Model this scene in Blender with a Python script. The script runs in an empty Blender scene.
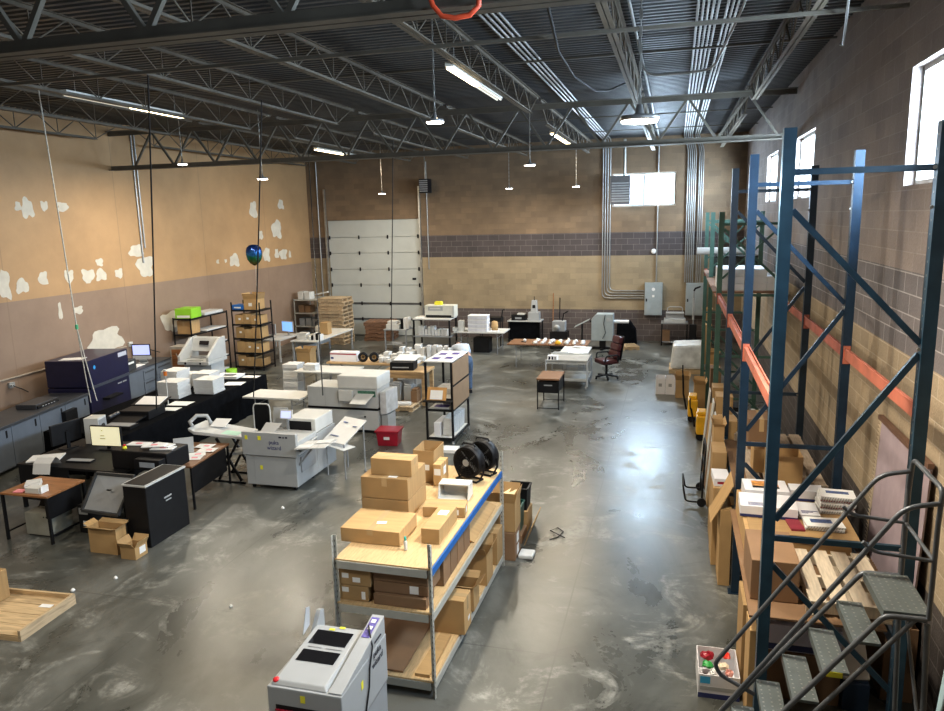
import bpy, bmesh, math, random
from mathutils import Vector, Matrix
random.seed(11)
PI = math.pi
scene = bpy.context.scene
COL = scene.collection

# ---------------------------------------------------------------- mesh building
class MB:
    def __init__(s):
        s.v, s.f, s.sm, s.mi, s.cur = [], [], [], [], 0
    def add(s, vs, fs, smooth=False):
        b = len(s.v)
        s.v += [tuple(v) for v in vs]
        s.f += [tuple(b + i for i in f) for f in fs]
        s.sm += [smooth] * len(fs)
        s.mi += [s.cur] * len(fs)
        return s
    def hexa(s, p):
        return s.add(p, [(0, 3, 2, 1), (4, 5, 6, 7), (0, 1, 5, 4), (1, 2, 6, 5), (2, 3, 7, 6), (3, 0, 4, 7)])
    def box(s, x0, x1, y0, y1, z0, z1):
        return s.hexa([(x0, y0, z0), (x1, y0, z0), (x1, y1, z0), (x0, y1, z0), (x0, y0, z1), (x1, y0, z1), (x1, y1, z1), (x0, y1, z1)])
    def cbox(s, c, d, rx=0, ry=0, rz=0):
        m = Matrix.Translation(c) @ Matrix.Rotation(rz, 4, 'Z') @ Matrix.Rotation(ry, 4, 'Y') @ Matrix.Rotation(rx, 4, 'X')
        a, b, e = d[0] / 2, d[1] / 2, d[2] / 2
        P = [(-a, -b, -e), (a, -b, -e), (a, b, -e), (-a, b, -e), (-a, -b, e), (a, -b, e), (a, b, e), (-a, b, e)]
        return s.hexa([m @ Vector(p) for p in P])
    def bar(s, p0, p1, w, h=None, up=(0, 0, 1)):
        h = h or w
        p0, p1 = Vector(p0), Vector(p1)
        d = (p1 - p0).normalized()
        u = Vector(up)
        if abs(d.dot(u)) > .98:
            u = Vector((0, 1, 0))
        a = d.cross(u).normalized(); b = a.cross(d).normalized()
        a *= w / 2; b *= h / 2
        return s.hexa([p0 - a - b, p0 + a - b, p0 + a + b, p0 - a + b, p1 - a - b, p1 + a - b, p1 + a + b, p1 - a + b])
    def tube(s, pts, r, n=8, caps=True, closed=False):
        pts = [Vector(p) for p in pts]
        k = len(pts)
        rs = r if isinstance(r, (list, tuple)) else [r] * k
        T = []
        for i in range(k):
            if closed:
                t = pts[(i + 1) % k] - pts[i - 1]
            else:
                t = pts[min(i + 1, k - 1)] - pts[max(i - 1, 0)]
            T.append(t.normalized())
        u = Vector((0, 0, 1)) if abs(T[0].z) < .9 else Vector((1, 0, 0))
        a = T[0].cross(u).normalized()
        vs = []
        for i in range(k):
            a = (a - T[i] * a.dot(T[i])).normalized()
            b = T[i].cross(a)
            for j in range(n):
                t = 2 * PI * j / n
                vs.append(pts[i] + (a * math.cos(t) + b * math.sin(t)) * rs[i])
        fs = []
        for i in range(k if closed else k - 1):
            i2 = (i + 1) % k
            for j in range(n):
                j2 = (j + 1) % n
                fs.append((i * n + j, i * n + j2, i2 * n + j2, i2 * n + j))
        s.add(vs, fs, True)
        if caps and not closed:
            s.add([vs[j] for j in range(n)], [tuple(range(n))[::-1]])
            s.add([vs[(k - 1) * n + j] for j in range(n)], [tuple(range(n))])
        return s
    def cyl(s, c, r, h, n=20, axis='z'):
        c = Vector(c)
        d = {'x': Vector((1, 0, 0)), 'y': Vector((0, 1, 0)), 'z': Vector((0, 0, 1))}[axis]
        return s.tube([c, c + d * h], r, n)
    def lathe(s, prof, c=(0, 0, 0), n=24, m=None):
        c = Vector(c); vs = []
        for r, z in prof:
            for j in range(n):
                t = 2 * PI * j / n
                p = Vector((r * math.cos(t), r * math.sin(t), z))
                if m: p = m @ p
                vs.append(p + c)
        fs = []
        for i in range(len(prof) - 1):
            for j in range(n):
                j2 = (j + 1) % n
                fs.append((i * n + j, i * n + j2, (i + 1) * n + j2, (i + 1) * n + j))
        fs.append(tuple(range(n))[::-1]); fs.append(tuple((len(prof) - 1) * n + j for j in range(n)))
        return s.add(vs, fs, True)
    def poly(s, pts):
        return s.add(pts, [tuple(range(len(pts)))])
    def slab(s, pts, d):
        """closed plate: polygon pts swept by the vector d"""
        d = Vector(d); pts = [Vector(p) for p in pts]; n = len(pts)
        vs = pts + [p + d for p in pts]
        fs = [tuple(range(n))[::-1], tuple(range(n, 2 * n))]
        fs += [(i, (i + 1) % n, n + (i + 1) % n, n + i) for i in range(n)]
        return s.add(vs, fs)
    def build(s, name, mat, parent=None, bevel=0.0, loc=None, rot=None):
        me = bpy.data.meshes.new(name)
        me.from_pydata(s.v, [], s.f)
        me.polygons.foreach_set('use_smooth', s.sm)
        me.polygons.foreach_set('material_index', s.mi)
        bm = bmesh.new(); bm.from_mesh(me)
        bmesh.ops.recalc_face_normals(bm, faces=bm.faces)
        if bevel:
            ed = [e for e in bm.edges if len(e.link_faces) == 2 and e.calc_face_angle(0) > .6]
            bmesh.ops.bevel(bm, geom=ed, offset=bevel, segments=2, profile=.6, affect='EDGES', clamp_overlap=True)
        bm.to_mesh(me); bm.free()
        for m_ in (mat if isinstance(mat, (list, tuple)) else [mat]): me.materials.append(m_)
        o = bpy.data.objects.new(name, me)
        COL.objects.link(o)
        if parent: o.parent = parent
        if loc: o.location = loc
        if rot: o.rotation_euler = rot
        return o

def B(*a):
    return MB().box(*a)

def thing(name, label, cat, loc=(0, 0, 0), rz=0, group=None):
    o = bpy.data.objects.new(name, None)
    o.empty_display_size = .1
    COL.objects.link(o)
    o.location = loc; o.rotation_euler = (0, 0, rz)
    o['label'] = label; o['category'] = cat
    if group: o['group'] = group
    return o

def tag(o, label, cat, group=None, kind=None):
    o['label'] = label; o['category'] = cat
    if group: o['group'] = group
    if kind: o['kind'] = kind
    return o

def struct(o, label=None):
    o['kind'] = 'structure'
    if label: o['label'] = label
    return o

def dup(root, loc, rz=0, label=None, group=None):
    r = root.copy(); COL.objects.link(r)
    r.location = loc; r.rotation_euler = (0, 0, rz)
    if label: r['label'] = label
    if group: r['group'] = group
    for ch in list(root.children):
        c = ch.copy(); COL.objects.link(c); c.parent = r
        for g in list(ch.children):
            d = g.copy(); COL.objects.link(d); d.parent = c
    return r

def plabel(o, text):
    o['label'] = text
    return o

def text(name, body, size, mat, parent, loc, rot, depth=.0008, align='CENTER'):
    cu = bpy.data.curves.new(name, 'FONT')
    cu.body = body; cu.size = size; cu.extrude = depth
    cu.align_x = align; cu.align_y = 'CENTER'
    cu.materials.append(mat)
    tmp = bpy.data.objects.new(name, cu); COL.objects.link(tmp)
    bpy.context.view_layer.update()
    me = bpy.data.meshes.new_from_object(tmp.evaluated_get(bpy.context.evaluated_depsgraph_get()))
    bpy.data.objects.remove(tmp); me.name = name
    if not me.materials: me.materials.append(mat)
    o = bpy.data.objects.new(name, me); COL.objects.link(o)
    o.parent = parent; o.location = loc; o.rotation_euler = rot
    return o

# ---------------------------------------------------------------- materials
def nmat(name):
    m = bpy.data.materials.new(name); m.use_nodes = True
    nt = m.node_tree
    for n in list(nt.nodes): nt.nodes.remove(n)
    out = nt.nodes.new('ShaderNodeOutputMaterial')
    b = nt.nodes.new('ShaderNodeBsdfPrincipled')
    nt.links.new(b.outputs[0], out.inputs[0])
    return m, nt, b, out

def N(nt, t, **k):
    n = nt.nodes.new(t)
    for a, v in k.items():
        if a in n.inputs.keys(): n.inputs[a].default_value = v
        else: setattr(n, a, v)
    return n

def mixc(nt, fac, a, b, blend='MIX'):
    n = nt.nodes.new('ShaderNodeMix'); n.data_type = 'RGBA'; n.blend_type = blend
    for i, x in ((0, fac), (6, a), (7, b)):
        if hasattr(x, 'is_output'): nt.links.new(x, n.inputs[i])
        else: n.inputs[i].default_value = (*x, 1) if isinstance(x, tuple) and len(x) == 3 else x
    return n.outputs[2]

def ramp(nt, fac, stops, interp='LINEAR'):
    n = nt.nodes.new('ShaderNodeValToRGB'); n.color_ramp.interpolation = interp
    e = n.color_ramp.elements
    while len(e) > 1: e.remove(e[-1])
    e[0].position = stops[0][0]; e[0].color = (*stops[0][1], 1)
    for p, c in stops[1:]:
        x = e.new(p); x.color = (*c, 1)
    nt.links.new(fac, n.inputs[0])
    return n.outputs[0]

def M(name, col, rough=.6, metal=0, var=.12, scale=6, bump=0, spec=.5, coat=0, stretch=(1, 1, 1), randv=0):
    """paint-like procedural material: base colour broken up by noise"""
    m, nt, b, _ = nmat(name)
    tc = N(nt, 'ShaderNodeTexCoord'); mp = N(nt, 'ShaderNodeMapping'); mp.inputs['Scale'].default_value = stretch
    nt.links.new(tc.outputs['Object'], mp.inputs[0])
    nz = N(nt, 'ShaderNodeTexNoise', Scale=scale, Detail=4.0); nt.links.new(mp.outputs[0], nz.inputs['Vector'])
    lo = tuple(max(0, c * (1 - var)) for c in col); hi = tuple(min(1, c * (1 + var)) for c in col)
    c = ramp(nt, nz.outputs[0], [(.3, lo), (.7, hi)])
    if randv:
        oi = N(nt, 'ShaderNodeObjectInfo')
        mr = N(nt, 'ShaderNodeMapRange'); nt.links.new(oi.outputs['Random'], mr.inputs[0])
        mr.inputs[3].default_value = 1 - randv; mr.inputs[4].default_value = 1 + randv
        hs = N(nt, 'ShaderNodeHueSaturation'); nt.links.new(c, hs.inputs['Color']); nt.links.new(mr.outputs[0], hs.inputs['Value'])
        c = hs.outputs[0]
    nt.links.new(c, b.inputs['Base Color'])
    b.inputs['Roughness'].default_value = rough; b.inputs['Metallic'].default_value = metal
    b.inputs['Specular IOR Level'].default_value = spec
    if coat: b.inputs['Coat Weight'].default_value = coat
    if bump:
        bp = N(nt, 'ShaderNodeBump', Strength=bump, Distance=.01); nt.links.new(nz.outputs[0], bp.inputs['Height'])
        nt.links.new(bp.outputs[0], b.inputs['Normal'])
    return m

def wood(name, col, scale=4, axis='X', rough=.6, var=.35):
    m, nt, b, _ = nmat(name)
    tc = N(nt, 'ShaderNodeTexCoord'); mp = N(nt, 'ShaderNodeMapping')
    mp.inputs['Scale'].default_value = {'X': (1, 9, 9), 'Y': (9, 1, 9), 'Z': (9, 9, 1)}[axis]
    nt.links.new(tc.outputs['Object'], mp.inputs[0])
    nz = N(nt, 'ShaderNodeTexNoise', Scale=scale, Detail=6.0, Distortion=.6); nt.links.new(mp.outputs[0], nz.inputs['Vector'])
    lo = tuple(c * (1 - var) for c in col); hi = tuple(min(1, c * (1 + var * .5)) for c in col)
    nt.links.new(ramp(nt, nz.outputs[0], [(.3, lo), (.55, col), (.75, hi)]), b.inputs['Base Color'])
    b.inputs['Roughness'].default_value = rough
    return m

def emis(name, col, strength):
    m, nt, b, _ = nmat(name)
    b.inputs['Base Color'].default_value = (*col, 1)
    b.inputs['Emission Color'].default_value = (*col, 1)
    b.inputs['Emission Strength'].default_value = strength
    return m

def cmu(name, axis, bands, tint=(1, 1, 1)):
    """concrete block wall laid in 0.406 x 0.203 m courses, painted in horizontal bands (world heights)"""
    m, nt, b, _ = nmat(name)
    ge = N(nt, 'ShaderNodeNewGeometry'); sp = N(nt, 'ShaderNodeSeparateXYZ'); nt.links.new(ge.outputs['Position'], sp.inputs[0])
    cb = N(nt, 'ShaderNodeCombineXYZ')
    nt.links.new(sp.outputs[0 if axis == 'X' else 1], cb.inputs[0]); nt.links.new(sp.outputs[2], cb.inputs[1])
    br = N(nt, 'ShaderNodeTexBrick'); nt.links.new(cb.outputs[0], br.inputs['Vector'])
    br.inputs['Scale'].default_value = 1; br.inputs['Brick Width'].default_value = .4064; br.inputs['Row Height'].default_value = .2032
    br.inputs['Mortar Size'].default_value = .007; br.inputs['Mortar Smooth'].default_value = .3; br.inputs['Bias'].default_value = 0
    br.inputs['Color1'].default_value = (.86, .86, .86, 1); br.inputs['Color2'].default_value = (1.06, 1.05, 1.03, 1); br.inputs['Mortar'].default_value = (1, 1, 1, 1)
    dv = N(nt, 'ShaderNodeMath', operation='DIVIDE'); nt.links.new(sp.outputs[2], dv.inputs[0]); dv.inputs[1].default_value = 7.2
    base = ramp(nt, dv.outputs[0], [(z / 7.2, c) for z, c, _ in bands], 'CONSTANT')
    mort = ramp(nt, dv.outputs[0], [(z / 7.2, k) for z, _, k in bands], 'CONSTANT')
    nz = N(nt, 'ShaderNodeTexNoise', Scale=1.3, Detail=6.0); nt.links.new(ge.outputs['Position'], nz.inputs['Vector'])
    nz2 = N(nt, 'ShaderNodeTexNoise', Scale=45.0, Detail=2.0); nt.links.new(ge.outputs['Position'], nz2.inputs['Vector'])
    c = mixc(nt, 1.0, base, br.outputs['Color'], 'MULTIPLY')
    c = mixc(nt, br.outputs['Fac'], c, mort)
    c = mixc(nt, 1.0, c, ramp(nt, nz.outputs[0], [(.3, (.82, .82, .82)), (.7, (1.08, 1.07, 1.05))]), 'MULTIPLY')
    c = mixc(nt, .6, c, ramp(nt, nz2.outputs[0], [(.3, (.85, .85, .85)), (.7, (1.1, 1.1, 1.1))]), 'MULTIPLY')
    nt.links.new(c, b.inputs['Base Color'])
    b.inputs['Roughness'].default_value = .8
    sub = N(nt, 'ShaderNodeMath', operation='MULTIPLY_ADD'); nt.links.new(br.outputs['Fac'], sub.inputs[0]); sub.inputs[1].default_value = -1; nt.links.new(nz2.outputs[0], sub.inputs[2])
    bp = N(nt, 'ShaderNodeBump', Strength=.35, Distance=.012); nt.links.new(sub.outputs[0], bp.inputs['Height']); nt.links.new(bp.outputs[0], b.inputs['Normal'])
    return m

card = M('cardboard', (.42, .272, .125), .75, var=.1, scale=3, randv=.16, stretch=(1, 8, 1))
card_dark = M('cardboard_shaded', (.24, .145, .08), .8, var=.1, scale=3, randv=.12)  # dark brown cardboard; on one carton this tone paints in shadow
card_in = M('cardboard_inside', (.20, .12, .06), .85, var=.1, scale=3)
card_white = M('carton_white', (.68, .68, .71), .6, var=.04, scale=4)
tape_m = M('packing_tape', (.50, .36, .20), .25, var=.05, spec=.6)
white = M('paper_white', (.75, .75, .74), .7, var=.03, scale=8)
white2 = M('paper_edges', (.60, .60, .59), .8, var=.16, scale=30, stretch=(.3, .3, 9))
offwhite = M('plastic_white', (.60, .60, .575), .45, var=.04)
mgrey = M('machine_grey', (.37, .38, .385), .45, var=.04)
mgrey2 = M('machine_grey_dark', (.30, .31, .32), .5, var=.05)
mlight = M('machine_light', (.49, .50, .495), .45, var=.04)
black = M('black_plastic', (.009, .009, .0105), .5, var=.2, spec=.3)
blackm = M('black_metal', (.011, .011, .013), .45, metal=.1, var=.15, spec=.35)
cloth = M('black_cloth', (.0055, .006, .0075), 1.0, var=.3, scale=10, bump=.4, spec=.05)
steel = M('galvanised_steel', (.46, .46, .44), .42, metal=.85, var=.15, scale=12)
shelfgrey = M('shelf_grey', (.40, .40, .365), .5, metal=0, var=.08)
joistm = M('joist_paint', (.125, .105, .078), .6, metal=.1, var=.2, scale=3)
girderm = M('girder_paint', (.125, .112, .09), .6, metal=.1, var=.2, scale=3)
conduit_m = M('conduit_metal', (.40, .40, .39), .4, metal=.7, var=.1)
rackblue = M('rack_blue', (.030, .080, .130), .32, var=.22, scale=5, metal=.15)
rackblue2 = M('rack_blue_bright', (.010, .030, .058), .42, var=.22, scale=5, metal=.1)
rackgreen = M('rack_green', (.06, .13, .105), .5, var=.2, scale=5)
orange = M('beam_orange', (.47, .155, .10), .45, var=.2, scale=4)
laddergrey = M('ladder_grey', (.12, .13, .145), .4, metal=.3, var=.15)
counterblue = M('counter_blue_grey', (.135, .155, .185), .45, var=.05)
countertop_m = M('counter_top', (.055, .058, .065), .4, var=.1)
navy = M('navy_panel', (.013, .013, .050), .35, var=.1, coat=.2)
yellow = M('yellow_paint', (.75, .42, .02), .4, var=.1)
sticker_y = M('sticker_yellow', (.80, .75, .05), .5, var=.02)
redp = M('red_plastic', (.32, .012, .03), .35, var=.08)
redb = M('red_button', (.65, .02, .03), .35, var=.05)
green = M('lime_green', (.28, .58, .04), .5, var=.06)
bluep = M('blue_plastic', (.02, .16, .55), .5, var=.06)
beamblue = M('shelf_blue', (.012, .12, .38), .5, var=.1)
pallet_m = wood('pallet_wood', (.55, .40, .23), 3, 'X')
pallet_y = wood('pallet_wood_long', (.52, .40, .26), 3, 'Y')
pallet_d = wood('pallet_brown', (.24, .13, .075), 3, 'X')
ply = wood('particle_board', (.58, .41, .22), 9, 'Y', var=.2)
benchwood = wood('bench_wood', (.50, .34, .18), 3, 'X')
deskwood = wood('desk_wood', (.33, .15, .06), 3, 'X', rough=.4)
browntop = wood('brown_laminate', (.22, .11, .055), 3, 'X', rough=.45, var=.15)
leather = M('oxblood_leather', (.065, .016, .018), .32, var=.2, scale=14, bump=.15)
glassm = M('dark_glass', (.012, .012, .014), .12, var=.1)
pink = M('pink_ink', (.80, .30, .34), .6, var=.05)
purple = M('purple_print', (.10, .07, .28), .6, var=.3, scale=25)
slate = M('slate_print', (.08, .12, .26), .6, var=.4, scale=30)
ink = M('black_ink', (.015, .015, .03), .6, var=.1)
inkblue = M('navy_ink', (.03, .04, .15), .6, var=.1)
teal = M('teal_cap', (.02, .45, .40), .4, var=.05)
screen_m = emis('screen_glow', (.45, .50, .85), .9)
screen_c = emis('screen_cream', (.85, .80, .55), .55)
screen_b = emis('screen_blue', (.25, .5, .95), .8)
denim = M('denim', (.075, .12, .20), .85, var=.2, scale=20)
shirt_m = M('shirt_light_blue', (.55, .62, .72), .85, var=.1, scale=8)
skin_m = M('skin', (.50, .30, .21), .55, var=.05)
hair_m = M('hair_dark', (.03, .02, .015), .6, var=.2, scale=30)
patch_m = M('spackle', (.60, .56, .48), .9, var=.08, scale=5)
drum_g = M('grey_paint', (.33, .37, .38), .5, var=.06)
bagm = M('cloudy_plastic', (.62, .63, .62), .3, var=.25, scale=4, bump=.6, spec=.8)
caseblk = M('case_black', (.03, .035, .03), .5, var=.2)
# ---------------------------------------------------------------- the room: X -14..2.25, Y -4..26.8, deck at 7.1
XL, XR, YF, YB, ZC = -14.0, 2.25, 26.8, -4.0, 7.1

# floor: worn sealed concrete
m, nt, b, _ = nmat('worn_concrete')
ge = N(nt, 'ShaderNodeNewGeometry')
n1 = N(nt, 'ShaderNodeTexNoise', Scale=.55, Detail=8.0, Roughness=.6, Distortion=.7)
mp = N(nt, 'ShaderNodeMapping'); mp.inputs['Scale'].default_value = (1.0, .55, 1); mp.inputs['Rotation'].default_value = (0, 0, .5)
nt.links.new(ge.outputs['Position'], mp.inputs[0]); nt.links.new(mp.outputs[0], n1.inputs['Vector'])
n2 = N(nt, 'ShaderNodeTexNoise', Scale=.95, Detail=10.0, Roughness=.68, Distortion=1.4); nt.links.new(ge.outputs['Position'], n2.inputs['Vector'])
n3 = N(nt, 'ShaderNodeTexNoise', Scale=9.0, Detail=9.0, Roughness=.75); nt.links.new(ge.outputs['Position'], n3.inputs['Vector'])
c = ramp(nt, n1.outputs[0], [(.38, (.055, .057, .050)), (.5, (.098, .101, .091)), (.60, (.150, .153, .140))])
sc_ = ramp(nt, n2.outputs[0], [(.53, (0, 0, 0)), (.62, (.5, .5, .5)), (.76, (1, 1, 1))])
sc2 = ramp(nt, n3.outputs[0], [(.40, (.05, .05, .05)), (.56, (1, 1, 1))])
msk = mixc(nt, 1.0, sc_, sc2, 'MULTIPLY')
c = mixc(nt, msk, c, (.40, .40, .37))
dk = ramp(nt, n2.outputs[0], [(.30, (.5, .5, .48)), (.43, (1, 1, 1))])
c = mixc(nt, .8, c, dk, 'MULTIPLY')
# saw-cut control joints every 4.6 m
sp = N(nt, 'ShaderNodeSeparateXYZ'); nt.links.new(ge.outputs['Position'], sp.inputs[0])
jo = []
for k, off in ((0, 1.1), (1, 2.3)):
    ad = N(nt, 'ShaderNodeMath', operation='ADD'); nt.links.new(sp.outputs[k], ad.inputs[0]); ad.inputs[1].default_value = off + 46
    md = N(nt, 'ShaderNodeMath', operation='MODULO'); nt.links.new(ad.outputs[0], md.inputs[0]); md.inputs[1].default_value = 4.6
    lt = N(nt, 'ShaderNodeMath', operation='LESS_THAN'); nt.links.new(md.outputs[0], lt.inputs[0]); lt.inputs[1].default_value = .018
    jo.append(lt.outputs[0])
mx = N(nt, 'ShaderNodeMath', operation='MAXIMUM'); nt.links.new(jo[0], mx.inputs[0]); nt.links.new(jo[1], mx.inputs[1])
hf = N(nt, 'ShaderNodeMath', operation='MULTIPLY'); nt.links.new(mx.outputs[0], hf.inputs[0]); hf.inputs[1].default_value = .55
c = mixc(nt, hf.outputs[0], c, (.06, .06, .055))
nt.links.new(c, b.inputs['Base Color'])
rr = ramp(nt, n1.outputs[0], [(.3, (.22, .22, .22)), (.7, (.40, .40, .40))])
rr = mixc(nt, msk, rr, (.6, .6, .6))
nt.links.new(rr, b.inputs['Roughness'])
b.inputs['Specular IOR Level'].default_value = .6
bp = N(nt, 'ShaderNodeBump', Strength=.12, Distance=.01); nt.links.new(n3.outputs[0], bp.inputs['Height']); nt.links.new(bp.outputs[0], b.inputs['Normal'])
floor_m = m
struct(B(XL - .3, XR + .3, YB - .3, YF + .3, -.2, 0).build('floor', floor_m), 'worn grey sealed concrete floor')

# left wall: painted drywall, tan above and taupe below 2.93 m
m, nt, b, _ = nmat('tan_drywall')
ge = N(nt, 'ShaderNodeNewGeometry'); sp = N(nt, 'ShaderNodeSeparateXYZ'); nt.links.new(ge.outputs['Position'], sp.inputs[0])
gt = N(nt, 'ShaderNodeMath', operation='GREATER_THAN'); nt.links.new(sp.outputs[2], gt.inputs[0]); gt.inputs[1].default_value = 2.93
c = mixc(nt, gt.outputs[0], (.30, .21, .15), (.45, .285, .145))
nz = N(nt, 'ShaderNodeTexNoise', Scale=.8, Detail=6.0, Roughness=.65); nt.links.new(ge.outputs['Position'], nz.inputs['Vector'])
c = mixc(nt, 1.0, c, ramp(nt, nz.outputs[0], [(.3, (.86, .85, .84)), (.65, (1.05, 1.05, 1.05))]), 'MULTIPLY')
# faint vertical board seams every 3.6 m
ad = N(nt, 'ShaderNodeMath', operation='ADD'); nt.links.new(sp.outputs[1], ad.inputs[0]); ad.inputs[1].default_value = 36 - 16.3
md = N(nt, 'ShaderNodeMath', operation='MODULO'); nt.links.new(ad.outputs[0], md.inputs[0]); md.inputs[1].default_value = 3.6
lt = N(nt, 'ShaderNodeMath', operation='LESS_THAN'); nt.links.new(md.outputs[0], lt.inputs[0]); lt.inputs[1].default_value = .03
hf = N(nt, 'ShaderNodeMath', operation='MULTIPLY'); nt.links.new(lt.outputs[0], hf.inputs[0]); hf.inputs[1].default_value = .35
c = mixc(nt, hf.outputs[0], c, (.22, .15, .09))
nt.links.new(c, b.inputs['Base Color']); b.inputs['Roughness'].default_value = .6
wall_left = struct(B(XL - .2, XL, YB, YF, 0, ZC + .3).build('wall_left', m), 'tan and taupe painted drywall with white filler patches')
PATCH = [(13.32, 4.98, .09, .11), (13.56, 4.94, .17, .23), (14.03, 5.0, .11, .12), (14.57, 4.98, .17, .12), (12.69, 3.31, .18, .33), (13.15, 3.24, .18, .17), (13.74, 3.36, .14, .16), (14.5, 3.35, .15, .16), (15.1, 3.31, .22, .18), (15.53, 3.3, .19, .16), (15.53, 3.62, .13, .1), (16.16, 3.29, .15, .13), (16.89, 3.83, .29, .17), (17.19, 3.4, .36, .3), (14.11, 2.55, .06, .22), (14.66, 2.51, .16, .1), (18.01, 1.77, .4, .32), (15.46, 1.64, .61, .31), (22.83, 4.94, .25, .29), (24.71, 5.14, .22, .19), (24.3, 4.25, .36, .34), (23.19, 4.07, .16, .16), (21.47, 3.31, .29, .22), (23.48, 3.38, .25, .26), (24.64, 3.34, .3, .2), (24.18, 3.38, .15, .18), (20.53, 3.32, .08, .07), (20.97, 3.32, .07, .06), (25.13, 3.31, .09, .14)]
for y, z, a, h in PATCH:
    n = 26; pts = []; q1, q2 = random.uniform(0, 6), random.uniform(0, 6)
    for i in range(n):
        t = 2 * PI * i / n
        r = (.88 + .13 * math.sin(3 * t + q1) + .09 * math.sin(5 * t + q2) + random.uniform(-.06, .06)) * (abs(math.cos(t)) ** 4 + abs(math.sin(t)) ** 4) ** -.25
        pts.append((XL + .0005, y + a * r * math.cos(t), z + h * r * math.sin(t)))
    MB().slab(pts, (.003, 0, 0)).build('filler_patch', patch_m, wall_left)

# block walls
bands_far = [(0, (.125, .10, .095), (.24, .22, .20)), (1.118, (.33, .262, .172), (.30, .24, .155)), (3.048, (.085, .070, .070), (.19, .165, .155)), (3.861, (.235, .165, .105), (.21, .15, .095))]
bands_r_glare = [(0, (.10, .085, .08), (.2, .18, .17)), (1.118, (.45, .365, .26), (.56, .48, .37)), (3.048, (.215, .20, .21), (.46, .44, .45)), (3.861, (.35, .30, .28), (.40, .35, .33))]  # window glare and haze put into these lighter, greyer block colours
far_m = cmu('painted_block_far', 'X', bands_far)
right_m = cmu('painted_block_right_glare', 'Y', bands_r_glare)

def wall_with_holes(name, mat, axis, at, thick, u0, u1, z0, z1, holes):
    us = sorted({u0, u1, *[h[0] for h in holes], *[h[1] for h in holes]})
    zs = sorted({z0, z1, *[h[2] for h in holes], *[h[3] for h in holes]})
    mb = MB()
    for i in range(len(us) - 1):
        for j in range(len(zs) - 1):
            cu, cz = (us[i] + us[i + 1]) / 2, (zs[j] + zs[j + 1]) / 2
            if any(h[0] < cu < h[1] and h[2] < cz < h[3] for h in holes): continue
            if axis == 'X': mb.box(us[i], us[i + 1], at, at + thick, zs[j], zs[j + 1])
            else: mb.box(at, at + thick, us[i], us[i + 1], zs[j], zs[j + 1])
    return struct(mb.build(name, mat))

DX0, DX1, DZ = -13.2, -9.4, 4.52
wall_with_holes('wall_far', far_m, 'X', YF, .3, XL - .2, XR + .3, 0, ZC + .3, [(DX0, DX1, 0, DZ), (-2.17, -.02, 4.76, 5.90)])
WIN_R = [(6.5, 8.66), (14.1, 16.2), (18.9, 20.95), (23.6, 25.7), (1.8, 3.96)]  # last window is out of view, added for cool light on the first rack
wall_with_holes('wall_right', right_m, 'Y', XR, .3, YB, YF, 0, ZC + .3, [(a, c_, 4.72, 5.88) for a, c_ in WIN_R])
back_m = M('back_wall_paint', (.30, .24, .18), .8, var=.1, scale=2)
struct(B(XL - .2, XR + .3, YB - .2, YB, 0, ZC + .3).build('wall_back', back_m))

# windows
m, nt, b, out = nmat('window_glass')
nt.nodes.remove(b)
tr = N(nt, 'ShaderNodeBsdfTransparent'); gl = N(nt, 'ShaderNodeBsdfGlossy', Roughness=.05)
nz = N(nt, 'ShaderNodeTexNoise', Scale=2.0); tcr = ramp(nt, nz.outputs[0], [(.3, (.9, .93, .95)), (.7, (.96, .98, 1.0))]); nt.links.new(tcr, tr.inputs[0])
mxs = N(nt, 'ShaderNodeMixShader'); mxs.inputs[0].default_value = .06
nt.links.new(tr.outputs[0], mxs.inputs[1]); nt.links.new(gl.outputs[0], mxs.inputs[2]); nt.links.new(mxs.outputs[0], out.inputs[0])
winglass = m
winframe = M('window_aluminium', (.42, .40, .36), .45, metal=.3, var=.06)
def window_at(k, axis, u0, u1, z0, z1, at):
    t = thing('window_%d' % k, '', 'window')
    del t['category']; t['kind'] = 'structure'
    fr = MB(); ps = MB()
    d0, d1 = at + .10, at + .17
    def bx(mb, a0, a1, c0, c1, e0, e1):
        if axis == 'X': mb.box(a0, a1, e0, e1, c0, c1)
        else: mb.box(e0, e1, a0, a1, c0, c1)
    w = .05
    bx(fr, u0, u1, z0, z0 + w, d0, d1); bx(fr, u0, u1, z1 - w, z1, d0, d1)
    bx(fr, u0, u0 + w, z0 + w, z1 - w, d0, d1); bx(fr, u1 - w, u1, z0 + w, z1 - w, d0, d1)
    um = (u0 + u1) / 2
    bx(fr, um - .025, um + .025, z0 + w, z1 - w, d0, d1)
    fr.build('window_frame', winframe, t)
    bx(ps, u0 + w, um - .025, z0 + w, z1 - w, d0 + .03, d0 + .036); bx(ps, um + .025, u1 - w, z0 + w, z1 - w, d0 + .03, d0 + .036)
    ps.build('window_pane', winglass, t)
    return t
wl = ['wide bright window high in the far block wall', 'bright window in the side wall nearest the rolling ladder', 'bright side window just past the tallest blue rack post', 'bright side window beyond the second blue rack', 'narrow sliver of side window next to the far corner', 'unseen side window added behind the rolling ladder end to light the first rack']
t = window_at(1, 'X', -2.17, -.02, 4.76, 5.90, YF); t['label'] = wl[0]
for i, (a, c_) in enumerate(WIN_R):
    t = window_at(i + 2, 'Y', a, c_, 4.72, 5.88, XR); t['label'] = wl[i + 1]

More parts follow.
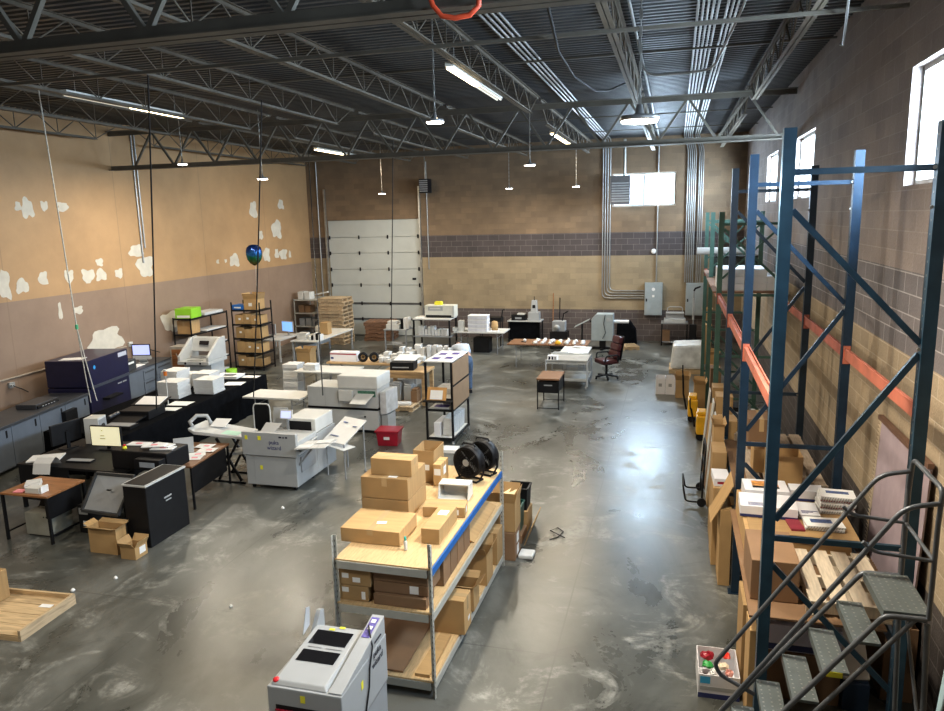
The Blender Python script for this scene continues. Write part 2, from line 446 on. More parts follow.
# corrugated roof deck (flutes run across the joists' span) 
deck_m = M('deck_paint', (.085, .09, .095), .5, metal=.35, var=.18, scale=2)
mb = MB(); y = YB - .3; prof = []
while y < YF + .3:
    prof += [(y, ZC), (y + .07, ZC), (y + .09, ZC + .045), (y + .14, ZC + .045)]
    y += .16
vs = [(x, p[0], p[1]) for x in (XL - .2, XR + .3) for p in prof]
n = len(prof)
mb.add(vs, [(i, i + 1, n + i + 1, n + i) for i in range(n - 1)])
mb.box(XL - .2, XR + .3, YB - .3, YF + .3, ZC + .07, ZC + .3)
struct(mb.build('ceiling', deck_m), 'dark corrugated metal roof deck')

# sectional overhead door
door_m = M('door_white', (.47, .49, .47), .45, var=.04, scale=2)
t = thing('door_1', 'white sectional overhead door in the far wall', 'door'); del t['category']; t['kind'] = 'structure'
B(DX0 - .05, DX1 + .05, YF + .12, YF + .16, 0, DZ + .05).build('door_light_stop', mgrey2, t)  # unseen slab added behind the sections to stop daylight leaking through the gaps
rows = [0.02, .66, 1.28, 2.0, 2.62, 3.25, 3.86, DZ - .005]
for i in range(7):
    B(DX0 + .012, DX1 - .012, YF + .03, YF + .09, rows[i] + .006, rows[i + 1] - .006).build('door_section', door_m, t, bevel=.006)
for z in (.66, 1.28):
    B(DX0 + .02, DX1 - .02, YF + .012, YF + .029, z - .035, z + .035).build('door_strut', M('strut_grey', (.12, .12, .12), .5, metal=.4), t)
for z in rows[1:-1]:
    for x in (DX0 + .06, DX0 + 1.3, DX1 - 1.3, DX1 - .06):
        mb = B(x - .03, x + .03, YF + .002, YF + .011, z - .07, z + .07); mb.cyl((x - .05, YF + .006, z), .005, .1, 8, 'x')
        mb.build('door_hinge', blackm, t)
for x in (DX0 - .05, DX1 + .05):
    mb = B(x - .03, x + .03, YF - .09, YF - .004, .01, DZ + 1.2)
    mb.build('door_track', steel, t)
B(DX1 - .35, DX1 - .2, YF + .02, YF + .029, 2.2, 2.28).build('door_lock', blackm, t)
# ---------------------------------------------------------------- roof steel
ORD = ['first', 'second', 'third', 'fourth', 'fifth', 'sixth', 'seventh', 'eighth']
def girder(y, zb, zt, label):
    t = thing('roof_girder', label, 'roof girder', (0, y, 0))
    x0, x1 = XL + .02, XR - .02
    ch = MB()
    for s in (-1, 1):
        ch.box(x0, x1, s * .065 - .05, s * .065 + .05, zb, zb + .012); ch.box(x0, x1, s * .02 - .006, s * .02 + .006, zb + .012, zb + .11)
    ch.build('bottom_chord', girderm, t)
    ch = MB()
    for s in (-1, 1):
        ch.box(x0, x1, s * .065 - .05, s * .065 + .05, zt - .012, zt); ch.box(x0, x1, s * .02 - .006, s * .02 + .006, zt - .11, zt - .012)
    ch.build('top_chord', girderm, t)
    x = x1 - .3; up = True
    while x > x0 + 1:
        a = (x, 0, zb + .06 if up else zt - .06); c_ = (x - .585, 0, zt - .06 if up else zb + .06)
        MB().bar(a, c_, .045, .045).build('web_diagonal', girderm, t)
        x -= .585; up = not up
girder(16.3, 5.90, 6.86, 'dark steel truss girder crossing the hall in the middle of the roof')
girder(5.1, 5.87, 6.86, 'heavy steel girder with the orange cord looped on it')
JX = [1.36, -.77, -2.9, -5.03, -7.16, -9.29, -11.42, -13.45]
def make_joist(L, label):
    t = thing('roof_joist', label, 'roof joist')
    zb, zt = 6.55, 6.99
    m1 = MB(); m2 = MB()
    for s in (-1, 1):
        m1.box(s * .032 - .025, s * .032 + .025, .9, L - .9, zb, zb + .008); m1.box(s * .012 - .004, s * .012 + .004, .9, L - .9, zb + .008, zb + .05)
        m2.box(s * .032 - .025, s * .032 + .025, 0, L, zt - .008, zt); m2.box(s * .012 - .004, s * .012 + .004, 0, L, zt - .05, zt - .008)
    m1.build('bottom_chord', joistm, t); m2.build('top_chord', joistm, t)
    k = 2 * round((L - 1.8) / 1.2); w = MB()
    pts = [(0, .12, zt - .03)] + [(0, .9 + (L - 1.8) * i / k, (zb if i % 2 == 0 else zt) + (.03 if i % 2 == 0 else -.03)) for i in range(k + 1)] + [(0, L - .12, zt - .03)]
    for a, c_ in zip(pts, pts[1:]): w.tube([a, c_], .012, 6)
    for i in range(0, k + 1, 2):
        y = .9 + (L - 1.8) * i / k
        w.bar((0, y, zb + .03), (0, y, zt - .03), .014)
    w.build('web', joistm, t)
    return t
j0 = None
for bay, (y0, y1, where) in enumerate([(5.25, 16.17, 'before the middle girder'), (16.43, 26.68, 'beyond the middle girder')]):
    jb = None
    for i, x in enumerate(JX):
        lab = 'open web roof joist %s, %s from the window wall' % (where, ORD[i])
        if jb is None:
            jb = make_joist(y1 - y0, lab); jb.location = (x, y0, 0); jb['group'] = 'steel joists ' + where
        else: dup(jb, (x, y0, 0), 0, lab)
for y, w in ((8.9, 'closest to the heavy front girder'), (12.6, 'just before the middle girder'), (20.2, 'just past the middle girder'), (23.6, 'closest to the overhead door')):
    o = MB().bar((XL + .02, y, 7.006), (XR - .02, y, 7.006), .05, .024).build('bridging_bar', girderm) if 9 < y < 23 else MB().bar((XL + .02, y, 7.006), (XR - .02, y, 7.006), .05, .024).bar((XL + .02, y, 6.525), (XR - .02, y, 6.525), .04, .04).build('bridging_bar', girderm)
    tag(o, 'thin steel bridging bars across the joists ' + w, 'bridging bar', 'bridging bars')

# strip lights
tube_on = emis('tube_lit', (1.0, .84, .55), 9)
tube_dim = emis('tube_off', (.9, .85, .72), .35)
fixm = M('fixture_white', (.75, .73, .66), .5, var=.03)
def strip_light(x, y0, y1, z, label, lit, group='strip lights under the joists'):
    t = thing('strip_light', label, 'light', (x, y0, z), 0, group)
    L = y1 - y0
    MB().box(-.06, .06, 0, L, .03, .09).build('housing', fixm, t, bevel=.006)
    mb = MB(); h = L / 2
    for i in range(2):
        o = MB()
        for s in (-.032, .032): o.tube([(s, i * h + .03, .012), (s, (i + 1) * h - .03, .012)], .016, 8)
        o.build('lamp_tube', tube_on if i in lit else tube_dim, t)
    for y in (.25, L - .25):
        MB().tube([(0, y, .09), (0, y, 7.03 - z)], .005, 5).build('hanger', steel, t)
    for i in lit:
        d = bpy.data.lights.new('tube_light', 'AREA'); d.shape = 'RECTANGLE'; d.size = .12; d.size_y = h; d.energy = 70; d.color = (1, .82, .58)
        lo = bpy.data.objects.new('tube_light', d); COL.objects.link(lo); lo.location = (x, y0 + (i + .5) * h, z - .03)
strip_light(-3.03, 10.1, 13.1, 6.50, 'glowing strip light above the middle aisle, half of it bright', (0,))
strip_light(-3.12, 19.4, 22.6, 6.56, 'small glowing strip light beyond the middle girder near the window', (0, 1))
strip_light(-9.42, 10.1, 13.1, 6.56, 'long dull strip light over the left machines', (1,))
strip_light(-10.25, 20.3, 23.2, 6.56, 'distant glowing strip light in front of the overhead door', (0, 1))

# hanging high bay lamps
lamp_on = emis('lamp_disc', (1.0, .93, .80), 22)
def high_bay(x, y, z, r, label, e, n=20):
    t = thing('hanging_lamp', label, 'lamp', (x, y, z), 0, 'hanging round lamps')
    MB().lathe([(r * .99, .012), (r, .03), (r * .95, .045), (r * .35, .055), (r * .22, .07), (r * .15, .13)], n=n).build('lamp_body', M('lamp_grey_%d' % int(y * 10 + x), (.30, .30, .30), .4, metal=.5), t)
    MB().lathe([(r * .9, 0), (r * .93, .011)], n=n).build('lamp_lens', lamp_on, t)
    c_ = MB()
    zt = 7.05 - z
    k = int((zt - .13) / .06)
    for i in range(k):
        a = .13 + (zt - .13) * i / k; bq = .13 + (zt - .13) * (i + 1) / k
        off = .008 if i % 2 else 0
        c_.box(-.004 - (0 if i % 2 else .008), .004 + (0 if i % 2 else .008), -.004 - off, .004 + off, a - .005, bq + .005)
    c_.build('chain', steel, t)
    d = bpy.data.lights.new('bay_light', 'AREA'); d.shape = 'DISK'; d.size = r * 2; d.energy = e; d.color = (1, .90, .74)
    lo = bpy.data.objects.new('bay_light', d); COL.objects.link(lo); lo.location = (x, y, z - .02)
high_bay(-.29, 6, 5.19, .15, 'largest round hanging lamp on a chain near the window wall', 230)
high_bay(-2.9, 9, 5.66, .115, 'round hanging lamp on a long chain above the middle aisle', 210)
high_bay(-3.03, 15.9, 5.56, .12, 'round hanging lamp just this side of the middle girder', 120)
high_bay(-9.71, 24, 5.37, .12, 'small hanging lamp in front of the white overhead door', 100)
high_bay(-5.27, 24, 5.40, .12, 'small hanging lamp between the overhead door and the far window', 100)
high_bay(-3.09, 24, 5.39, .12, 'small hanging lamp closest to the bright far window', 100)
high_bay(-9.32, 15.7, 5.49, .125, 'hanging lamp under the left part of the middle girder', 150)
high_bay(-11.44, 15.7, 5.91, .115, 'hanging lamp closest to the left wall', 150)
high_bay(-9.3, 4.2, 5.6, .13, 'added unseen hanging lamp lighting the near left floor', 150)  # this lamp and the next are out of view, added to light the foreground
high_bay(-4.6, 2.2, 5.6, .13, 'added unseen hanging lamp lighting the near middle floor', 120)

# conduits along the deck and down the far wall
def bend(pts, r=.15, n=4):
    pts = [Vector(p) for p in pts]; out = [pts[0]]
    for a, p, c_ in zip(pts, pts[1:], pts[2:]):
        d1 = (a - p); d2 = (c_ - p); rr_ = min(r, d1.length * .45, d2.length * .45)
        p0 = p + d1.normalized() * rr_; p1 = p + d2.normalized() * rr_
        for i in range(n + 1):
            t = i / n
            out.append(p0 * (1 - t) ** 2 + p * 2 * t * (1 - t) + p1 * t * t)
    return out + [pts[-1]]
for i in range(8):
    x = .20 + i * .062 + (0.05 if i > 4 else 0)
    o = MB().tube(bend([(x, 4.0, 7.06), (x, YF - .06, 7.06), (x + .16 + (i - 4) * .003, YF - .06, 6.6), (x + .16 + (i - 4) * .003, YF - .06, 2.12)], .2), .019, 7).build('conduit', conduit_m)
    tag(o, 'thin conduit of the eight-pipe bundle along the roof and down the far wall', 'conduit', 'eight-pipe conduit bundle')
for i in range(4):
    x = -2.50 + i * .085
    o = MB().tube(bend([(x, 7.5 + i * .2, 7.06), (x, YF - .05, 7.06), (x, YF - .05, 1.55 + i * .09), (-1.02, YF - .05, 1.55 + i * .09)], .2), .02, 7).build('conduit', conduit_m)
    tag(o, 'conduit of the four-pipe run that turns along the wall into the grey panel', 'conduit', 'four-pipe conduit run')
o = MB().tube(bend([(-.62, 8, 7.05), (-.62, YF - .05, 7.05), (-.62, YF - .05, 2.14)], .2), .022, 7).build('conduit', conduit_m)
tag(o, 'single metal conduit passing in front of the far window down to the panel box', 'conduit')
o = MB().tube(bend([(.75, 3.5, 7.04), (.75, 10.5, 7.04), (.45, 11.5, 6.48), (-.5, 11.6, 6.48), (-.6, 11.6, 7.0)], .2), .018, 7).build('conduit', conduit_m)
tag(o, 'bent metal conduit dropping below the roof deck by the chain lamp', 'conduit')
for i, (x, zz) in enumerate(((XL + .053, 6.9), (XL + .053, 6.9))):
    o = MB().tube([(x - .03, 17.1 + i * .12, zz), (x - .03, 17.1 + i * .12, 3.5 if i == 0 else 3.9)], .025, 8).build('conduit', conduit_m)
    tag(o, ['metal conduit coming down the left wall by the filler patches', 'shorter metal conduit beside it on the left wall by the filler patches'][i], 'conduit')
o = MB().tube([(XL + .03, 9.0, 1.2), (XL + .03, 16.1, 1.36)], .018, 8).build('conduit', M('conduit_tan', (.42, .36, .29), .5)); tag(o, 'tan conduit running low along the left wall above the grey counter', 'conduit')
o = MB().tube([(DX0 - .35, YF - .028, .5), (DX0 - .35, YF - .028, 6.9)], .03, 8).build('conduit', conduit_m); tag(o, 'upright conduit at the far left corner by the overhead door', 'conduit')
o = MB().tube([(DX1 + .35, YF - .018, 2.6), (DX1 + .35, YF - .018, 6.6)], .02, 8).build('conduit', conduit_m); tag(o, 'upright conduit just right of the overhead door', 'conduit')

# hanging cords and ropes
def sag(p, q, k=.0, n=10):
    p, q = Vector(p), Vector(q)
    return [p.lerp(q, i / n) - Vector((0, 0, k * 4 * (i / n) * (1 - i / n))) for i in range(n + 1)]
rope_m = M('rope_white', (.62, .60, .54), .8, var=.25, scale=40)
t = thing('hanging_rope', 'white rope hanging from the roof with two tails, left of the navy press', 'rope', (-11.1, 11.5, 0))
MB().tube([(-.17, 0, 7.0), (.03, 0, 2.6)], .012, 6).build('strand', rope_m, t)
MB().tube([(.03, 0, 2.6), (.10, 0, 1.6), (.15, 0, 1.12)], .010, 6).build('strand', rope_m, t)
MB().tube([(.03, 0, 2.6), (.17, .02, 1.7), (.27, .03, 1.15)], .010, 6).build('strand', rope_m, t)
MB().cyl((.03, 0, 2.57), .028, .09, 10).build('clip', M('clip_green', (.10, .50, .25), .4), t)
cordm = M('cord_black', (.012, .012, .013), .6)
def cord(pts, label, r=.012, m=cordm):
    o = MB().tube(pts, r, 6).build('hanging_cable', m); tag(o, label, 'cord', 'cords hanging from the roof')
cord(sag((-9.66, 11.75, .98), (-6.94, 8.96, 6.5), .15), 'black cord coming down from the roof to the printer on the black draped table')
cord(sag((-8.71, 13.65, .8), (-6.67, 11.39, 6.5), .12), 'black cord coming down from the roof behind the foil balloon')
cord(sag((-6.69, 12.94, 1.1), (-10.11, 19.59, 6.5), .12), 'black cord coming down from the roof to the long white binding machine')
cord(sag((-7.94, 19.81, 1.0), (-7.0, 18.2, 6.5), .1), 'black cord hanging in front of the white overhead door')
cord([(-1.24, 6.2, 6.95), (-1.24, 7.35, 6.55), (-1.40, 9.2, 6.42), (-1.42, 10.8, 6.4), (-1.3, 12.43, 6.45), (-1.2, 13.6, 6.62), (-.9, 14.5, 6.9)], 'thick black cable draped below the roof deck near the middle of the ceiling', .018)
cord([(-1.63, 4.94, 6.6), (-1.62, 4.94, 6.0), (-1.58, 4.94, 5.88), (-1.52, 4.94, 5.81), (-1.43, 4.94, 5.79), (-1.33, 4.94, 5.80), (-1.27, 4.94, 5.85), (-1.25, 4.94, 6.1), (-1.25, 4.94, 6.6)], 'orange extension cord looped on the near roof girder', .018, M('cord_orange', (.85, .12, .05), .5))
cord([(1.1, 5.5, 6.95), (1.5, 8, 6.5), (1.75, 9.5, 6.3), (1.9, 10.5, 6.5)], 'grey cable sagging under the roof deck beside the window wall', .014, conduit_m)
# ---------------------------------------------------------------- generic builders
def carton(label, x0, x1, y0, y1, z0, z1, m=None, rz=0, tape='y', lab=None, open_=None, group=None, name='carton', flaps=True):
    """a cardboard box standing on z0; x0..x1, y0..y1 before turning about its middle"""
    m = m or card
    cx, cy = (x0 + x1) / 2, (y0 + y1) / 2
    w, d, h = (x1 - x0) / 2, (y1 - y0) / 2, z1 - z0
    t = thing(name, label, 'box', (cx, cy, z0 + .002), rz, group)
    if open_:
        k = .006; mb = MB()
        mb.box(-w, w, -d, d, 0, k); mb.box(-w, w, -d, -d + k, k, h); mb.box(-w, w, d - k, d, k, h)
        mb.box(-w, -w + k, -d + k, d - k, k, h); mb.box(w - k, w, -d + k, d - k, k, h)
        mb.build('carton_body', m, t)
        if flaps:
            a = open_ if isinstance(open_, (int, float)) and open_ is not True else .7
            fl_ = min(w, d) * .85
            for s in (-1, 1):
                MB().slab([(s * w, -d, h), (s * w, d, h), (s * (w + fl_ * math.sin(a)), d * .98, h + fl_ * math.cos(a)), (s * (w + fl_ * math.sin(a)), -d * .98, h + fl_ * math.cos(a))], (s * -.004, 0, 0.001)).build('flap', m, t)
            for s in (-1, 1):
                b_ = a * 1.25
                MB().slab([(-w, s * d, h), (w, s * d, h), (w * .98, s * (d + fl_ * math.sin(b_)), h + fl_ * math.cos(b_)), (-w * .98, s * (d + fl_ * math.sin(b_)), h + fl_ * math.cos(b_))], (0, s * -.004, .001)).build('flap', m, t)
    else:
        B(-w, w, -d, d, 0, h).build('carton_body', m, t, bevel=min(.006, h * .1))
        tw = min(.03, w * .3, d * .3)
        if tape == 'y':
            MB().box(-tw, tw, -d - .001, d + .001, h, h + .0012).box(-tw, tw, -d - .0015, -d - .0003, h * .6, h + .001).build('packing_tape', tape_m, t)
        elif tape == 'x':
            MB().box(-w - .001, w + .001, -tw, tw, h, h + .0012).box(w + .0003, w + .0015, -tw, tw, h * .6, h + .001).build('packing_tape', tape_m, t)
    for q in (lab or []):
        f, u, v, a, b_ = q           # face, centre (fractions -1..1), size in metres
        if f == 'f': o = B(u * w - a / 2, u * w + a / 2, -d - .002, -d - .0006, h / 2 + v * h / 2 - b_ / 2, h / 2 + v * h / 2 + b_ / 2)
        elif f == 'r': o = B(w + .0006, w + .002, u * d - a / 2, u * d + a / 2, h / 2 + v * h / 2 - b_ / 2, h / 2 + v * h / 2 + b_ / 2)
        else: o = B(u * w - a / 2, u * w + a / 2, v * d - b_ / 2, v * d + b_ / 2, h + .0013, h + .0024)
        plabel(o.build('shipping_label', white, t), 'white shipping label')
    return t

def sheets(label, x, y, z, w, d, h, rz=0, m=None, group=None, cat='paper', name='paper_stack', jit=.006):
    """a stack of paper whose edges are slightly ragged; one sheet when h is tiny"""
    t = MB()
    k = max(1, min(8, int(h / .02)))
    for i in range(k):
        a, b = random.uniform(-jit, jit), random.uniform(-jit, jit)
        t.cbox((a, b, h * (i + .5) / k), (w, d, h / k * .999), rz=random.uniform(-.02, .02) if k > 1 else 0)
    o = t.build(name, m or (white2 if h > .03 else white), None, loc=(x, y, z + .0015), rot=(0, 0, rz))
    return tag(o, label, cat, group)

def legs4(t, m, x0, x1, y0, y1, z, s=.04, name='leg'):
    for x in (x0, x1):
        for y in (y0, y1):
            B(x - s / 2, x + s / 2, y - s / 2, y + s / 2, 0, z).build(name, m, t)

def folding_table(label, cx, cy, L, W, h, rz=0, top=None, group='folding tables', legm=None):
    t = thing('folding_table', label, 'table', (cx, cy, 0), rz, group)
    B(-L / 2, L / 2, -W / 2, W / 2, h - .04, h).build('table_top', top or offwhite, t, bevel=.008)
    for s in (-1, 1):
        x = s * (L / 2 - .25); mb = MB()
        for y in (-W / 2 + .1, W / 2 - .1):
            mb.tube([(x, y, 0), (x, y, h - .045)], .013, 7)
        mb.tube([(x, -W / 2 + .1, .16), (x, W / 2 - .1, .16)], .009, 6); mb.tube([(x, 0, h - .2), (x - s * .35, 0, h - .045)], .008, 6)
        mb.tube([(x, -W / 2 + .1, h - .2), (x, W / 2 - .1, h - .2)], .008, 6)
        mb.build('folding_leg', legm or mgrey2, t)
    return t

def pallet(label, cx, cy, z, L=1.2, W=1.0, h=.14, rz=0, m=None, group=None, n=7):
    m = m or pallet_m
    t = thing('pallet', label, 'pallet', (cx, cy, z + .001), rz, group)
    for y in (-W / 2 + .05, 0, W / 2 - .05):
        B(-L / 2, L / 2, y - .02, y + .02, .018, h - .018).build('stringer', m, t)
    k = L / n
    for i in range(n):
        x = -L / 2 + k * (i + .5)
        B(x - k * .38, x + k * .38, -W / 2, W / 2, h - .018, h).build('top_board', m, t)
    for i in (0, n // 2, n - 1):
        x = -L / 2 + k * (i + .5)
        B(x - .05, x + .05, -W / 2, W / 2, 0, .018).build('bottom_board', m, t)
    return t

def caster(mb, x, y, r=.035):
    mb.cyl((x - .015, y, r), r, .03, 12, 'x'); mb.box(x - .02, x + .02, y - .008, y + .008, r, r * 2 + .02)

# ---------------------------------------------------------------- boltless shelf unit in the foreground
S = thing('shelving_unit', 'boltless steel shelving unit with blue top beam, loaded with brown cartons', 'shelf', (-2.57, 7.36, 0), -.012)
hw, hd = .50, 1.42
for sx in (-1, 1):
    for sy in (-1, 1):
        mb = MB(); x, y = sx * (hw - .02), sy * (hd - .02)
        mb.box(x - .02, x + .02, y - .018 * sy - .003, y - .018 * sy + .003, 0, 1.56); mb.box(x + sx * .017 - .003, x + sx * .017 + .003, y - .02, y + .02, 0, 1.56)
        p = mb.build('post', shelfgrey, S)
        sl = MB()
        for i in range(26):
            sl.box(x - .0035, x + .0035, y - sy * .018 - .0035, y - sy * .018 + .0035, .04 + i * .058, .062 + i * .058)
            sl.box(x + sx * .017 - .0035, x + sx * .017 + .0035, y - .0035, y + .0035, .04 + i * .058, .062 + i * .058)
        sl.build('post_slots', black, p)
for z in (.155, .86, 1.31):
    for sy in (-1, 1):
        B(-hw + .045, hw - .045, sy * (hd - .02) - .012, sy * (hd - .02) + .012, z - .075, z).build('end_beam', shelfgrey, S)
    for sx in (-1, 1):
        o = B(sx * (hw - .018) - .012, sx * (hw - .018) + .012, -hd + .045, hd - .045, z - .075, z).build('side_beam', beamblue if z > 1 else shelfgrey, S)
        if z > 1: plabel(o, 'blue side beam of the top shelf')
    B(-hw + .02, hw - .02, -hd + .02, hd - .02, z, z + .016).build('shelf_deck', ply, S)
ZT, ZM, ZL = 1.328, .878, .173
# top deck
carton('wide flat brown carton with a mint note, at the near end of the top shelf', -3.17, -2.54, 6.33, 6.84, ZT, 1.475, tape='y')
o = MB().cbox((0, 0, .001), (.10, .06, .002), rz=.2).build('sticky_note', M('note_mint', (.55, .80, .70), .7), None, loc=(-2.80, 6.52, 1.48)); tag(o, 'small mint green note lying on the flat carton', 'note')
carton('lower of the two big square cartons stacked on the top shelf', -3.22, -2.68, 6.98, 7.56, ZT, 1.535, tape=None)
carton('upper of the two big square cartons stacked on the top shelf', -3.22, -2.68, 6.98, 7.56, 1.54, 1.775, tape='y', lab=[('t', .3, -.8, .1, .05)])
carton('small brown carton crowning the big square pair on the top shelf', -3.13, -2.66, 7.06, 7.28, 1.78, 1.965, tape='x')
carton('tall open brown carton with white labels standing behind the big square cartons', -3.02, -2.76, 8.1, 8.5, ZT, 1.62, open_=.05, lab=[('f', .2, .3, .09, .07)])
carton('brown carton with a label, right beside the open tall one on the top shelf', -2.74, -2.64, 8.0, 8.3, ZT, 1.60, tape='x', lab=[('f', .1, .3, .08, .08), ('r', 0, .2, .1, .1)])
carton('long narrow brown carton with white label lying on the blue edge of the top shelf', -2.36, -2.17, 6.46, 7.08, ZT, 1.485, tape=None, lab=[('t', .1, .35, .10, .12)])
carton('flat brown carton with two white labels behind the long narrow one on the blue edge', -2.58, -2.12, 7.12, 7.36, ZT, 1.44, rz=.15, tape='x', lab=[('r', 0, 0, .07, .06), ('f', .6, 0, .05, .06)])
# white feeder tray
t = thing('feeder_tray', 'white plastic printer tray standing empty on the top shelf', 'tray', (-2.38, 7.72, ZT + .002), .05)
w, d, h = .18, .12, .17
B(-w, w, -d, d, 0, .012).build('tray_base', offwhite, t)
MB().slab([(-w, -d, .012), (-w, d, .012), (-w, d, h), (-w, -d + .06, h)], (.012, 0, 0)).build('tray_side', offwhite, t)
MB().slab([(w, -d, .012), (w, d, .012), (w, d, h), (w, -d + .06, h)], (-.012, 0, 0)).build('tray_side', offwhite, t)
B(-w + .013, w - .013, d - .012, d, .012, h).build('tray_back', offwhite, t); B(-w + .013, w - .013, -d + .06, d - .013, h - .012, h).build('tray_cover', offwhite, t)
# glue bottle
t = thing('glue_bottle', 'small white bottle with teal cap on the corner of the top shelf', 'bottle', (-2.46, 6.28, ZT + .002))
MB().lathe([(.017, 0), (.018, .005), (.018, .085), (.009, .1)], n=14).build('bottle_body', offwhite, t); MB().lathe([(.012, .1), (.012, .125), (.007, .14)], n=12).build('cap', teal, t)

# drum fans
def drum_fan(label, x, y, rz, z=ZT + .002):
    t = thing('drum_fan', label, 'fan', (x, y, z), rz, 'black drum fans')
    R, D, zc = .195, .13, .235
    mr = Matrix.Rotation(PI / 2, 4, 'X')
    MB().lathe([(R * .9, -D / 2), (R, -D / 2), (R, D / 2), (R * .9, D / 2), (R * .9, -D / 2 + .001)], (0, 0, zc), 32, mr).build('drum', black, t)
    for s in (-1, 1):
        g = MB()
        for k in range(1, 7):
            r = R * .93 * k / 6.5
            g.tube([(r * math.cos(a), s * (D / 2 + .004), zc + r * math.sin(a)) for a in [2 * PI * i / 28 for i in range(28)]], .0035, 5, closed=True)
        for k in range(12):
            a = 2 * PI * k / 12
            g.tube([(.03 * math.cos(a), s * (D / 2 + .008), zc + .03 * math.sin(a)), (R * .95 * math.cos(a), s * (D / 2 + .004), zc + R * .95 * math.sin(a))], .0035, 5)
        gg = g.build('grille', black, t)
        MB().cyl((0, s * (D / 2) + (-.012 if s < 0 else 0), zc), .045, .014, 16, 'y').build('hub', mgrey2, gg)
    for k in range(4):
        a = PI / 4 + k * PI / 2
        MB().cbox((R * .45 * math.cos(a), 0, zc + R * .45 * math.sin(a)), (R * .7, .05, .008), rx=.5, ry=-a).build('blade', mgrey2, t)
    mb = MB()
    for s in (-1, 1):
        mb.tube([(s * .15, -.075, .012), (s * .15, .075, .012)], .012, 8); mb.tube([(s * .15, 0, .012), (s * (R + .014), 0, .12), (s * (R + .014), 0, zc)], .012, 8)
    mb.tube([(-.15, -.07, .012), (.15, -.07, .012)], .012, 8); mb.tube([(-.15, .07, .012), (.15, .07, .012)], .012, 8)
    mb.build('stand', black, t)
    MB().tube([(-.1, 0, zc + R), (-.08, 0, zc + R + .03), (.08, 0, zc + R + .03), (.1, 0, zc + R)], .012, 8).build('handle', black, t)
drum_fan('nearer of the two black drum fans on the far end of the shelf', -2.37, 8.30, -.35)
drum_fan('farther black drum fan, half behind the first at the far end of the shelf', -2.26, 8.56, -.35)

# middle deck
carton('lower brown carton at the left front corner of the middle shelf', -3.06, -2.76, 6.02, 6.6, ZM, 1.03, tape=None, lab=[('f', -.6, .4, .07, .05), ('f', .65, -.2, .04, .08)])
carton('upper brown carton at the left front corner of the middle shelf', -3.06, -2.73, 6.02, 6.62, 1.035, 1.195, tape=None, lab=[('f', -.6, .2, .07, .05), ('f', .1, -.25, .08, .05)])
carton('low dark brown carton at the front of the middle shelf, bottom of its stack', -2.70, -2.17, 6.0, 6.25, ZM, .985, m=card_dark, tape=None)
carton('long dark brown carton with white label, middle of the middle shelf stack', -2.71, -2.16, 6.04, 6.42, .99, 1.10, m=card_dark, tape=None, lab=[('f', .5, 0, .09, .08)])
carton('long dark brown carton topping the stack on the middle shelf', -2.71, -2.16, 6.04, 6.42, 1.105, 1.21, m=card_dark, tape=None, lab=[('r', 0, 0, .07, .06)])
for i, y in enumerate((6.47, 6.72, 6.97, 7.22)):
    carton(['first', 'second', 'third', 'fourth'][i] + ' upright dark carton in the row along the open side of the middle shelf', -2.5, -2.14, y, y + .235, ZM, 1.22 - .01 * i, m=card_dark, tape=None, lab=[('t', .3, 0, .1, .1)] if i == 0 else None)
o = MB().slab([(-2.46, 7.5, 1.04), (-2.11, 7.5, .885), (-2.11, 8.6, .885), (-2.46, 8.6, 1.04)], (0, 0, .006)).build('cardboard_sheet', card, None); tag(o, 'bare cardboard sheet lying over the far half of the middle shelf', 'cardboard')
# bottom deck
o = MB().box(-3.05, -2.44, 6.02, 7.9, ZL + .002, ZL + .02).build('cardboard_sheet', card_dark); tag(o, 'large flat cardboard sheet on the bottom shelf', 'cardboard')
o = MB().slab([(-2.31, 6.0, ZL + .003), (-2.16, 6.0, ZL + .003), (-2.16, 6.72, ZL + .003), (-2.28, 6.72, ZL + .003)], (0, 0, .03)).build('flat_carton', card); tag(o, 'folded flat carton sticking out along the bottom shelf edge', 'cardboard')
carton('square brown carton with printed side on the bottom shelf', -2.40, -2.03, 6.78, 7.04, ZL, .56, tape='x', lab=[('r', .3, -.4, .07, .05)])
carton('tilted open brown carton behind the printed one on the bottom shelf', -2.38, -2.06, 7.26, 7.5, ZL, .46, open_=.9)
carton('open brown carton with one long flap farther back on the bottom shelf', -2.42, -2.06, 7.86, 8.16, ZL, .56, open_=.5)
carton('plain brown carton at the far end of the bottom shelf', -2.42, -2.06, 8.4, 8.7, ZL, .6, tape='x')
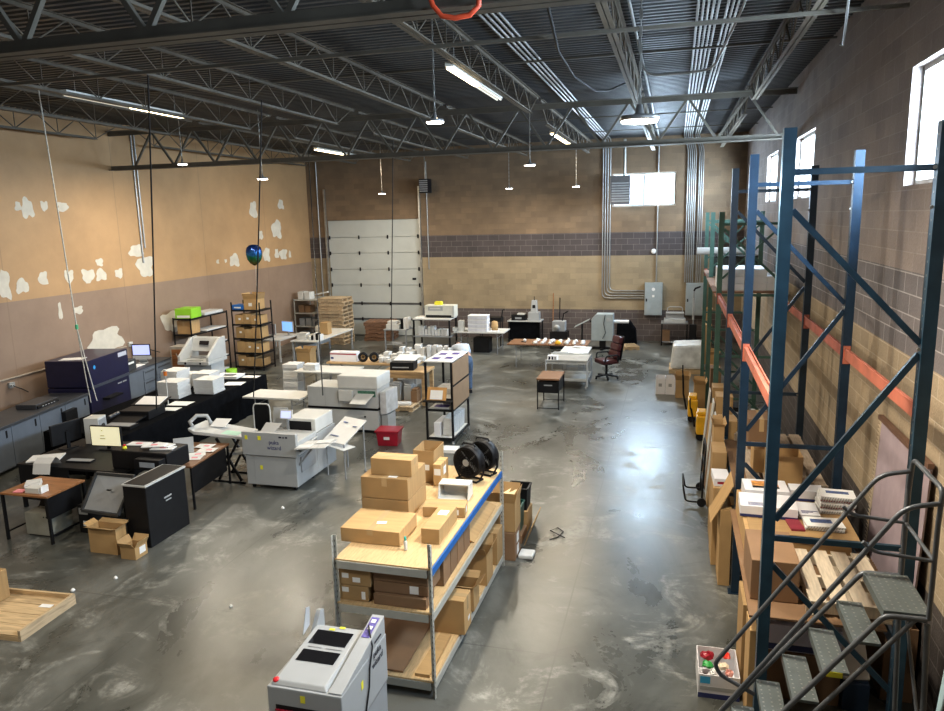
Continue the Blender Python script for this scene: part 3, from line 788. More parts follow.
# goods standing on the floor beyond the far end of the shelf
carton('open brown carton full of crumpled cream paper beyond the far end of the shelf', -2.32, -1.94, 8.92, 9.28, .40, .80, open_=.2)
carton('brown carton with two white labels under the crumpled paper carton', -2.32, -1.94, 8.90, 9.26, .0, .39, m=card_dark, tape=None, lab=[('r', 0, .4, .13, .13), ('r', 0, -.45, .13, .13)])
o = MB()
for i in range(7):
    a = random.uniform(0, 6); x, y = -2.13 + .1 * math.cos(a), 9.10 + .1 * math.sin(a)
    o.slab([(x - .07, y - .03, .76 + .02 * i), (x + .05, y - .06, .79 + .02 * i), (x + .07, y + .05, .83 + .02 * i), (x, y + .03, .74 + .02 * i)], (.01, .01, .012))
tag(o.build('packing_paper', M('kraft_cream', (.72, .58, .36), .8)), 'crumpled cream packing paper bulging from the open carton', 'packing paper', kind='stuff')
def bin_(label, x, y, z, w, d, h, m, rz=0, name='bin', cat='bin'):
    t = thing(name, label, cat, (x, y, z + .001), rz)
    k = .008; mb = MB()
    a, b = w * .46, d * .46
    P0 = [(-a, -b), (a, -b), (a, b), (-a, b)]; P1 = [(-w / 2, -d / 2), (w / 2, -d / 2), (w / 2, d / 2), (-w / 2, d / 2)]
    for i in range(4):
        j = (i + 1) % 4
        mb.add([(*P0[i], 0), (*P0[j], 0), (*P1[j], h), (*P1[i], h), (P0[i][0] * .95, P0[i][1] * .95, .01), (P0[j][0] * .95, P0[j][1] * .95, .01), (P1[j][0] * .95, P1[j][1] * .95, h), (P1[i][0] * .95, P1[i][1] * .95, h)], [(0, 1, 2, 3), (4, 7, 6, 5), (3, 2, 6, 7), (0, 4, 5, 1)])
    mb.box(-a, a, -b, b, 0, .01)
    mb.build('bin_body', m, t)
    rim = MB()
    for i in range(4):
        j = (i + 1) % 4
        rim.bar((*P1[i], h), (*P1[j], h), .025, .02)
    rim.build('rim', m, t)
    return t
bin_('dark green plastic bin standing on the floor behind the shelf end', -2.14, 9.62, .125, .3, .36, .38, M('bin_green', (.01, .06, .05), .4))
carton('flat dark carton under the dark green bin', -2.30, -1.96, 9.44, 9.82, 0, .12, m=card_dark, tape=None)
bin_('small black bin with a raised edge, farthest of the goods behind the shelf', -2.12, 10.06, .30, .3, .3, .32, black)
carton('brown carton under the small black bin', -2.28, -1.96, 9.88, 10.24, 0, .295, tape=None)
o = MB().slab([(-1.92, 9.4, .004), (-1.92, 10.15, .004), (-1.82, 10.15, .28), (-1.82, 9.4, .28)], (.012, 0, 0)).build('cardboard_sheet', card); tag(o, 'cardboard panel leaning outward beside the goods behind the shelf', 'cardboard')
o = MB().box(-1.92, -1.72, 8.98, 9.2, .002, .055).build('clear_box', bagm, bevel=.02); tag(o, 'small clear plastic bag on the floor beside the labelled carton', 'bag')
o = MB().tube([(-1.60, 9.65, .012), (-1.5, 9.75, .012), (-1.45, 9.95, .012), (-1.55, 10.07, .012), (-1.64, 9.95, .012), (-1.52, 9.81, .03), (-1.4, 9.75, .012)], .008, 6).build('floor_cable', cordm); tag(o, 'black cable looped on the floor behind the shelf', 'cable')

# ---------------------------------------------------------------- near laminating machine
lamgrey = M('laminator_light', (.36, .375, .39), .45, var=.03); lamgrey2 = M('laminator_side', (.30, .315, .335), .45, var=.03)
Mx = thing('laminating_machine', 'light grey floor machine with two black windows and a red button, nearest the viewer', 'machine', (-2.645, 4.95, 0), .0)
W, D = .315, .45
MB().slab([(-W, -D, .55), (-W, D, .55), (-W, D, .98), (-W, -D, .98)], (2 * W, 0, 0)).build('upper_body', lamgrey, Mx, bevel=.012)
B(-W + .01, W - .01, -D + .01, D - .01, .08, .545).build('lower_cabinet', lamgrey2, Mx, bevel=.01)
mb = MB()
for x in (-W + .06, W - .06):
    for y in (-D + .06, D - .06): mb.cyl((x - .015, y, .04), .04, .03, 14, 'x')
mb.build('casters', black, Mx)
# sloped lid with two windows
zf, zb = .982, 1.06
def lid(y): return zf + (zb - zf) * (y + D) / (2 * D)
lidm = lamgrey
o = MB().hexa([(-W + .02, -D + .02, zf), (W - .13, -D + .02, zf), (W - .13, D - .1, zf), (-W + .02, D - .1, zf), (-W + .05, -D + .05, zf + .03), (W - .16, -D + .05, zf + .03), (W - .16, D - .14, zf + .085), (-W + .05, D - .14, zf + .085)]).build('lid', lidm, Mx, bevel=.008)
def lp(x, y, e=.002):
    s = (y + D - .05) / (2 * D - .19)
    return (x, y, zf + .03 + .055 * s + e)
for y0, y1 in ((-.16, -.02), (.06, .24)):
    MB().slab([lp(-.22, y0), lp(.11, y0), lp(.11, y1), lp(-.22, y1)], (0, 0, .003)).build('window', glassm, o)
MB().slab([lp(-.2, .015), lp(-.08, .015), lp(-.08, .03), lp(-.2, .03)], (0, 0, .003)).build('hinge', mgrey2, o)
MB().slab([lp(-.04, .015), lp(.1, .015), lp(.1, .03), lp(-.04, .03)], (0, 0, .003)).build('hinge', mgrey2, o)
for x, y in ((-.10, .265), (-.02, .30)):
    plabel(MB().slab([lp(x - .025, y - .012), lp(x + .025, y - .012), lp(x + .025, y + .012), lp(x - .025, y + .012)], (0, 0, .003)).build('warning_sticker', sticker_y, o), 'yellow sticker')
# control shoulder on the right, feeder rail on the left
MB().hexa([(W - .12, -D + .02, .982), (W - .005, -D + .02, .982), (W - .005, D - .01, .982), (W - .12, D - .01, .982), (W - .115, -D + .02, .99), (W - .005, -D + .02, .99), (W - .005, D - .01, 1.15), (W - .115, D - .01, 1.15)]).build('control_shoulder', lamgrey, Mx, bevel=.006)
def sh(x, y, e=.002): return (x, y, .99 + .16 * (y + D - .02) / (2 * D - .03) + e)
plabel(MB().slab([sh(W - .10, .16), sh(W - .03, .16), sh(W - .03, .40), sh(W - .10, .40)], (0, 0, .003)).build('control_panel', M('panel_violet', (.12, .10, .33), .5, var=.5, scale=60), Mx), 'violet printed control panel')
for y in (.33, .25): MB().slab([sh(W - .085, y, .006), sh(W - .045, y, .006), sh(W - .045, y + .04, .006), sh(W - .085, y + .04, .006)], (0, 0, .003)).build('key', white, Mx)
MB().slab([(-W + .02, D - .24, .982), (-W + .02, D - .02, .982), (-W + .02, D - .02, 1.15), (-W + .02, D - .08, 1.17)], (.04, 0, 0)).build('feeder_rail', lamgrey, Mx)
MB().slab([(-W - .005, D - .30, 1.05), (-W - .005, D - .18, 1.08), (-W - .005, D - .16, 1.24), (-W - .005, D - .22, 1.26)], (.006, 0, 0)).build('paper_guide', M('guide_grey', (.5, .52, .55), .3), Mx)
rb = MB().lathe([(.022, 0), (.022, .012), (.028, .014), (.028, .026), (.018, .034)], n=18).build('stop_button', redb, Mx, loc=(-W + .055, -D + .06, .983)); plabel(rb, 'red stop button')
plabel(B(-.03, .01, -D - .003, -D - .001, .88, .94).build('warning_sticker', sticker_y, Mx), 'yellow sticker')
B(-W + .07, W - .07, -D - .004, -D - .001, .80, .835).build('paper_slot', black, Mx); B(-W + .07, W - .07, -D - .02, -D - .005, .79, .80).build('slot_lip', redp, Mx)
B(W + .001, W + .003, -.1, -.06, .80, .87).build('warning_sticker', sticker_y, Mx)
B(W + .001, W + .003, .20, .34, 1.03, 1.045).build('side_mark', ink, Mx)
text('lettering', 'puka', .085, ink, Mx, (W + .003, .24, .94), (PI / 2, 0, PI / 2)); text('lettering', 'wizard', .085, ink, Mx, (W + .003, .24, .86), (PI / 2, 0, PI / 2))
B(W + .0005, W + .002, -D + .02, D - .02, .548, .553).build('seam', mgrey2, Mx)
MB().tube([(W - .08, .28, 1.14), (W - .04, .20, 1.13), (W + .012, .13, 1.05), (W + .014, .05, .90), (W + .012, .03, .75), (W + .014, -.08, .55), (W + .02, -.1, .2), (W + .05, -.1, .012)], .007, 7).build('power_cord', cordm, Mx)

# ---------------------------------------------------------------- left edge: cut-off steel rack, carton and deck pallet
t = thing('wooden_crate_lid', 'shallow pale wooden pallet tray lying on the near left floor', 'pallet', (-7.45, 6.20, 0), .06)
L, W = .56, .42
for i in range(4):
    y = -W + (i + .5) * 2 * W / 4
    B(-L, L - .04, y - W / 4 + .004, y + W / 4 - .004, .055, .073).build('board', pallet_m, t)
B(L - .035, L, -W, W, .0, .13).build('side_board', pallet_y, t); B(-L, L - .036, W - .035, W, .0, .13).build('end_board', pallet_m, t)
B(-L, L - .036, -W, -W + .035, .0, .054).build('end_board', pallet_m, t); B(-.15, .15, -.06, .02, .0, .054).build('block', pallet_y, t)
sheets('torn white sheet lying on the pale wooden tray', -7.12, 6.42, .073, .16, .07, .002, .1, name='paper_sheet')
carton('brown carton upright on the pale wooden tray at the left edge of the view', -7.93, -7.74, 6.0, 6.5, .074, .44, tape=None)
t = thing('steel_shelf', 'grey steel shelf post and deck cut off by the left edge of the view', 'shelf', (-7.72, 5.60, 0), 0)
for x, y in ((.30, .10), (.30, -1.4), (-1.2, .10), (-1.2, -1.4)):
    mb = B(x - .02, x + .02, y - .003, y + .003, 0, .78).box(x - .003, x + .003, y - .02, y + .02, 0, .78)
    p = mb.build('post', shelfgrey, t)
B(-1.17, .27, .085, .11, .10, .16).build('beam', shelfgrey, t); B(.29, .31, -1.37, .07, .10, .16).build('beam', shelfgrey, t)
B(-1.2, .28, -1.4, .08, .161, .175).build('shelf_deck', ply, t)
# ---------------------------------------------------------------- printing press line along the left wall (runs at a slight angle to it)
A0 = (-11.92, 10.31); TH = math.radians(10.8)
def line(s, out=0.0, z=0.0):
    """point on the press line: s along its front edge, out towards the aisle"""
    return (A0[0] - math.sin(TH) * s + math.cos(TH) * out, A0[1] + math.cos(TH) * s + math.sin(TH) * out, z)
# in the local frame of this line: +y along the line (away), +x towards the aisle; front face at x = 0
def on_line(name, label, cat, s, out=0, z=0, group=None):
    return thing(name, label, cat, line(s, out, z), TH, group)
t = on_line('paper_feeder', 'long blue-grey paper feeder cabinet with dark counter top along the left wall', 'cabinet', 0)
B(-.85, -.02, -2.2, 2.73, .06, .84).build('cabinet_body', counterblue, t)
B(-.87, .015, -2.22, 2.75, .842, .90).build('counter_top', countertop_m, t, bevel=.008)
for i in range(6):
    y0 = -2.19 + i * .82
    d = B(-.018, .002, y0 + .006, y0 + .814, .08, .835).build('cabinet_door', counterblue, t, bevel=.004)
    B(.003, .008, y0 + .66, y0 + .70, .66, .80).build('handle', black, d)
B(.003, .16, -.95, -.45, .50, .60).build('output_bin', M('bin_slate', (.06, .075, .10), .45), t)
B(.003, .10, 1.75, 2.15, .45, .72).build('output_bin', black, t)
t2 = sheets('white sheets lying on the counter of the long paper feeder', *line(-.35, -.35)[:2], .90, .55, .35, .006, TH + .3, name='paper_sheet')
t = on_line('control_unit', 'low black unit with a row of buttons on the feeder counter', 'device', 1.65, -.42, .902)
B(-.22, .22, -.35, .35, 0, .09).build('unit_body', countertop_m, t, bevel=.01)
MB().slab([(.2205, -.33, .02), (.2205, .33, .02), (.25, .33, .005), (.25, -.33, .005)], (0, 0, .05)).build('button_panel', black, t)
for i in range(5): B(.251, .256, -.2 + i * .09, -.16 + i * .09, .02, .04).build('button', mgrey, t)
# navy press
t = on_line('printing_press', 'large navy blue digital printing press against the left wall', 'printing press', 2.78)
B(-.95, .02, .0, 1.62, .06, .98).build('lower_body', navy, t, bevel=.01)
B(-.95, .05, .0, 1.62, 1.0, 1.60).build('upper_body', navy, t, bevel=.015)
B(.051, .066, .02, 1.60, .955, 1.02).build('grip_rail', M('rail_grey', (.09, .10, .13), .35, metal=.4), t)
B(.0505, .055, 1.2, 1.56, 1.46, 1.56).build('badge', M('badge_pale', (.5, .52, .6), .5), t)
MB().cyl((.0505, .22, 1.42), .045, .006, 20, 'x').build('emblem', M('emblem_blue', (.05, .35, .75), .4), t)
B(.0205, .023, 1.12, 1.30, .83, .86).box(.0205, .023, 1.34, 1.5, .83, .86).build('printed_mark', mgrey, t)
B(.021, .20, .45, 1.0, .62, .66).build('panel_shelf', black, t)
B(-.9, -.01, .1, 1.5, 0, .058).build('plinth', black, t)
sheets('white and red printed sheets on top of the navy press', *line(3.05, -.45)[:2], 1.60, .5, .32, .006, TH + .2, name='paper_sheet')
# finisher beyond the press with drawers and a small dark box
t = on_line('finisher', 'blue-grey finisher with drawers standing beyond the navy press', 'cabinet', 4.44)
B(-.8, 0, 0, 2.15, .05, .94).build('cabinet_body', counterblue, t, bevel=.008)
B(-.82, .01, 0, 2.16, .942, .97).build('counter_top', countertop_m, t)
for i in range(3):
    d = B(.001, .018, .65, 1.25, .1 + i * .27, .35 + i * .27).build('drawer', counterblue, t, bevel=.004)
    B(.0185, .024, .72, 1.18, .28 + i * .27, .31 + i * .27).build('handle', countertop_m, d)
for i in range(3):
    d = B(.001, .018, 1.3, 2.1, .1 + i * .27, .35 + i * .27).build('drawer', counterblue, t, bevel=.004)
    B(.0185, .024, 1.4, 2.0, .28 + i * .27, .31 + i * .27).build('handle', countertop_m, d)
t = on_line('card_printer', 'small dark box with white slot on the finisher, next to the press', 'device', 4.75, -.3, .972)
B(-.2, .2, -.2, .25, 0, .27).build('device_body', M('dark_slate', (.05, .055, .06), .45), t, bevel=.012); B(.2005, .205, -.15, .15, .17, .22).build('slot', white, t)
sheets('white sheet lying on the finisher between its dark box and the computer', *line(5.35, -.38)[:2], .972, .4, .45, .01, TH, name='paper_sheet')
t = on_line('desktop_computer', 'all-in-one computer with lilac screen and silver chin on the finisher', 'computer', 5.75, -.35, .972)
t.rotation_euler = (0, 0, .25)
B(-.24, .24, -.012, .012, .20, .50).build('bezel', black, t, bevel=.004); plabel(B(-.22, .22, -.0145, -.0125, .22, .48).build('screen', screen_m, t), 'lilac glowing screen')
B(-.24, .24, -.013, .013, .10, .199).build('chin', mlight, t); MB().slab([(-.1, 0, .1), (.1, 0, .1), (.1, .1, 0), (-.1, .1, 0)], (0, .012, 0)).build('stand', mlight, t); B(-.12, .12, -.06, .11, 0, .008).build('foot', mlight, t)
# black draped tables
t = thing('draped_table', 'long table under a black cloth reaching the floor, stacked with paper', 'table', (-10.45, 13.2, 0), math.radians(2.8))
n = 60; pr = []
W_, L_ = .86, 2.62
def ring(off, z, wob):
    pts = []
    for (x, y, x2, y2, k) in ((-W_, -L_, W_, -L_, 14), (W_, -L_, W_, L_, 44), (W_, L_, -W_, L_, 14), (-W_, L_, -W_, -L_, 44)):
        for i in range(k):
            f = i / k
            nx, ny = (y2 - y), -(x2 - x); ln = math.hypot(nx, ny)
            q = off + wob * (math.sin(i * 1.9) + .6 * math.sin(i * .83 + 1))
            pts.append((x + (x2 - x) * f + nx / ln * q, y + (y2 - y) * f + ny / ln * q, z))
    return pts
rings = [ring(0, .80, 0), ring(.012, .785, 0), ring(.02, .5, .008), ring(.03, .2, .016), ring(.035, .006, .022)]
mb = MB(); k = len(rings[0]); vs = [p for r in rings for p in r]; fs = []
for a in range(len(rings) - 1):
    for i in range(k): fs.append((a * k + i, a * k + (i + 1) % k, (a + 1) * k + (i + 1) % k, (a + 1) * k + i))
mb.add(vs, fs, True); mb.add(rings[0], [tuple(range(k))])
mb.build('tablecloth', cloth, t)
for x in (-.7, .7):
    for y in (-2.4, 0, 2.4): B(x - .02, x + .02, y - .02, y + .02, .002, .76).build('leg', mgrey2, t)
ZD = .803
STK = [(-10.50, 13.40, .50, .46, .36), (-9.98, 13.92, .48, .46, .32), (-10.86, 13.96, .40, .5, .48), (-10.40, 14.42, .44, .44, .34), (-10.95, 14.5, .4, .44, .28)]
SL = ['tall white paper stack at the near end of the group on the draped table', 'white paper stack on the draped table closest to the aisle', 'tallest white paper stack, at the wall side of the draped table', 'white paper stack behind the aisle side one on the draped table', 'low white paper stack at the back of the group, before the cutter']
for (x, y, a, bq, h), l in zip(STK, SL): sheets(l, x, y, ZD, a, bq, h, .05, m=white2, group='paper stacks on the draped table')
for x, y, a, bq, r, l in ((-9.95, 12.85, .45, .34, .1, 'white sheet on the draped table just before the paper stacks'), (-9.85, 12.40, .34, .26, .12, 'smaller white sheet close to the black envelope printer'), (-9.9, 14.75, .45, .36, .2, 'white printed sheets just beyond the paper stacks'), (-9.92, 15.52, .4, .25, .1, 'white sheet at the far corner of the draped table')):
    sheets(l, x, y, ZD, a, bq, .006, r, name='paper_sheet')
t = thing('paper_tray', 'flat white frame with a dark window at the far end of the draped table', 'tray', (-10.45, 15.4, ZD + .001), .1)
mb = MB().box(-.3, .3, -.22, -.12, 0, .06).box(-.3, .3, .12, .22, 0, .06).box(-.3, -.18, -.12, .12, 0, .06).box(.18, .3, -.12, .12, 0, .06); mb.build('frame', white, t); B(-.18, .18, -.12, .12, 0, .03).build('tray_bottom', black, t)
t = thing('foot_pedal', 'black rounded device lying below the cutter cabinet on the table', 'device', (-10.95, 15.45, ZD + .001), .3)
MB().lathe([(.16, 0), (.17, .03), (.13, .08), (.05, .10)], n=20).build('device_body', black, t)
# envelope printer on the near end of the drape
t = thing('envelope_printer', 'low black envelope printer with white sheets in its feeder, on the draped table', 'printer', (-10.05, 11.85, ZD + .001), .12)
B(-.32, .30, -.30, .28, 0, .17).build('printer_body', black, t, bevel=.015)
MB().slab([(-.34, .12, .171), (.32, .12, .171), (.32, .50, .26), (-.34, .50, .26)], (0, 0, .012)).build('feeder', black, t)
MB().slab([(-.26, .14, .186), (.26, .14, .186), (.26, .48, .268), (-.26, .48, .268)], (0, 0, .012)).build('loaded_paper', white, t)
MB().slab([(-.30, -.301, .08), (.26, -.301, .08), (.20, -.62, .015), (-.30, -.62, .015)], (0, 0, .02)).build('exit_tray', black, t)
MB().tube([(-.32, -.31, .14), (-.34, -.6, .12)], .035, 10).build('roller', countertop_m, t)
t = thing('conveyor', 'narrow dark conveyor leading from the envelope printer', 'conveyor', (-9.78, 11.02, .803), .12)
t.location = (-9.93, 11.05, ZD + .001)
B(-.28, .3, -.14, .14, 0, .05).build('conveyor_frame', blackm, t); B(-.24, .26, -.11, .11, .0505, .056).build('belt', mgrey2, t)

# signal lamp pole on the draped table
t = thing('signal_pole', 'slim white pole with an orange lamp head, standing on the draped table', 'signal lamp', (-10.15, 12.72, ZD + .001))
MB().cyl((0, 0, 0), .012, .62, 10).build('pole', offwhite, t); MB().cyl((0, 0, .622), .035, .09, 14).build('lamp_head', M('amber', (.75, .22, .03), .4), t); MB().cyl((0, 0, .714), .03, .04, 14).build('cap', offwhite, t)

# paper cutter behind the drape
t = thing('paper_cutter', 'pale grey guillotine cutter with slanted hood, behind the draped table', 'machine', (-12.22, 16.95, 0), .05)
B(-.38, .38, -.32, .32, .05, .84).build('cabinet', mlight, t, bevel=.012)
B(-.36, .36, -.3, .3, 0, .049).build('plinth', black, t)
B(.10, .20, -.323, -.3205, .64, .68).box(.22, .34, -.323, -.3205, .64, .68).box(.10, .28, -.323, -.3205, .56, .60).build('printed_mark', mgrey2, t)
B(.27, .30, -.33, -.321, .40, .50).build('door_lock', black, t)
B(-.46, .46, -.56, .36, .85, .94).build('table_plate', mlight, t, bevel=.01)
for s in (-1, 1):
    x = s * .42
    MB().slab([(x - .035, -.54, .945), (x - .035, .34, .945), (x - .035, .34, 1.50), (x - .035, .05, 1.48), (x - .035, -.54, 1.06)], (.07, 0, 0)).build('side_cheek', mlight, t, bevel=.008)
MB().slab([(-.383, .02, 1.12), (.383, .02, 1.12), (.383, .12, 1.48), (-.383, .12, 1.48)], (0, .20, 0)).build('hood', mlight, t, bevel=.01)
MB().slab([(-.14, .028, 1.3), (.14, .028, 1.3), (.14, .062, 1.40), (-.14, .062, 1.40)], (0, -.006, 0)).build('display_panel', glassm, t)
B(-.36, .36, -.1, -.04, .945, 1.0).build('clamp_bar', mgrey2, t); B(-.2, .2, -.5, -.38, .945, .96).build('back_gauge', steel, t)
for s in (-1, 1): MB().cyl((s * .22, -.572, .895), .03, .011, 14, 'y').build('push_button', black, t)
t = thing('side_cabinet', 'dark wooden box standing behind the computer, beside the cutter', 'box', (-13.2, 17.3, 0), .1)
B(-.22, .22, -.2, .2, 0, 1.2).build('box_body', M('grey_box', (.38, .35, .31), .6), t, bevel=.01); B(-.17, .17, -.206, -.2005, .62, 1.12).build('panel', deskwood, t); MB().slab([(-.05, -.209, 1.0), (-.03, -.209, 1.02), (.1, -.209, .7), (.08, -.209, .68)], (0, .002, 0)).build('strap', offwhite, t)
# small wall outlets
for i, (y, z, l) in enumerate(((12.5, 1.13, 'grey outlet box with cables on the wall above the paper feeder'), (16.25, 1.40, 'white outlet cluster with cables on the wall above the navy press'))):
    t = thing('outlet_box', l, 'outlet', (XL + .002, y, z))
    B(0, .06, -.07, .07, -.06, .06).build('box_body', mgrey if i == 0 else offwhite, t, bevel=.006)
    MB().cyl((.061, -.03, 0), .025, .05, 10, 'x').build('plug', offwhite, t)
    MB().tube([(.11, -.03, 0), (.15, -.03, -.02), (.16, .15, -.12), (.14, .3, -.22 - .1 * i)] if i == 0 else [(.11, -.03, 0), (.15, .2, -.05), (.12, .6, -.25), (.13, 1.0, -.40)], .012, 6).build('cable', cordm, t)
    if i: MB().tube([(.05, .05, -.06), (.06, .05, -.25), (.05, .05, -.45)], .02, 6).build('cable', offwhite, t)

# ---------------------------------------------------------------- black print station nearer the aisle
t = thing('print_station_table', 'black work table carrying monitors, computer and envelope printer', 'table', (-9.12, 9.75, 0))
B(-1.1, .95, -.72, .70, .71, .75).build('table_top', black, t, bevel=.005)
legs4(t, blackm, -1.06, .91, -.68, .66, .709, .05)
B(-1.08, -.10, -.71, -.69, .15, .708).build('modesty_panel', black, t)
ZB = .752
t = thing('monitor', 'black computer monitor seen from the back on the black work table', 'monitor', (-10.05, 9.92, ZB), PI / 2 - .12)
B(-.29, .29, -.02, .025, .10, .46).build('display_back', black, t, bevel=.012); B(-.27, .27, .0255, .028, .12, .44).build('screen', glassm, t)
MB().box(-.03, .03, -.04, -.021, .01, .3).build('stand', black, t); B(-.13, .13, -.12, .08, 0, .012).build('foot', black, t)
t = thing('monitor', 'monitor with a pale cream picture on screen, facing the viewer', 'monitor', (-9.27, 9.98, ZB), .08)
B(-.29, .29, -.02, .025, .06, .42).build('bezel', black, t, bevel=.006); s = B(-.275, .275, -.0225, -.0205, .075, .405).build('screen', screen_c, t); plabel(s, 'cream glowing screen')
for z, a in ((.33, .03), (.24, .08), (.19, .11)): B(-.06 - a / 2, -.06 + a / 2, -.024, -.0228, z, z + .012).build('screen_text', M('screen_olive_%d' % int(z * 100), (.35, .33, .15), .6), s)
B(-.03, .03, .026, .05, .01, .3).build('stand', black, t); B(-.13, .13, -.06, .12, 0, .012).build('foot', black, t)
t = thing('computer_tower', 'white computer tower with dark mesh side between the two monitors', 'computer', (-9.80, 10.33, ZB), .25)
B(-.13, .13, -.14, .14, 0, .46).build('tower_body', offwhite, t, bevel=.01); B(.131, .134, -.12, .12, .03, .42).build('mesh_panel', mgrey2, t); MB().lathe([(.07, 0), (.07, .006)], (.134, 0, .27), 18, Matrix.Rotation(PI / 2, 4, 'Y')).build('fan_grille', black, t)
sheets('white sheets on the black table in front of the monitor back', -9.95, 9.35, ZB, .5, .35, .02, .5, name='paper_stack')
t = thing('paper_roll', 'bundle of white receipts curling over the edge of the black table', 'paper', (-9.62, 9.02, ZB))
ps = []
for i in range(12): ps.append((i * .0, .17 * math.sin(i / 11 * PI * .75), .13 * math.cos(i / 11 * PI * .75) - .01))
mb = MB()
for j in range(5):
    q = [(-.17 + j * .068, .14 - .20 * u - (.05 if u > .7 else 0), .005 + .13 * math.sin(min(1, u * 1.3) * PI * .8) - max(0, u - .75) * .75 + j * .004) for u in [i / 9 for i in range(10)]]
    for p_, r_ in zip(q, q[1:]): mb.add([p_, (p_[0] + .072, p_[1], p_[2]), (r_[0] + .072, r_[1], r_[2]), r_], [(0, 1, 2, 3)], True)
mb.build('curled_paper', white, t)
for x, y, r, l in ((-9.25, 9.35, .1, 'black keyboard on the work table by the cream screen'),):
    t = thing('keyboard', l, 'keyboard', (x, y, ZB), r); B(-.22, .22, -.07, .07, 0, .02).build('keyboard_base', black, t, bevel=.004); B(-.21, .21, -.06, .06, .0205, .026).build('keys', mgrey2, t)
# envelope press: black printer on black cabinet with catch tray
t = thing('press_cabinet', 'angular black press cabinet with pale trim along its slanted top', 'machine', (-7.24, 8.6, 0))
B(-.19, .19, -.42, .45, 0, .90).build('cabinet_body', black, t, bevel=.012)
MB().slab([(-.20, -.43, .902), (.20, -.43, .902), (.20, .46, .902), (-.20, .46, .902)], (0, 0, .025)).build('top_trim', mlight, t); B(-.17, .165, -.41, .44, .9275, .932).build('top_plate', black, t)
B(.1905, .193, -.06, .10, .60, .625).box(.1905, .193, -.03, .09, .55, .57).build('printed_mark', mgrey, t)
t = thing('inkjet_printer', 'squat black inkjet press with pink-printed envelopes lying on top', 'printer', (-7.86, 9.28, ZB), .0)
B(-.6, .42, -.12, .42, 0, .30).build('printer_body', black, t, bevel=.02)
B(-.05, .40, -.28, -.121, .08, .24).build('print_head', black, t, bevel=.01); B(.05, .32, -.284, -.2805, .12, .20).build('control_display', M('lcd_grey', (.35, .38, .42), .3), t)
MB().lathe([(.035, 0), (.035, .02), (.025, .045)], (-.42, -.02, .302), 14).build('stop_button', sticker_y, t); MB().lathe([(.022, 0), (.022, .02)], (-.42, -.02, .348), 12).build('button_cap', redb, t)
for i, (x, y, r) in enumerate(((-7.66, 9.38, .2), (-7.74, 9.48, -.1), (-7.82, 9.38, .35), (-8.2, 9.50, .1))):
    o = MB().cbox((0, 0, .008), (.36, .17, .014)).cbox((.08, .01, .017), (.12, .07, .003)).build('envelope_bundle', white if i else white, None, loc=(x, y, 1.056 + i * .018 * (i < 3)), rot=(0, 0, r))
    tag(o, ['lowest white envelope bundle on the black inkjet press', 'second white envelope bundle on the black inkjet press', 'topmost white envelope bundle on the black inkjet press', 'pink-printed envelope bundle on the inkjet press by its red button'][i], 'envelopes')
    p_ = MB().cbox((.0, .0, .0195), (.1, .06, .002)).build('pink_print', pink, o)
t = thing('catch_tray', 'dark grey framed catch tray tilted out over the open carton', 'tray', (-7.83, 8.36, 0), 0)
P = [(-.36, -.16, .46), (.30, -.20, .46), (.36, .13, .93), (-.30, .13, .93)]
MB().slab(P, (0, .02, -.012)).build('tray_plate', mgrey2, t)
mb = MB()
for a, c_ in zip(P, P[1:] + P[:1]): mb.bar(Vector(a) + Vector((0, -.01, .006)), Vector(c_) + Vector((0, -.01, .006)), .035, .04)
mb.build('tray_rim', M('rim_black', (.05, .052, .055), .4), t); B(.02, .09, -.07, -.05, .76, .775).build('slot', black, t)
carton('open brown carton on the floor under the tilted catch tray', -7.82, -7.36, 7.88, 8.08, 0, .38, open_=1.0, name='carton')
t = carton('small open brown carton with white label on the floor below the black press cabinet', -7.24, -7.0, 7.80, 8.04, 0, .17, open_=.5, lab=[('r', .2, .2, .12, .1)])
# little wooden desk at the left
t = thing('desk', 'small wooden topped desk with black legs and hanging drawer at the left', 'desk', (-8.97, 8.32, 0))
B(-.42, .42, -.36, .36, .70, .73).build('desk_top', deskwood, t, bevel=.004)
legs4(t, blackm, -.40, .40, -.34, .34, .699, .035)
B(.30, .38, -.30, .30, .36, .69).build('side_drawer', blackm, t, bevel=.006)
MB().bar((-.40, -.32, .12), (-.40, .32, .12), .02).bar((.40, -.32, .12), (.40, .32, .12), .02).build('foot_rail', blackm, t)
t = thing('paper_box', 'small white open paper box on the wooden desk', 'box', (-8.87, 8.10, .732), .05)
B(-.12, .12, -.08, .08, 0, .08).build('box_body', offwhite, t, bevel=.004); B(.13, .15, -.07, .07, 0, .10).build('box_flap', white, t)
sheets('white receipts sliding off a pile on the wooden desk', -9.12, 8.30, .732, .2, .28, .05, .7, name='paper_stack', jit=.02)
o = MB().cbox((0, 0, .008), (.15, .12, .014)).build('envelope_bundle', pink, None, loc=(-9.12, 8.06, .733), rot=(0, 0, .2)); tag(o, 'pink envelopes on the front edge of the wooden desk', 'envelopes')
t = thing('laser_printer', 'grey office printer with open dark lid on the floor under the wooden desk', 'printer', (-8.98, 8.36, 0), .0)
B(-.24, .24, -.2, .2, .02, .36).build('printer_body', M('printer_taupe', (.30, .30, .26), .5), t, bevel=.01); B(-.22, .22, -.18, .18, 0, .019).build('plinth', black, t)
MB().slab([(-.22, .05, .365), (.22, .05, .365), (.26, .19, .52), (-.26, .19, .52)], (0, .012, .006)).build('lid', black, t); MB().box(.10, .12, -.203, -.2005, .30, .32).box(.15, .17, -.203, -.2005, .30, .32).build('button', black, t)
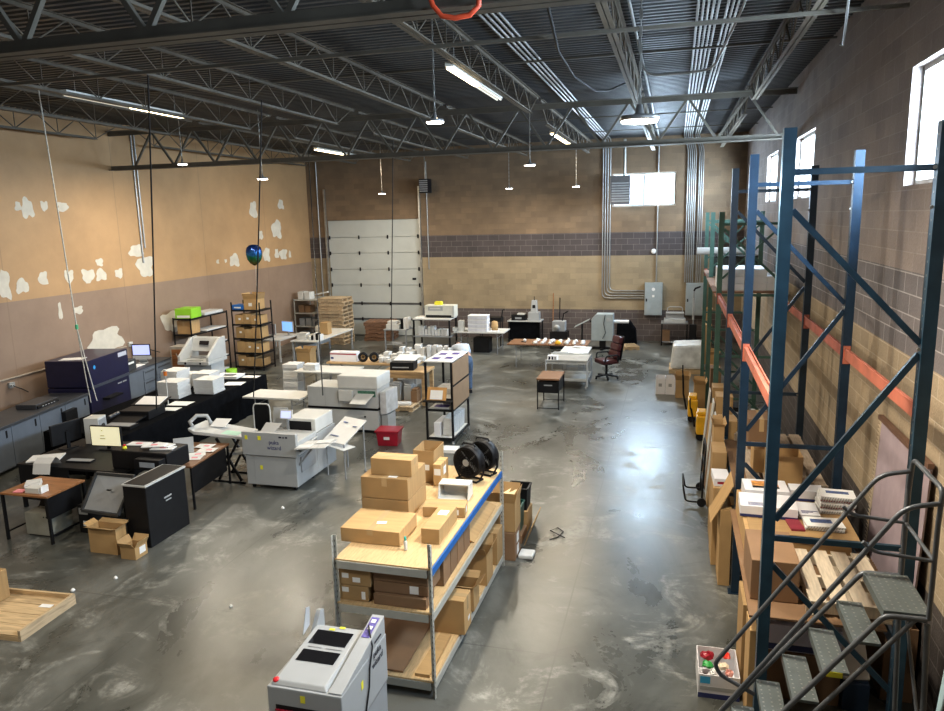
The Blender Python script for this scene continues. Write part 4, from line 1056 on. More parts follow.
t = thing('computer_tower', 'black computer tower on the floor behind the desk legs', 'computer', (-8.38, 8.60, 0)); B(-.1, .1, -.2, .2, .01, .44).build('tower_body', black, t, bevel=.01); B(-.08, .08, -.203, -.2005, .3, .4).build('drive_bay', mgrey2, t); B(-.02, .06, -.204, -.2005, .12, .2).build('sticker', white, t); B(-.09, .09, -.18, .18, 0, .0095).build('foot', black, t)
# brown-topped table with papers on the far side
t = thing('desk', 'brown topped table with black skirt and thin legs, strewn with printed sheets', 'desk', (-7.72, 10.12, 0), .10)
B(-.36, .36, -.62, .62, .70, .73).build('desk_top', browntop, t, bevel=.004)
legs4(t, blackm, -.33, .33, -.59, .59, .699, .03)
B(.30, .315, -.55, .55, .25, .69).build('skirt_panel', black, t)
for i, (x, y, r) in enumerate(((-7.55, 9.92, .3), (-7.60, 10.08, .6), (-7.55, 10.32, .2), (-7.72, 10.5, .1))):
    o = MB().cbox((0, 0, .004 + .004 * i), (.30, .22, .003)).build('paper_sheet', white, None, loc=(x, y, .732), rot=(0, 0, r)); tag(o, ['first', 'second', 'third', 'last'][i] + ' white printed sheet from the near end of the brown topped table', 'paper', 'sheets on the brown topped table')
    MB().cbox((.03, 0, .0065 + .004 * i), (.1, .07, .001)).build('pink_print', pink, o)
t = thing('document_holder', 'grey folding document holder at the near end of the brown topped table', 'holder', (-7.90, 10.17, .732), .6)
MB().slab([(-.16, -.05, 0), (.16, -.05, 0), (.16, .10, .22), (-.16, .10, .22)], (0, .012, 0)).build('holder_plate', mgrey, t); B(-.16, .16, -.12, -.05, 0, .02).build('holder_foot', mgrey, t)

# ---------------------------------------------------------------- big foil machine in the middle of the left floor
t = thing('foil_machine', 'tall grey finishing machine with yellow stickers and blue lettering', 'machine', (-6.53, 10.6, 0), .0)
W = .48
B(-W, W, 0, .75, .08, .60).build('lower_cabinet', mgrey, t, bevel=.01)
MB().slab([(-W - .03, -.03, .615), (W + .03, -.03, .615), (W + .03, -.03, 1.02), (-W - .03, -.03, 1.02)], (0, .08, 0)).build('front_panel', mgrey, t, bevel=.008)
B(-W, W, .06, .75, .61, .86).build('deck', mlight, t, bevel=.008)
B(-W + .16, -W + .164, -.003, -.0005, .1, .59).build('door_seam', mgrey2, t)
for x, z, a in ((-.42, .93, .05), (-.17, .93, .06)): plabel(B(x - a / 2, x + a / 2, -.033, -.0305, z - .04, z + .03).build('warning_sticker', sticker_y, t), 'yellow sticker')
plabel(B(-.21, -.16, -.003, -.0005, .36, .43).build('warning_sticker', sticker_y, t), 'yellow sticker')
text('lettering', 'puka', .10, inkblue, t, (.10, -.032, .86), (PI / 2, 0, 0)); text('lettering', 'wizard', .10, inkblue, t, (.10, -.032, .765), (PI / 2, 0, 0)); B(.20, .25, -.033, -.0305, .945, .97).box(.27, .30, -.033, -.0305, .945, .965).box(.32, .36, -.033, -.0305, .945, .97).build('printed_mark', ink, t)
mb = MB()
for x in (-W + .08, W - .08):
    for y in (.08, .68): mb.cyl((x - .015, y, .04), .038, .03, 14, 'x')
mb.build('casters', black, t)
# rear hood, screen and open rollers
B(-.10, W, .76, 1.5, .08, .80).build('rear_cabinet', mgrey, t, bevel=.01)
B(-.11, .46, .79, 1.48, .805, 1.06).build('rear_hood', offwhite, t, bevel=.02)
B(-.07, .38, .783, .789, .82, 1.01).build('hood_opening', black, t)
MB().cbox((-.05, .70, 1.15), (.24, .03, .17), rx=-.25).build('touch_screen', offwhite, t, bevel=.006)
MB().cbox((-.05, .682, 1.15), (.19, .004, .12), rx=-.25).build('screen', screen_m, t)
MB().bar((-.05, .74, .862), (-.05, .72, 1.08), .04).build('screen_arm', mgrey2, t)
MB().slab([(-.42, .35, .865), (-.16, .35, .865), (-.10, .62, 1.0), (-.42, .62, 1.0)], (0, .012, .004)).build('feed_board', mgrey, t)
MB().slab([(-.40, .80, .88), (-.12, .80, .88), (-.12, .88, 1.22), (-.40, .88, 1.22)], (0, .014, 0)).build('paper_back_stop', mgrey, t)
B(-W, -.11, .76, 1.1, .08, .87).build('feed_cabinet', mgrey, t, bevel=.008)
mb = MB()
for z in (.70, .76): mb.tube([(W + .04, .1, z), (W + .04, .7, z)], .022, 10)
mb.build('rollers', steel, t)
B(W + .005, W + .02, .15, .65, .30, .58).build('side_hatch', mgrey2, t)
for y0 in (-.15, .10):
    MB().slab([(W + .06, y0, .80), (W + .62, y0, .86), (W + .62, y0 + .22, .86), (W + .06, y0 + .22, .80)], (0, 0, .014)).build('delivery_board', white2, t)
MB().bar((W, .1, .72), (W + .5, .1, .838), .04).bar((W + .001, .1, .45), (W + .3, .1, .81), .03).build('board_bracket', mgrey2, t)
for i, (x, y) in enumerate(((-5.86, 10.57), (-5.60, 10.80))):
    o = MB().cbox((0, 0, .003), (.26, .18, .004), ry=-.107).build('paper_sheet', white, None, loc=(x, y, .832 + (.028 * i)), rot=(0, 0, 0)); tag(o, ['pink-printed sheet on the nearer side board of the grey foil machine', 'pink-printed sheet on the farther side board of the grey foil machine'][i], 'paper')
    MB().cbox((.02, 0, .006), (.08, .07, .002), ry=-.107).build('pink_print', pink, o)
# paper stand behind
t = thing('paper_stand', 'tilted white print stand holding big printed sheets beside the grey foil machine', 'stand', (-5.62, 11.70, 0), -.35)
MB().slab([(-.27, -.34, .66), (.27, -.34, .66), (.27, .24, .96), (-.27, .24, .96)], (0, .012, -.012)).build('stand_board', white, t)
for x, y, a, b_ in ((-.12, .12, .1, .07), (.16, .06, .09, .06), (-.1, -.2, .2, .05)): 
    f = (y + .34) / .64
    MB().slab([(x - a / 2, y - b_ / 2, (.66 + .517 * (y + .34)) + 0 * (f - b_ / 1.28) + .004), (x + a / 2, y - b_ / 2, (.66 + .517 * (y + .34)) + 0 * (f - b_ / 1.28) + .004), (x + a / 2, y + b_ / 2, (.66 + .517 * (y + .34)) + 0 * (f + b_ / 1.28) + .004), (x - a / 2, y + b_ / 2, (.66 + .517 * (y + .34)) + 0 * (f + b_ / 1.28) + .004)], (0, 0, .002)).build('printed_mark', slate, t)
MB().slab([(-.2, -.36, .58), (.3, -.40, .56), (.36, -.16, .58), (-.2, -.16, .60)], (0, 0, .01)).build('lower_shelf', white, t)
for x in (-.22, .22):
    MB().bar((x, -.3, .0), (x, -.3, .66), .02).build('leg', mgrey2, t); MB().bar((x, .2, .0), (x, .2, .92), .02).build('leg', mgrey2, t)
# infeed arm on the left of the foil machine
t = thing('infeed_conveyor', 'pale swooping infeed conveyor with a mint sheet, left of the foil machine', 'conveyor', (-7.72, 11.02, 0), .0)
mb = MB().slab([(-.5, -.28, .92), (-.38, -.30, .86), (.55, -.22, .80), (.55, .28, .80), (-.35, .30, .86), (-.5, .25, .92)], (0, 0, .05)); mb.build('conveyor_bed', mlight, t, bevel=.01)
MB().tube([(-.46, -.2, .98), (-.52, -.18, 1.05), (-.50, .0, 1.12), (-.36, .1, 1.10), (-.3, .12, .95)], .035, 8).build('curved_arm', mgrey, t)
MB().slab([(-.25, .0, .93), (.05, .02, .93), (.05, .24, 1.02), (-.25, .22, 1.02)], (0, 0, .006)).build('printed_sheet', white, t)
MB().slab([(-.05, -.22, .885), (.42, -.2, .86), (.42, .0, .86), (-.05, .0, .885)], (0, 0, .006)).build('mint_sheet', M('mint_paper', (.40, .62, .50), .6), t)
MB().slab([(-.45, -.26, .42), (.5, -.2, .52), (.5, .1, .52), (-.45, .05, .42)], (0, 0, .05)).build('lower_arm', mlight, t, bevel=.01)
for s in (-1, 1): MB().bar((.0, s * .2, .03), (.45, s * .2, .79), .035).bar((.45, s * .2, .03), (.0, s * .2, .79), .035).build('scissor_leg', black, t)
for y in (-.24, .24): MB().bar((-.1, y, .015), (.55, y, .015), .03).build('foot_bar', black, t)
plabel(MB().cbox((-.08, -.1, .36), (.12, .08, .03)).bar((-.08, -.1, .34), (.2, -.19, .34), .02).build('clamp', sticker_y, t), 'yellow clamp')
# framed black board on legs
t = thing('display_board', 'black board in a rounded white tube frame behind the foil machine', 'board', (-7.60, 12.15, 0), .1)
fr = [(-.17, 0, 0), (-.17, 0, 1.0), (-.14, 0, 1.08), (.14, 0, 1.08), (.17, 0, 1.0), (.17, 0, 0)]
MB().tube(bend(fr, .05), .014, 8).build('tube_frame', offwhite, t); B(-.15, .15, -.006, .006, .55, 1.06).build('board_panel', black, t); 
for x in (-.17, .17): MB().bar((x, -.2, .012), (x, .2, .012), .02).build('foot_bar', offwhite, t)
# ---------------------------------------------------------------- middle of the hall
t = folding_table('white folding table with its near edge free, left of the long binding machine', -8.44, 14.25, 1.4, .74, .74)
# binding machine
t = thing('binding_machine', 'long white and grey binding machine with raised hood and green circuit tray', 'machine', (-6.84, 14.1, 0))
B(-.82, .82, 0, .72, .06, .50).build('lower_cabinet', mlight, t, bevel=.01); B(-.80, .80, .02, .70, 0, .059).build('plinth', black, t)
B(-.83, .83, -.006, .73, .502, .545).build('dark_rail', black, t)
B(-.82, -.09, 0, .72, .547, .98).build('left_housing', mlight, t, bevel=.01)
B(-.085, .82, 0, .72, .547, .96).build('right_housing', mlight, t, bevel=.01)
B(-.085, .84, -.02, .74, .965, 1.25).build('hood', offwhite, t, bevel=.03)
B(-.40, -.396, -.003, -.0005, .55, .97).build('door_seam', mgrey2, t)
B(-.04, .28, -.09, -.002, .70, .94).build('control_box', offwhite, t, bevel=.012); B(.05, .2, -.07, -.03, .65, .698).build('control_neck', mgrey2, t)
MB().slab([(.30, -.30, .70), (.66, -.30, .70), (.76, -.01, .86), (.36, -.01, .86)], (0, 0, .012)).build('exit_tray', mlight, t)
B(.38, .78, -.012, -.002, .80, .93).build('circuit_opening', M('circuit_green', (.06, .16, .11), .5, var=.8, scale=40), t)
MB().tube([(.0, -.012, .25), (.52, -.012, .36)], .01, 6).build('gas_strut', mgrey, t); MB().cyl((.52, -.02, .36), .02, .018, 12, 'y').build('knob', black, t)
MB().slab([(.85, .05, .40), (.845, .6, .40), (1.05, .6, .42), (1.0, .05, .42)], (0, 0, .5)).build('side_extension', M('cloudy_guard', (.55, .56, .57), .3, var=.2, scale=6), t, bevel=.02)
B(.86, 1.0, .1, .55, 0, .39).build('side_leg', mgrey, t)
# tables behind it
t = folding_table('white folding table with a small paper stack at its corner, behind the binding machine', -8.58, 17.02, 1.6, .84, .74)
sheets('small white paper stack on the corner of the table behind the binding machine', -9.0, 16.88, .741, .34, .26, .15)
sheets('tall white paper pile standing on the floor at the end of the middle tables', -9.76, 17.3, 0, .42, .42, .80, m=white2, jit=.015)
carton('open brown carton on the floor before the white packing table', -11.25, -10.8, 20.2, 20.6, 0, .50, open_=.3)
t = thing('work_table', 'long wood edged work table covered with white paper goods, behind the tables', 'table', (-7.35, 17.95, 0))
B(-1.55, 1.0, -.42, .42, .76, .81).build('table_top', benchwood, t, bevel=.004); legs4(t, mgrey2, -1.48, .93, -.36, .36, .758, .05)
B(-1.5, .95, -.38, .38, .25, .27).build('lower_shelf', mgrey2, t)
t = thing('banner_box', 'long white carton with a red stripe on the wood edged work table', 'box', (-8.45, 17.75, .812)); B(-.38, .38, -.12, .12, 0, .26).build('box_body', card_white, t, bevel=.006); B(-.382, .382, -.1215, -.1202, .19, .22).build('red_stripe', redp, t); B(-.36, -.28, -.1215, -.1202, .07, .12).build('label', inkblue, t)
for i, (x, y) in enumerate(((-7.90, 17.68), (-7.60, 17.72))):
    t = thing('tape_roll', ['black tape roll right of the red striped carton', 'second black tape roll right of the red striped carton'][i], 'tape', (x, y, .812), .4, 'black tape rolls'); MB().lathe([(.06, -.03), (.13, -.03), (.13, .03), (.06, .03), (.06, -.029)], (0, 0, .135), 20, Matrix.Rotation(PI / 2, 4, 'X')).build('roll', black, t); MB().lathe([(.05, -.03), (.058, -.03), (.058, .03), (.05, .03), (.05, -.029)], (0, 0, .135), 16, Matrix.Rotation(PI / 2, 4, 'X')).build('core', card, t)
rnd = random.Random(5)
for i in range(9):
    x = -7.40 + .123 * i; y = 17.70 + rnd.uniform(0, .12); h = rnd.uniform(.04, .15)
    sheets('white paper pile in the front row on the wood edged work table', x, y, .811, .105, .22, h, rnd.uniform(-.06, .06), group='front row of paper piles on the work table')
for i in range(7):
    x = -7.6 + .2 * i; y = 18.13 + rnd.uniform(-.03, .06); h = rnd.uniform(.06, .22)
    sheets('white paper pile in the back row on the wood edged work table', x, y, .811, .15, .22, h, rnd.uniform(-.1, .1), group='back row of paper piles on the work table')
t = thing('workbench', 'raw wooden workbench with thick legs carrying a black printer', 'workbench', (-6.32, 16.85, 0))
B(-.56, .56, -.38, .38, .80, .85).build('bench_top', benchwood, t, bevel=.005); B(-.52, .52, -.35, -.31, .68, .799).build('apron', benchwood, t)
legs4(t, benchwood, -.49, .49, -.28, .32, .799, .09)
t = thing('printer', 'black printer with white sheets on top, on the raw wooden workbench', 'printer', (-6.42, 16.80, .852), .08)
B(-.30, .30, -.2, .2, 0, .20).build('printer_body', black, t, bevel=.012); MB().slab([(-.26, -.02, .21), (.30, -.02, .21), (.38, .30, .30), (-.18, .30, .30)], (0, 0, .012)).build('paper_feed', white, t); B(-.24, .18, -.204, -.2005, .06, .09).build('paper_slot', mgrey2, t)
pallet('low pallet of scrap on the floor under the raw wooden workbench', -6.30, 16.35, 0, .8, .9, .12, m=pallet_y)
for i, (x, y, w_, h, mm) in enumerate(((-6.5, 16.55, .22, .42, mgrey2), (-6.22, 16.6, .2, .36, mgrey), (-6.02, 16.5, .16, .28, card_dark))):
    o = B(-w_ / 2, w_ / 2, -.15, .15, 0, h).box(-w_ / 2 + .02, w_ / 2 - .02, -.13, .13, h, h + .05).build('scrap_box', mm, None, bevel=.008, loc=(x, y, .123)); tag(o, ['dark grey bin on the scrap pallet under the workbench', 'mid grey bin on the scrap pallet under the workbench', 'low brown bin on the scrap pallet under the workbench'][i], 'bin')
sheets('white sheets sliding down on the scrap pallet before the workbench legs', -6.2, 16.12, .123, .34, .22, .05, .2)
carton('pale open carton on the floor beside the scrap pallet, next to the binding machine', -6.98, -6.74, 15.5, 15.85, 0, .28, m=card_white, open_=1.0)
# table with the small white boxes, in front of the person
t = thing('work_table', 'white topped work table cluttered with white cartons, where the person bends over', 'table', (-6.42, 19.0, 0))
B(-.75, .75, -.4, .4, .74, .78).build('table_top', offwhite, t, bevel=.004); legs4(t, mgrey2, -.7, .7, -.35, .35, .738, .04)
for i in range(9):
    x = -7.18 + .155 * i; y = 18.72 + rnd.uniform(0, .1)
    o = B(-.055, .055, -.09, .09, 0, rnd.uniform(.16, .34)).build('paper_packet', white2, None, bevel=.006, loc=(x, y, .782), rot=(rnd.uniform(-.1, .1) * 0, 0, rnd.uniform(-.3, .3))); tag(o, 'upright white packet in the row on the cluttered white work table', 'packet', 'upright packets on the work table')
for i in range(5):
    o = B(-.1, .1, -.12, .12, 0, rnd.uniform(.1, .4)).build('paper_packet', offwhite, None, bevel=.008, loc=(-7.12 + i * .27, 19.12, .782), rot=(0, 0, rnd.uniform(-.3, .3))); tag(o, 'bulky white packet in the back row on the cluttered white work table', 'packet', 'bulky packets on the work table')
# rolling display rack with brown side panels
t = thing('rolling_rack', 'black rolling rack with brown side panels and purple prints on its top', 'rack', (-4.48, 14.20, 0), .0)
w, d, h = .27, .58, 1.70
for x in (-w, w):
    for y in (-d, d): B(x - .02, x + .02, y - .02, y + .02, .09, h).build('post', black, t)
for z, n_ in ((.13, 'shelf'), (.72, 'shelf'), (.95, 'shelf')):
    B(-w + .02, w - .02, -d + .02, d - .02, z, z + .015).build(n_, offwhite, t)
    B(-w + .02, w - .02, -d - .01, -d + .019, z - .03, z + .014).build('shelf_rail', black, t); B(-w + .02, w - .02, d - .019, d + .01, z - .03, z + .014).build('shelf_rail', black, t)
B(-w - .02, w + .02, -d - .02, d + .02, h + .001, h + .02).build('top_board', white, t)
for z0, z1 in ((.74, 1.20), (1.24, 1.68)): plabel(B(w + .021, w + .03, -d - .0, d + .0, z0, z1).build('side_panel', M('hardboard_%d' % int(z0 * 100), (.30, .20, .12), .6, var=.06), t), 'brown hardboard panel')
for z in (.72, 1.22, .13): B(w + .0, w + .032, -d + .02, d - .02, z - .015, z + .015).build('side_rail', black, t)
mb = MB()
for x in (-w, w):
    for y in (-d, d): caster(mb, x, y, .03)
mb.build('casters', mgrey2, t)
B(-w - .02, w + .02, -d - .2, -d - .021, .92, .94).build('front_ledge', black, t)
RX, RY = -4.48, 14.20
for i, (x, y) in enumerate(((-.13, -.30), (.12, -.22), (-.13, .18), (.12, .26))):
    o = MB().box(-.10, .10, -.13, .13, 0, .003).build('printed_sheet', white, None, loc=(RX + x, RY + y, h + .0215)); tag(o, 'purple printed sheet at the %s of the rolling rack top' % ['near left', 'near right', 'far left', 'far right'][i], 'print', 'purple prints on the rolling rack')
    B(-.075, .075, -.10, .10, .0032, .005).build('purple_print', purple, o)
t = thing('wooden_box', 'orange wooden box with a tilted white sheet on the front ledge of the rack', 'box', (RX - .03, RY - .59, .967), 0)
MB().slab([(-.2, -.10, -.02), (.2, -.10, -.02), (.2, .0, .22), (-.2, .0, .22)], (0, .02, 0)).build('box_front', M('orange_wood', (.50, .28, .10), .5), t); MB().slab([(-.13, -.106, .0), (.13, -.106, .0), (.13, -.03, .17), (-.13, -.03, .17)], (0, -.003, 0)).build('white_sheet', white, t)
sheets('white printed stack on the upper shelf of the rolling rack', RX, RY, .967, .36, .5, .12, name='paper_stack')
for i, y in enumerate((-.38, -.06)):
    o = MB().box(-.2, .2, -.14, .14, 0, .02).build('printed_sheet', white, None, loc=(RX, RY + y, .737)); tag(o, ['nearer', 'farther'][i] + ' purple print on the middle shelf of the rolling rack', 'print'); B(-.15, .15, -.1, .1, .0202, .022).build('purple_print', purple, o)
for i in range(7):
    o = B(-.10, .10, -.055, .055, 0, .36).build('paper_packet', white2, None, bevel=.008, loc=(RX + .11, RY - .38 + i * .13, .155), rot=(0, .05, 0)); tag(o, 'white wrapped packet leaning in the row on the bottom shelf of the rolling rack', 'packet', 'wrapped packets on the rolling rack')
o = B(-.07, .07, -.3, .3, 0, .28).build('white_carton', card_white, None, bevel=.008, loc=(RX - .09, RY - .2, .147)); tag(o, 'white carton beside the leaning packets at the bottom of the rolling rack', 'box')
sheets('white board lying on the floor at the foot of the rolling rack', -4.25, 13.25, 0, .5, .3, .06, .1, m=white, name='board')
# red tote
t = thing('storage_tote', 'dark red plastic storage tote with lid on the floor by the binding machine', 'tote', (-5.52, 13.46, 0), .1)
mb = MB(); a = .20; b_ = .22
mb.hexa([(-a, -.16, 0), (a, -.16, 0), (a, .16, 0), (-a, .16, 0), (-a - .03, -.19, .29), (a + .03, -.19, .29), (a + .03, .19, .29), (-a - .03, .19, .29)]); mb.build('tote_body', redp, t, bevel=.015)
B(-a - .05, a + .05, -.21, .21, .291, .325).build('lid', redp, t, bevel=.01); B(-.07, .05, -.187, -.18, .14, .2).build('label', white, t)
# crumpled litter on the floor
for i, (x, y, s_) in enumerate(((-4.85, 10.85, .09), (-5.95, 9.9, .03), (-6.9, 7.3, .025), (-5.0, 7.0, .025), (-7.2, 6.9, .03))):
    n = 9; vs = []
    mb = MB()
    prof = [(s_ * rnd.uniform(.7, 1.1), 0), (s_ * rnd.uniform(.9, 1.2), .012), (s_ * rnd.uniform(.3, .5), .03 + s_ * .2)]
    mb.lathe(prof, n=7); o = mb.build('paper_scrap', white, None, loc=(x, y, .001), rot=(0, 0, i)); tag(o, ['largest white crumpled scrap on the floor beside the foil machine', 'tiny white scrap on the floor before the foil machine', 'tiny white scrap on the floor past the wooden pallet tray', 'tiny white scrap on the open floor left of the shelf', 'tiny white scrap beside the wooden pallet tray'][i], 'litter')

# ---------------------------------------------------------------- far left corner
def wire_rack(label, x0, x1, y0, y1, zs, h, name='storage_rack', m=None):
    t = thing(name, label, 'rack', ((x0 + x1) / 2, (y0 + y1) / 2, 0)); w, d = (x1 - x0) / 2, (y1 - y0) / 2
    for x in (-w + .015, w - .015):
        for y in (-d + .015, d - .015): B(x - .015, x + .015, y - .015, y + .015, 0, h).build('post', m or black, t)
    for z in zs:
        mb = MB().box(-w, w, -d, -d + .02, z - .04, z).box(-w, w, d - .02, d, z - .04, z).box(-w, -w + .02, -d + .02, d - .02, z - .04, z).box(w - .02, w, -d + .02, d - .02, z - .04, z).box(-w + .02, w - .02, -d + .02, d - .02, z - .015, z - .002)
        mb.build('shelf', m or black, t)
    return t
wire_rack('black rack along the left wall topped by a lime green box, near the cutter', -13.75, -13.15, 17.75, 19.55, (.12, .55, 1.0, 1.42, 1.88), 1.9)
t = thing('carton', 'lime green printed carton on top of the rack by the cutter', 'box', (-13.42, 18.05, 1.882), .1); B(-.25, .25, -.27, .27, 0, .28).build('carton_body', green, t, bevel=.006); B(-.20, .20, -.2715, -.2702, .02, .09).build('white_band', white, t)
sheets('white papers along the top of the rack next to the lime green carton', -13.42, 18.95, 1.882, .45, .9, .08, m=white2)
t = carton('brown kraft carton standing under the green one in the rack by the cutter', -13.68, -13.25, 17.85, 18.3, 1.422, 1.80)
for i, (z, h) in enumerate(((1.422, .03), (1.002, .04), (.552, .03), (.122, .05))):
    sheets('flat white boards on the %s shelf of the rack by the cutter' % ['upper', 'second', 'third', 'lowest'][i], -13.4, 18.95, z, .5, .95, h)
t = thing('paint_pail', 'lime green pail on the floor in front of the rack by the cutter', 'pail', (-12.5, 18.55, 0)); MB().lathe([(.13, 0), (.16, .3), (.15, .3)], n=20).build('pail_body', green, t); B(-.07, .07, -.16, -.15, .1, .2).build('label', white, t); MB().tube([(.15, 0, .28), (.1, -.13, .2), (-.1, -.13, .2), (-.15, 0, .28)], .006, 6).build('handle', steel, t)
wire_rack('tall black five shelf rack crammed with brown cartons by the left wall', -13.15, -12.15, 19.75, 20.45, (.12, .55, 1.0, 1.44, 1.88), 2.12)
k = 0
LV = ['lowest', 'second lowest', 'middle', 'fourth']
for lv, z in enumerate((.122, .552, 1.002, 1.442)):
    for i, x in enumerate((-12.93, -12.65, -12.37)):
        carton('brown carton on the %s shelf of the crammed rack, %s from the left' % (LV[lv], ORD[i]), x - .135, x + .135, 19.8, 20.3, z, z + rnd.uniform(.22, .36), tape='y' if i % 2 else None, lab=[('f', .2, .1, .08, .06)] if rnd.random() < .6 else None, group='cartons in the crammed rack')
carton('open brown carton on the very top of the crammed rack', -12.75, -12.3, 19.85, 20.3, 1.882, 2.2, open_=.3, lab=[('f', 0, 0, .12, .1)])
t = thing('carton', 'flat bright blue carton on top of the crammed rack', 'box', (-12.98, 20.05, 1.882)); B(-.2, .2, -.2, .2, 0, .14).build('carton_body', bluep, t, bevel=.006); B(-.12, .12, -.2015, -.2003, .04, .09).build('pale_band', white, t)
# white desk with two screens
t = thing('desk', 'white desk with two computer screens past the crammed rack', 'desk', (-12.85, 21.75, 0)); B(-.45, .55, -.7, .7, .70, .74).build('desk_top', offwhite, t, bevel=.005); legs4(t, offwhite, -.4, .5, -.65, .65, .698, .05)
for i, (x, y, r, sm, l) in enumerate(((-12.85, 21.45, -.35, M('screen_dim', (.35, .30, .33), .4), 'dim grey computer screen on the white desk'), (-12.55, 22.05, -.3, screen_b, 'bright blue computer screen on the white desk'))):
    t = thing('monitor', l, 'monitor', (x, y, .742), r); B(-.26, .26, -.02, .02, .12, .48).build('bezel', mgrey, t, bevel=.005); B(-.24, .24, -.0225, -.0205, .14, .46).build('screen', sm, t); B(-.03, .03, .021, .04, .01, .3).build('stand', mgrey, t); B(-.12, .12, -.08, .1, 0, .01).build('foot', mgrey, t)
t = thing('office_chair', 'black office chair between the white desk and the white packing table', 'chair', (-12.35, 23.05, 0), -1.2)
MB().lathe([(.26, 0), (.28, .04), (.25, .08)], (0, 0, .46), 18).build('seat', black, t); MB().slab([(-.23, .22, .58), (.23, .22, .58), (.2, .30, 1.08), (-.2, .30, 1.08)], (0, .06, .01)).build('backrest', black, t, bevel=.02)
MB().bar((0, .15, .48), (0, .3, .7), .06, .03).build('back_support', black, t); MB().cyl((0, 0, .1), .03, .36, 12).build('gas_lift', mgrey2, t)
for i in range(5):
    a = 2 * PI * i / 5; MB().bar((0, 0, .09), (.28 * math.cos(a), .28 * math.sin(a), .065), .04, .03).cyl((.28 * math.cos(a) - .012, .28 * math.sin(a), .03), .028, .024, 12, 'x').build('base_arm', black, t)
t = thing('packing_table', 'long white packing table with files on it before the pallet stack', 'table', (-11.42, 22.4, 0)); B(-.48, .48, -1.4, 1.4, .70, .74).build('table_top', offwhite, t, bevel=.005); legs4(t, mgrey, -.44, .44, -1.3, 1.3, .698, .05); B(-.4, -.38, -1.2, 1.2, .3, .69).build('modesty_panel', mgrey, t)
for i in range(3):
    o = B(-.16, .16, -.14, .14, 0, .06).box(-.16, .16, -.14, -.135, .0601, .075).build('letter_tray', offwhite, None, bevel=.003, loc=(-11.6, 21.35, .742 + i * .078)); tag(o, ['lowest', 'middle', 'top'][i] + ' white letter tray stacked on the packing table', 'tray', 'letter trays')
for i in range(5):
    o = B(-.035, .035, -.12, .12, 0, rnd.uniform(.1, .22)).build('file_box', black if i % 2 else white, None, bevel=.003, loc=(-11.32 + i * .085, 21.35, .742)); tag(o, ('black' if i % 2 else 'white') + ' file box on the packing table, %s in its row' % ORD[i], 'file', 'files on the packing table')
carton('brown carton standing on the far half of the white packing table', -11.5, -11.2, 22.3, 22.6, .742, 1.15, tape=None)
o = MB().lathe([(.12, 0), (.15, .1), (.12, .22), (.05, .26)], n=9).build('bundle', offwhite, None, loc=(-11.75, 22.75, .742)); tag(o, 'white wrapped bundle beside the brown carton on the packing table', 'bundle')
p0 = pallet('pale wooden pallet in the tall stack before the overhead door, lowest', -12.15, 24.95, 0, 1.0, .95, .14, 0, pallet_y, 'tall pallet stack')
for i in range(1, 12): dup(p0, (-12.15 + rnd.uniform(-.05, .05), 24.95 + rnd.uniform(-.05, .05), .001 + i * .143), rnd.uniform(-.06, .06), 'pale wooden pallet in the tall stack, number %d from the floor' % (i + 1))
p0 = pallet('brown wooden pallet at the bottom of the low stack by the overhead door', -10.8, 26.0, 0, 1.1, 1.0, .14, .1, pallet_d, 'low brown pallet stack')
for i in range(1, 5): dup(p0, (-10.8 + rnd.uniform(-.05, .05), 26.0 + rnd.uniform(-.04, .04), .001 + i * .143), .1 + rnd.uniform(-.08, .08), ['', 'second', 'third', 'fourth', 'topmost'][i] + ' brown wooden pallet of the low stack by the overhead door')
wire_rack('grey shelf in the far left corner piled with odds and ends', -13.85, -12.85, 24.9, 26.2, (.15, .62, 1.12, 1.62), 1.65, m=shelfgrey)
for i in range(10):
    z = (.152, .622, 1.122, 1.622)[i % 4]; x = -13.6 + (i // 4) * .27; mm = (mgrey, offwhite, card_dark, mgrey2)[(i * 7) % 4]
    o = B(-.11, .11, -.2, .2, 0, rnd.uniform(.14, .34)).build('storage_box', mm, None, bevel=.008, loc=(x, 25.2, z)); tag(o, 'small box on the %s shelf of the corner shelf, %s from the wall' % (('lowest', 'second', 'third', 'top')[i % 4], ORD[i // 4]), 'box', 'boxes on the corner shelf')
o = MB().bar((-13.6, 25.55, 1.68), (-12.7, 25.5, 1.86), .12, .05).build('rolled_poster', offwhite); tag(o, 'white rolled poster lying slanted on the corner shelf', 'roll')

# ---------------------------------------------------------------- far middle: plotter, tables
t = thing('plotter_stand', 'tall black metal stand with two shelves carrying the wide printer', 'stand', (-7.84, 23.65, 0))
for z in (1.16, .58, .2): B(-.66, .66, -.42, .42, z, z + .035).build('shelf', offwhite if z > 1 else mgrey2, t)
for x in (-.63, .63):
    for y in (-.39, .39): B(x - .025, x + .025, y - .025, y + .025, 0, 1.158).build('leg', blackm, t)
t = thing('wide_printer', 'wide beige plotter with a yellow tag on top of the tall black stand', 'printer', (-7.62, 23.75, 1.197))
B(-.55, .5, -.2, .25, .02, .42).build('printer_body', M('beige_plastic', (.60, .60, .54), .5, var=.04), t, bevel=.02); B(-.42, .10, -.206, -.2005, .24, .38).build('panel', mgrey, t); B(-.36, .02, -.21, -.2065, .29, .34).build('display', offwhite, t); B(-.5, .4, -.215, -.2005, .03, .09).build('paper_slot', black, t); B(.44, .50, -.21, -.2005, .05, .4).build('end_cap', mlight, t); B(-.5, .45, -.15, .2, 0, .019).build('foot', black, t)
o = B(-.13, .13, -.08, .08, 0, .1).box(-.10, .10, -.06, .06, .1, .12).build('yellow_box', sticker_y, None, loc=(-7.72, 23.75, 1.62)); tag(o, 'small yellow box on top of the wide plotter', 'box')
sheets('white paper sheets under the plotter on its stand top', -8.33, 23.5, 1.197, .3, .4, .02)
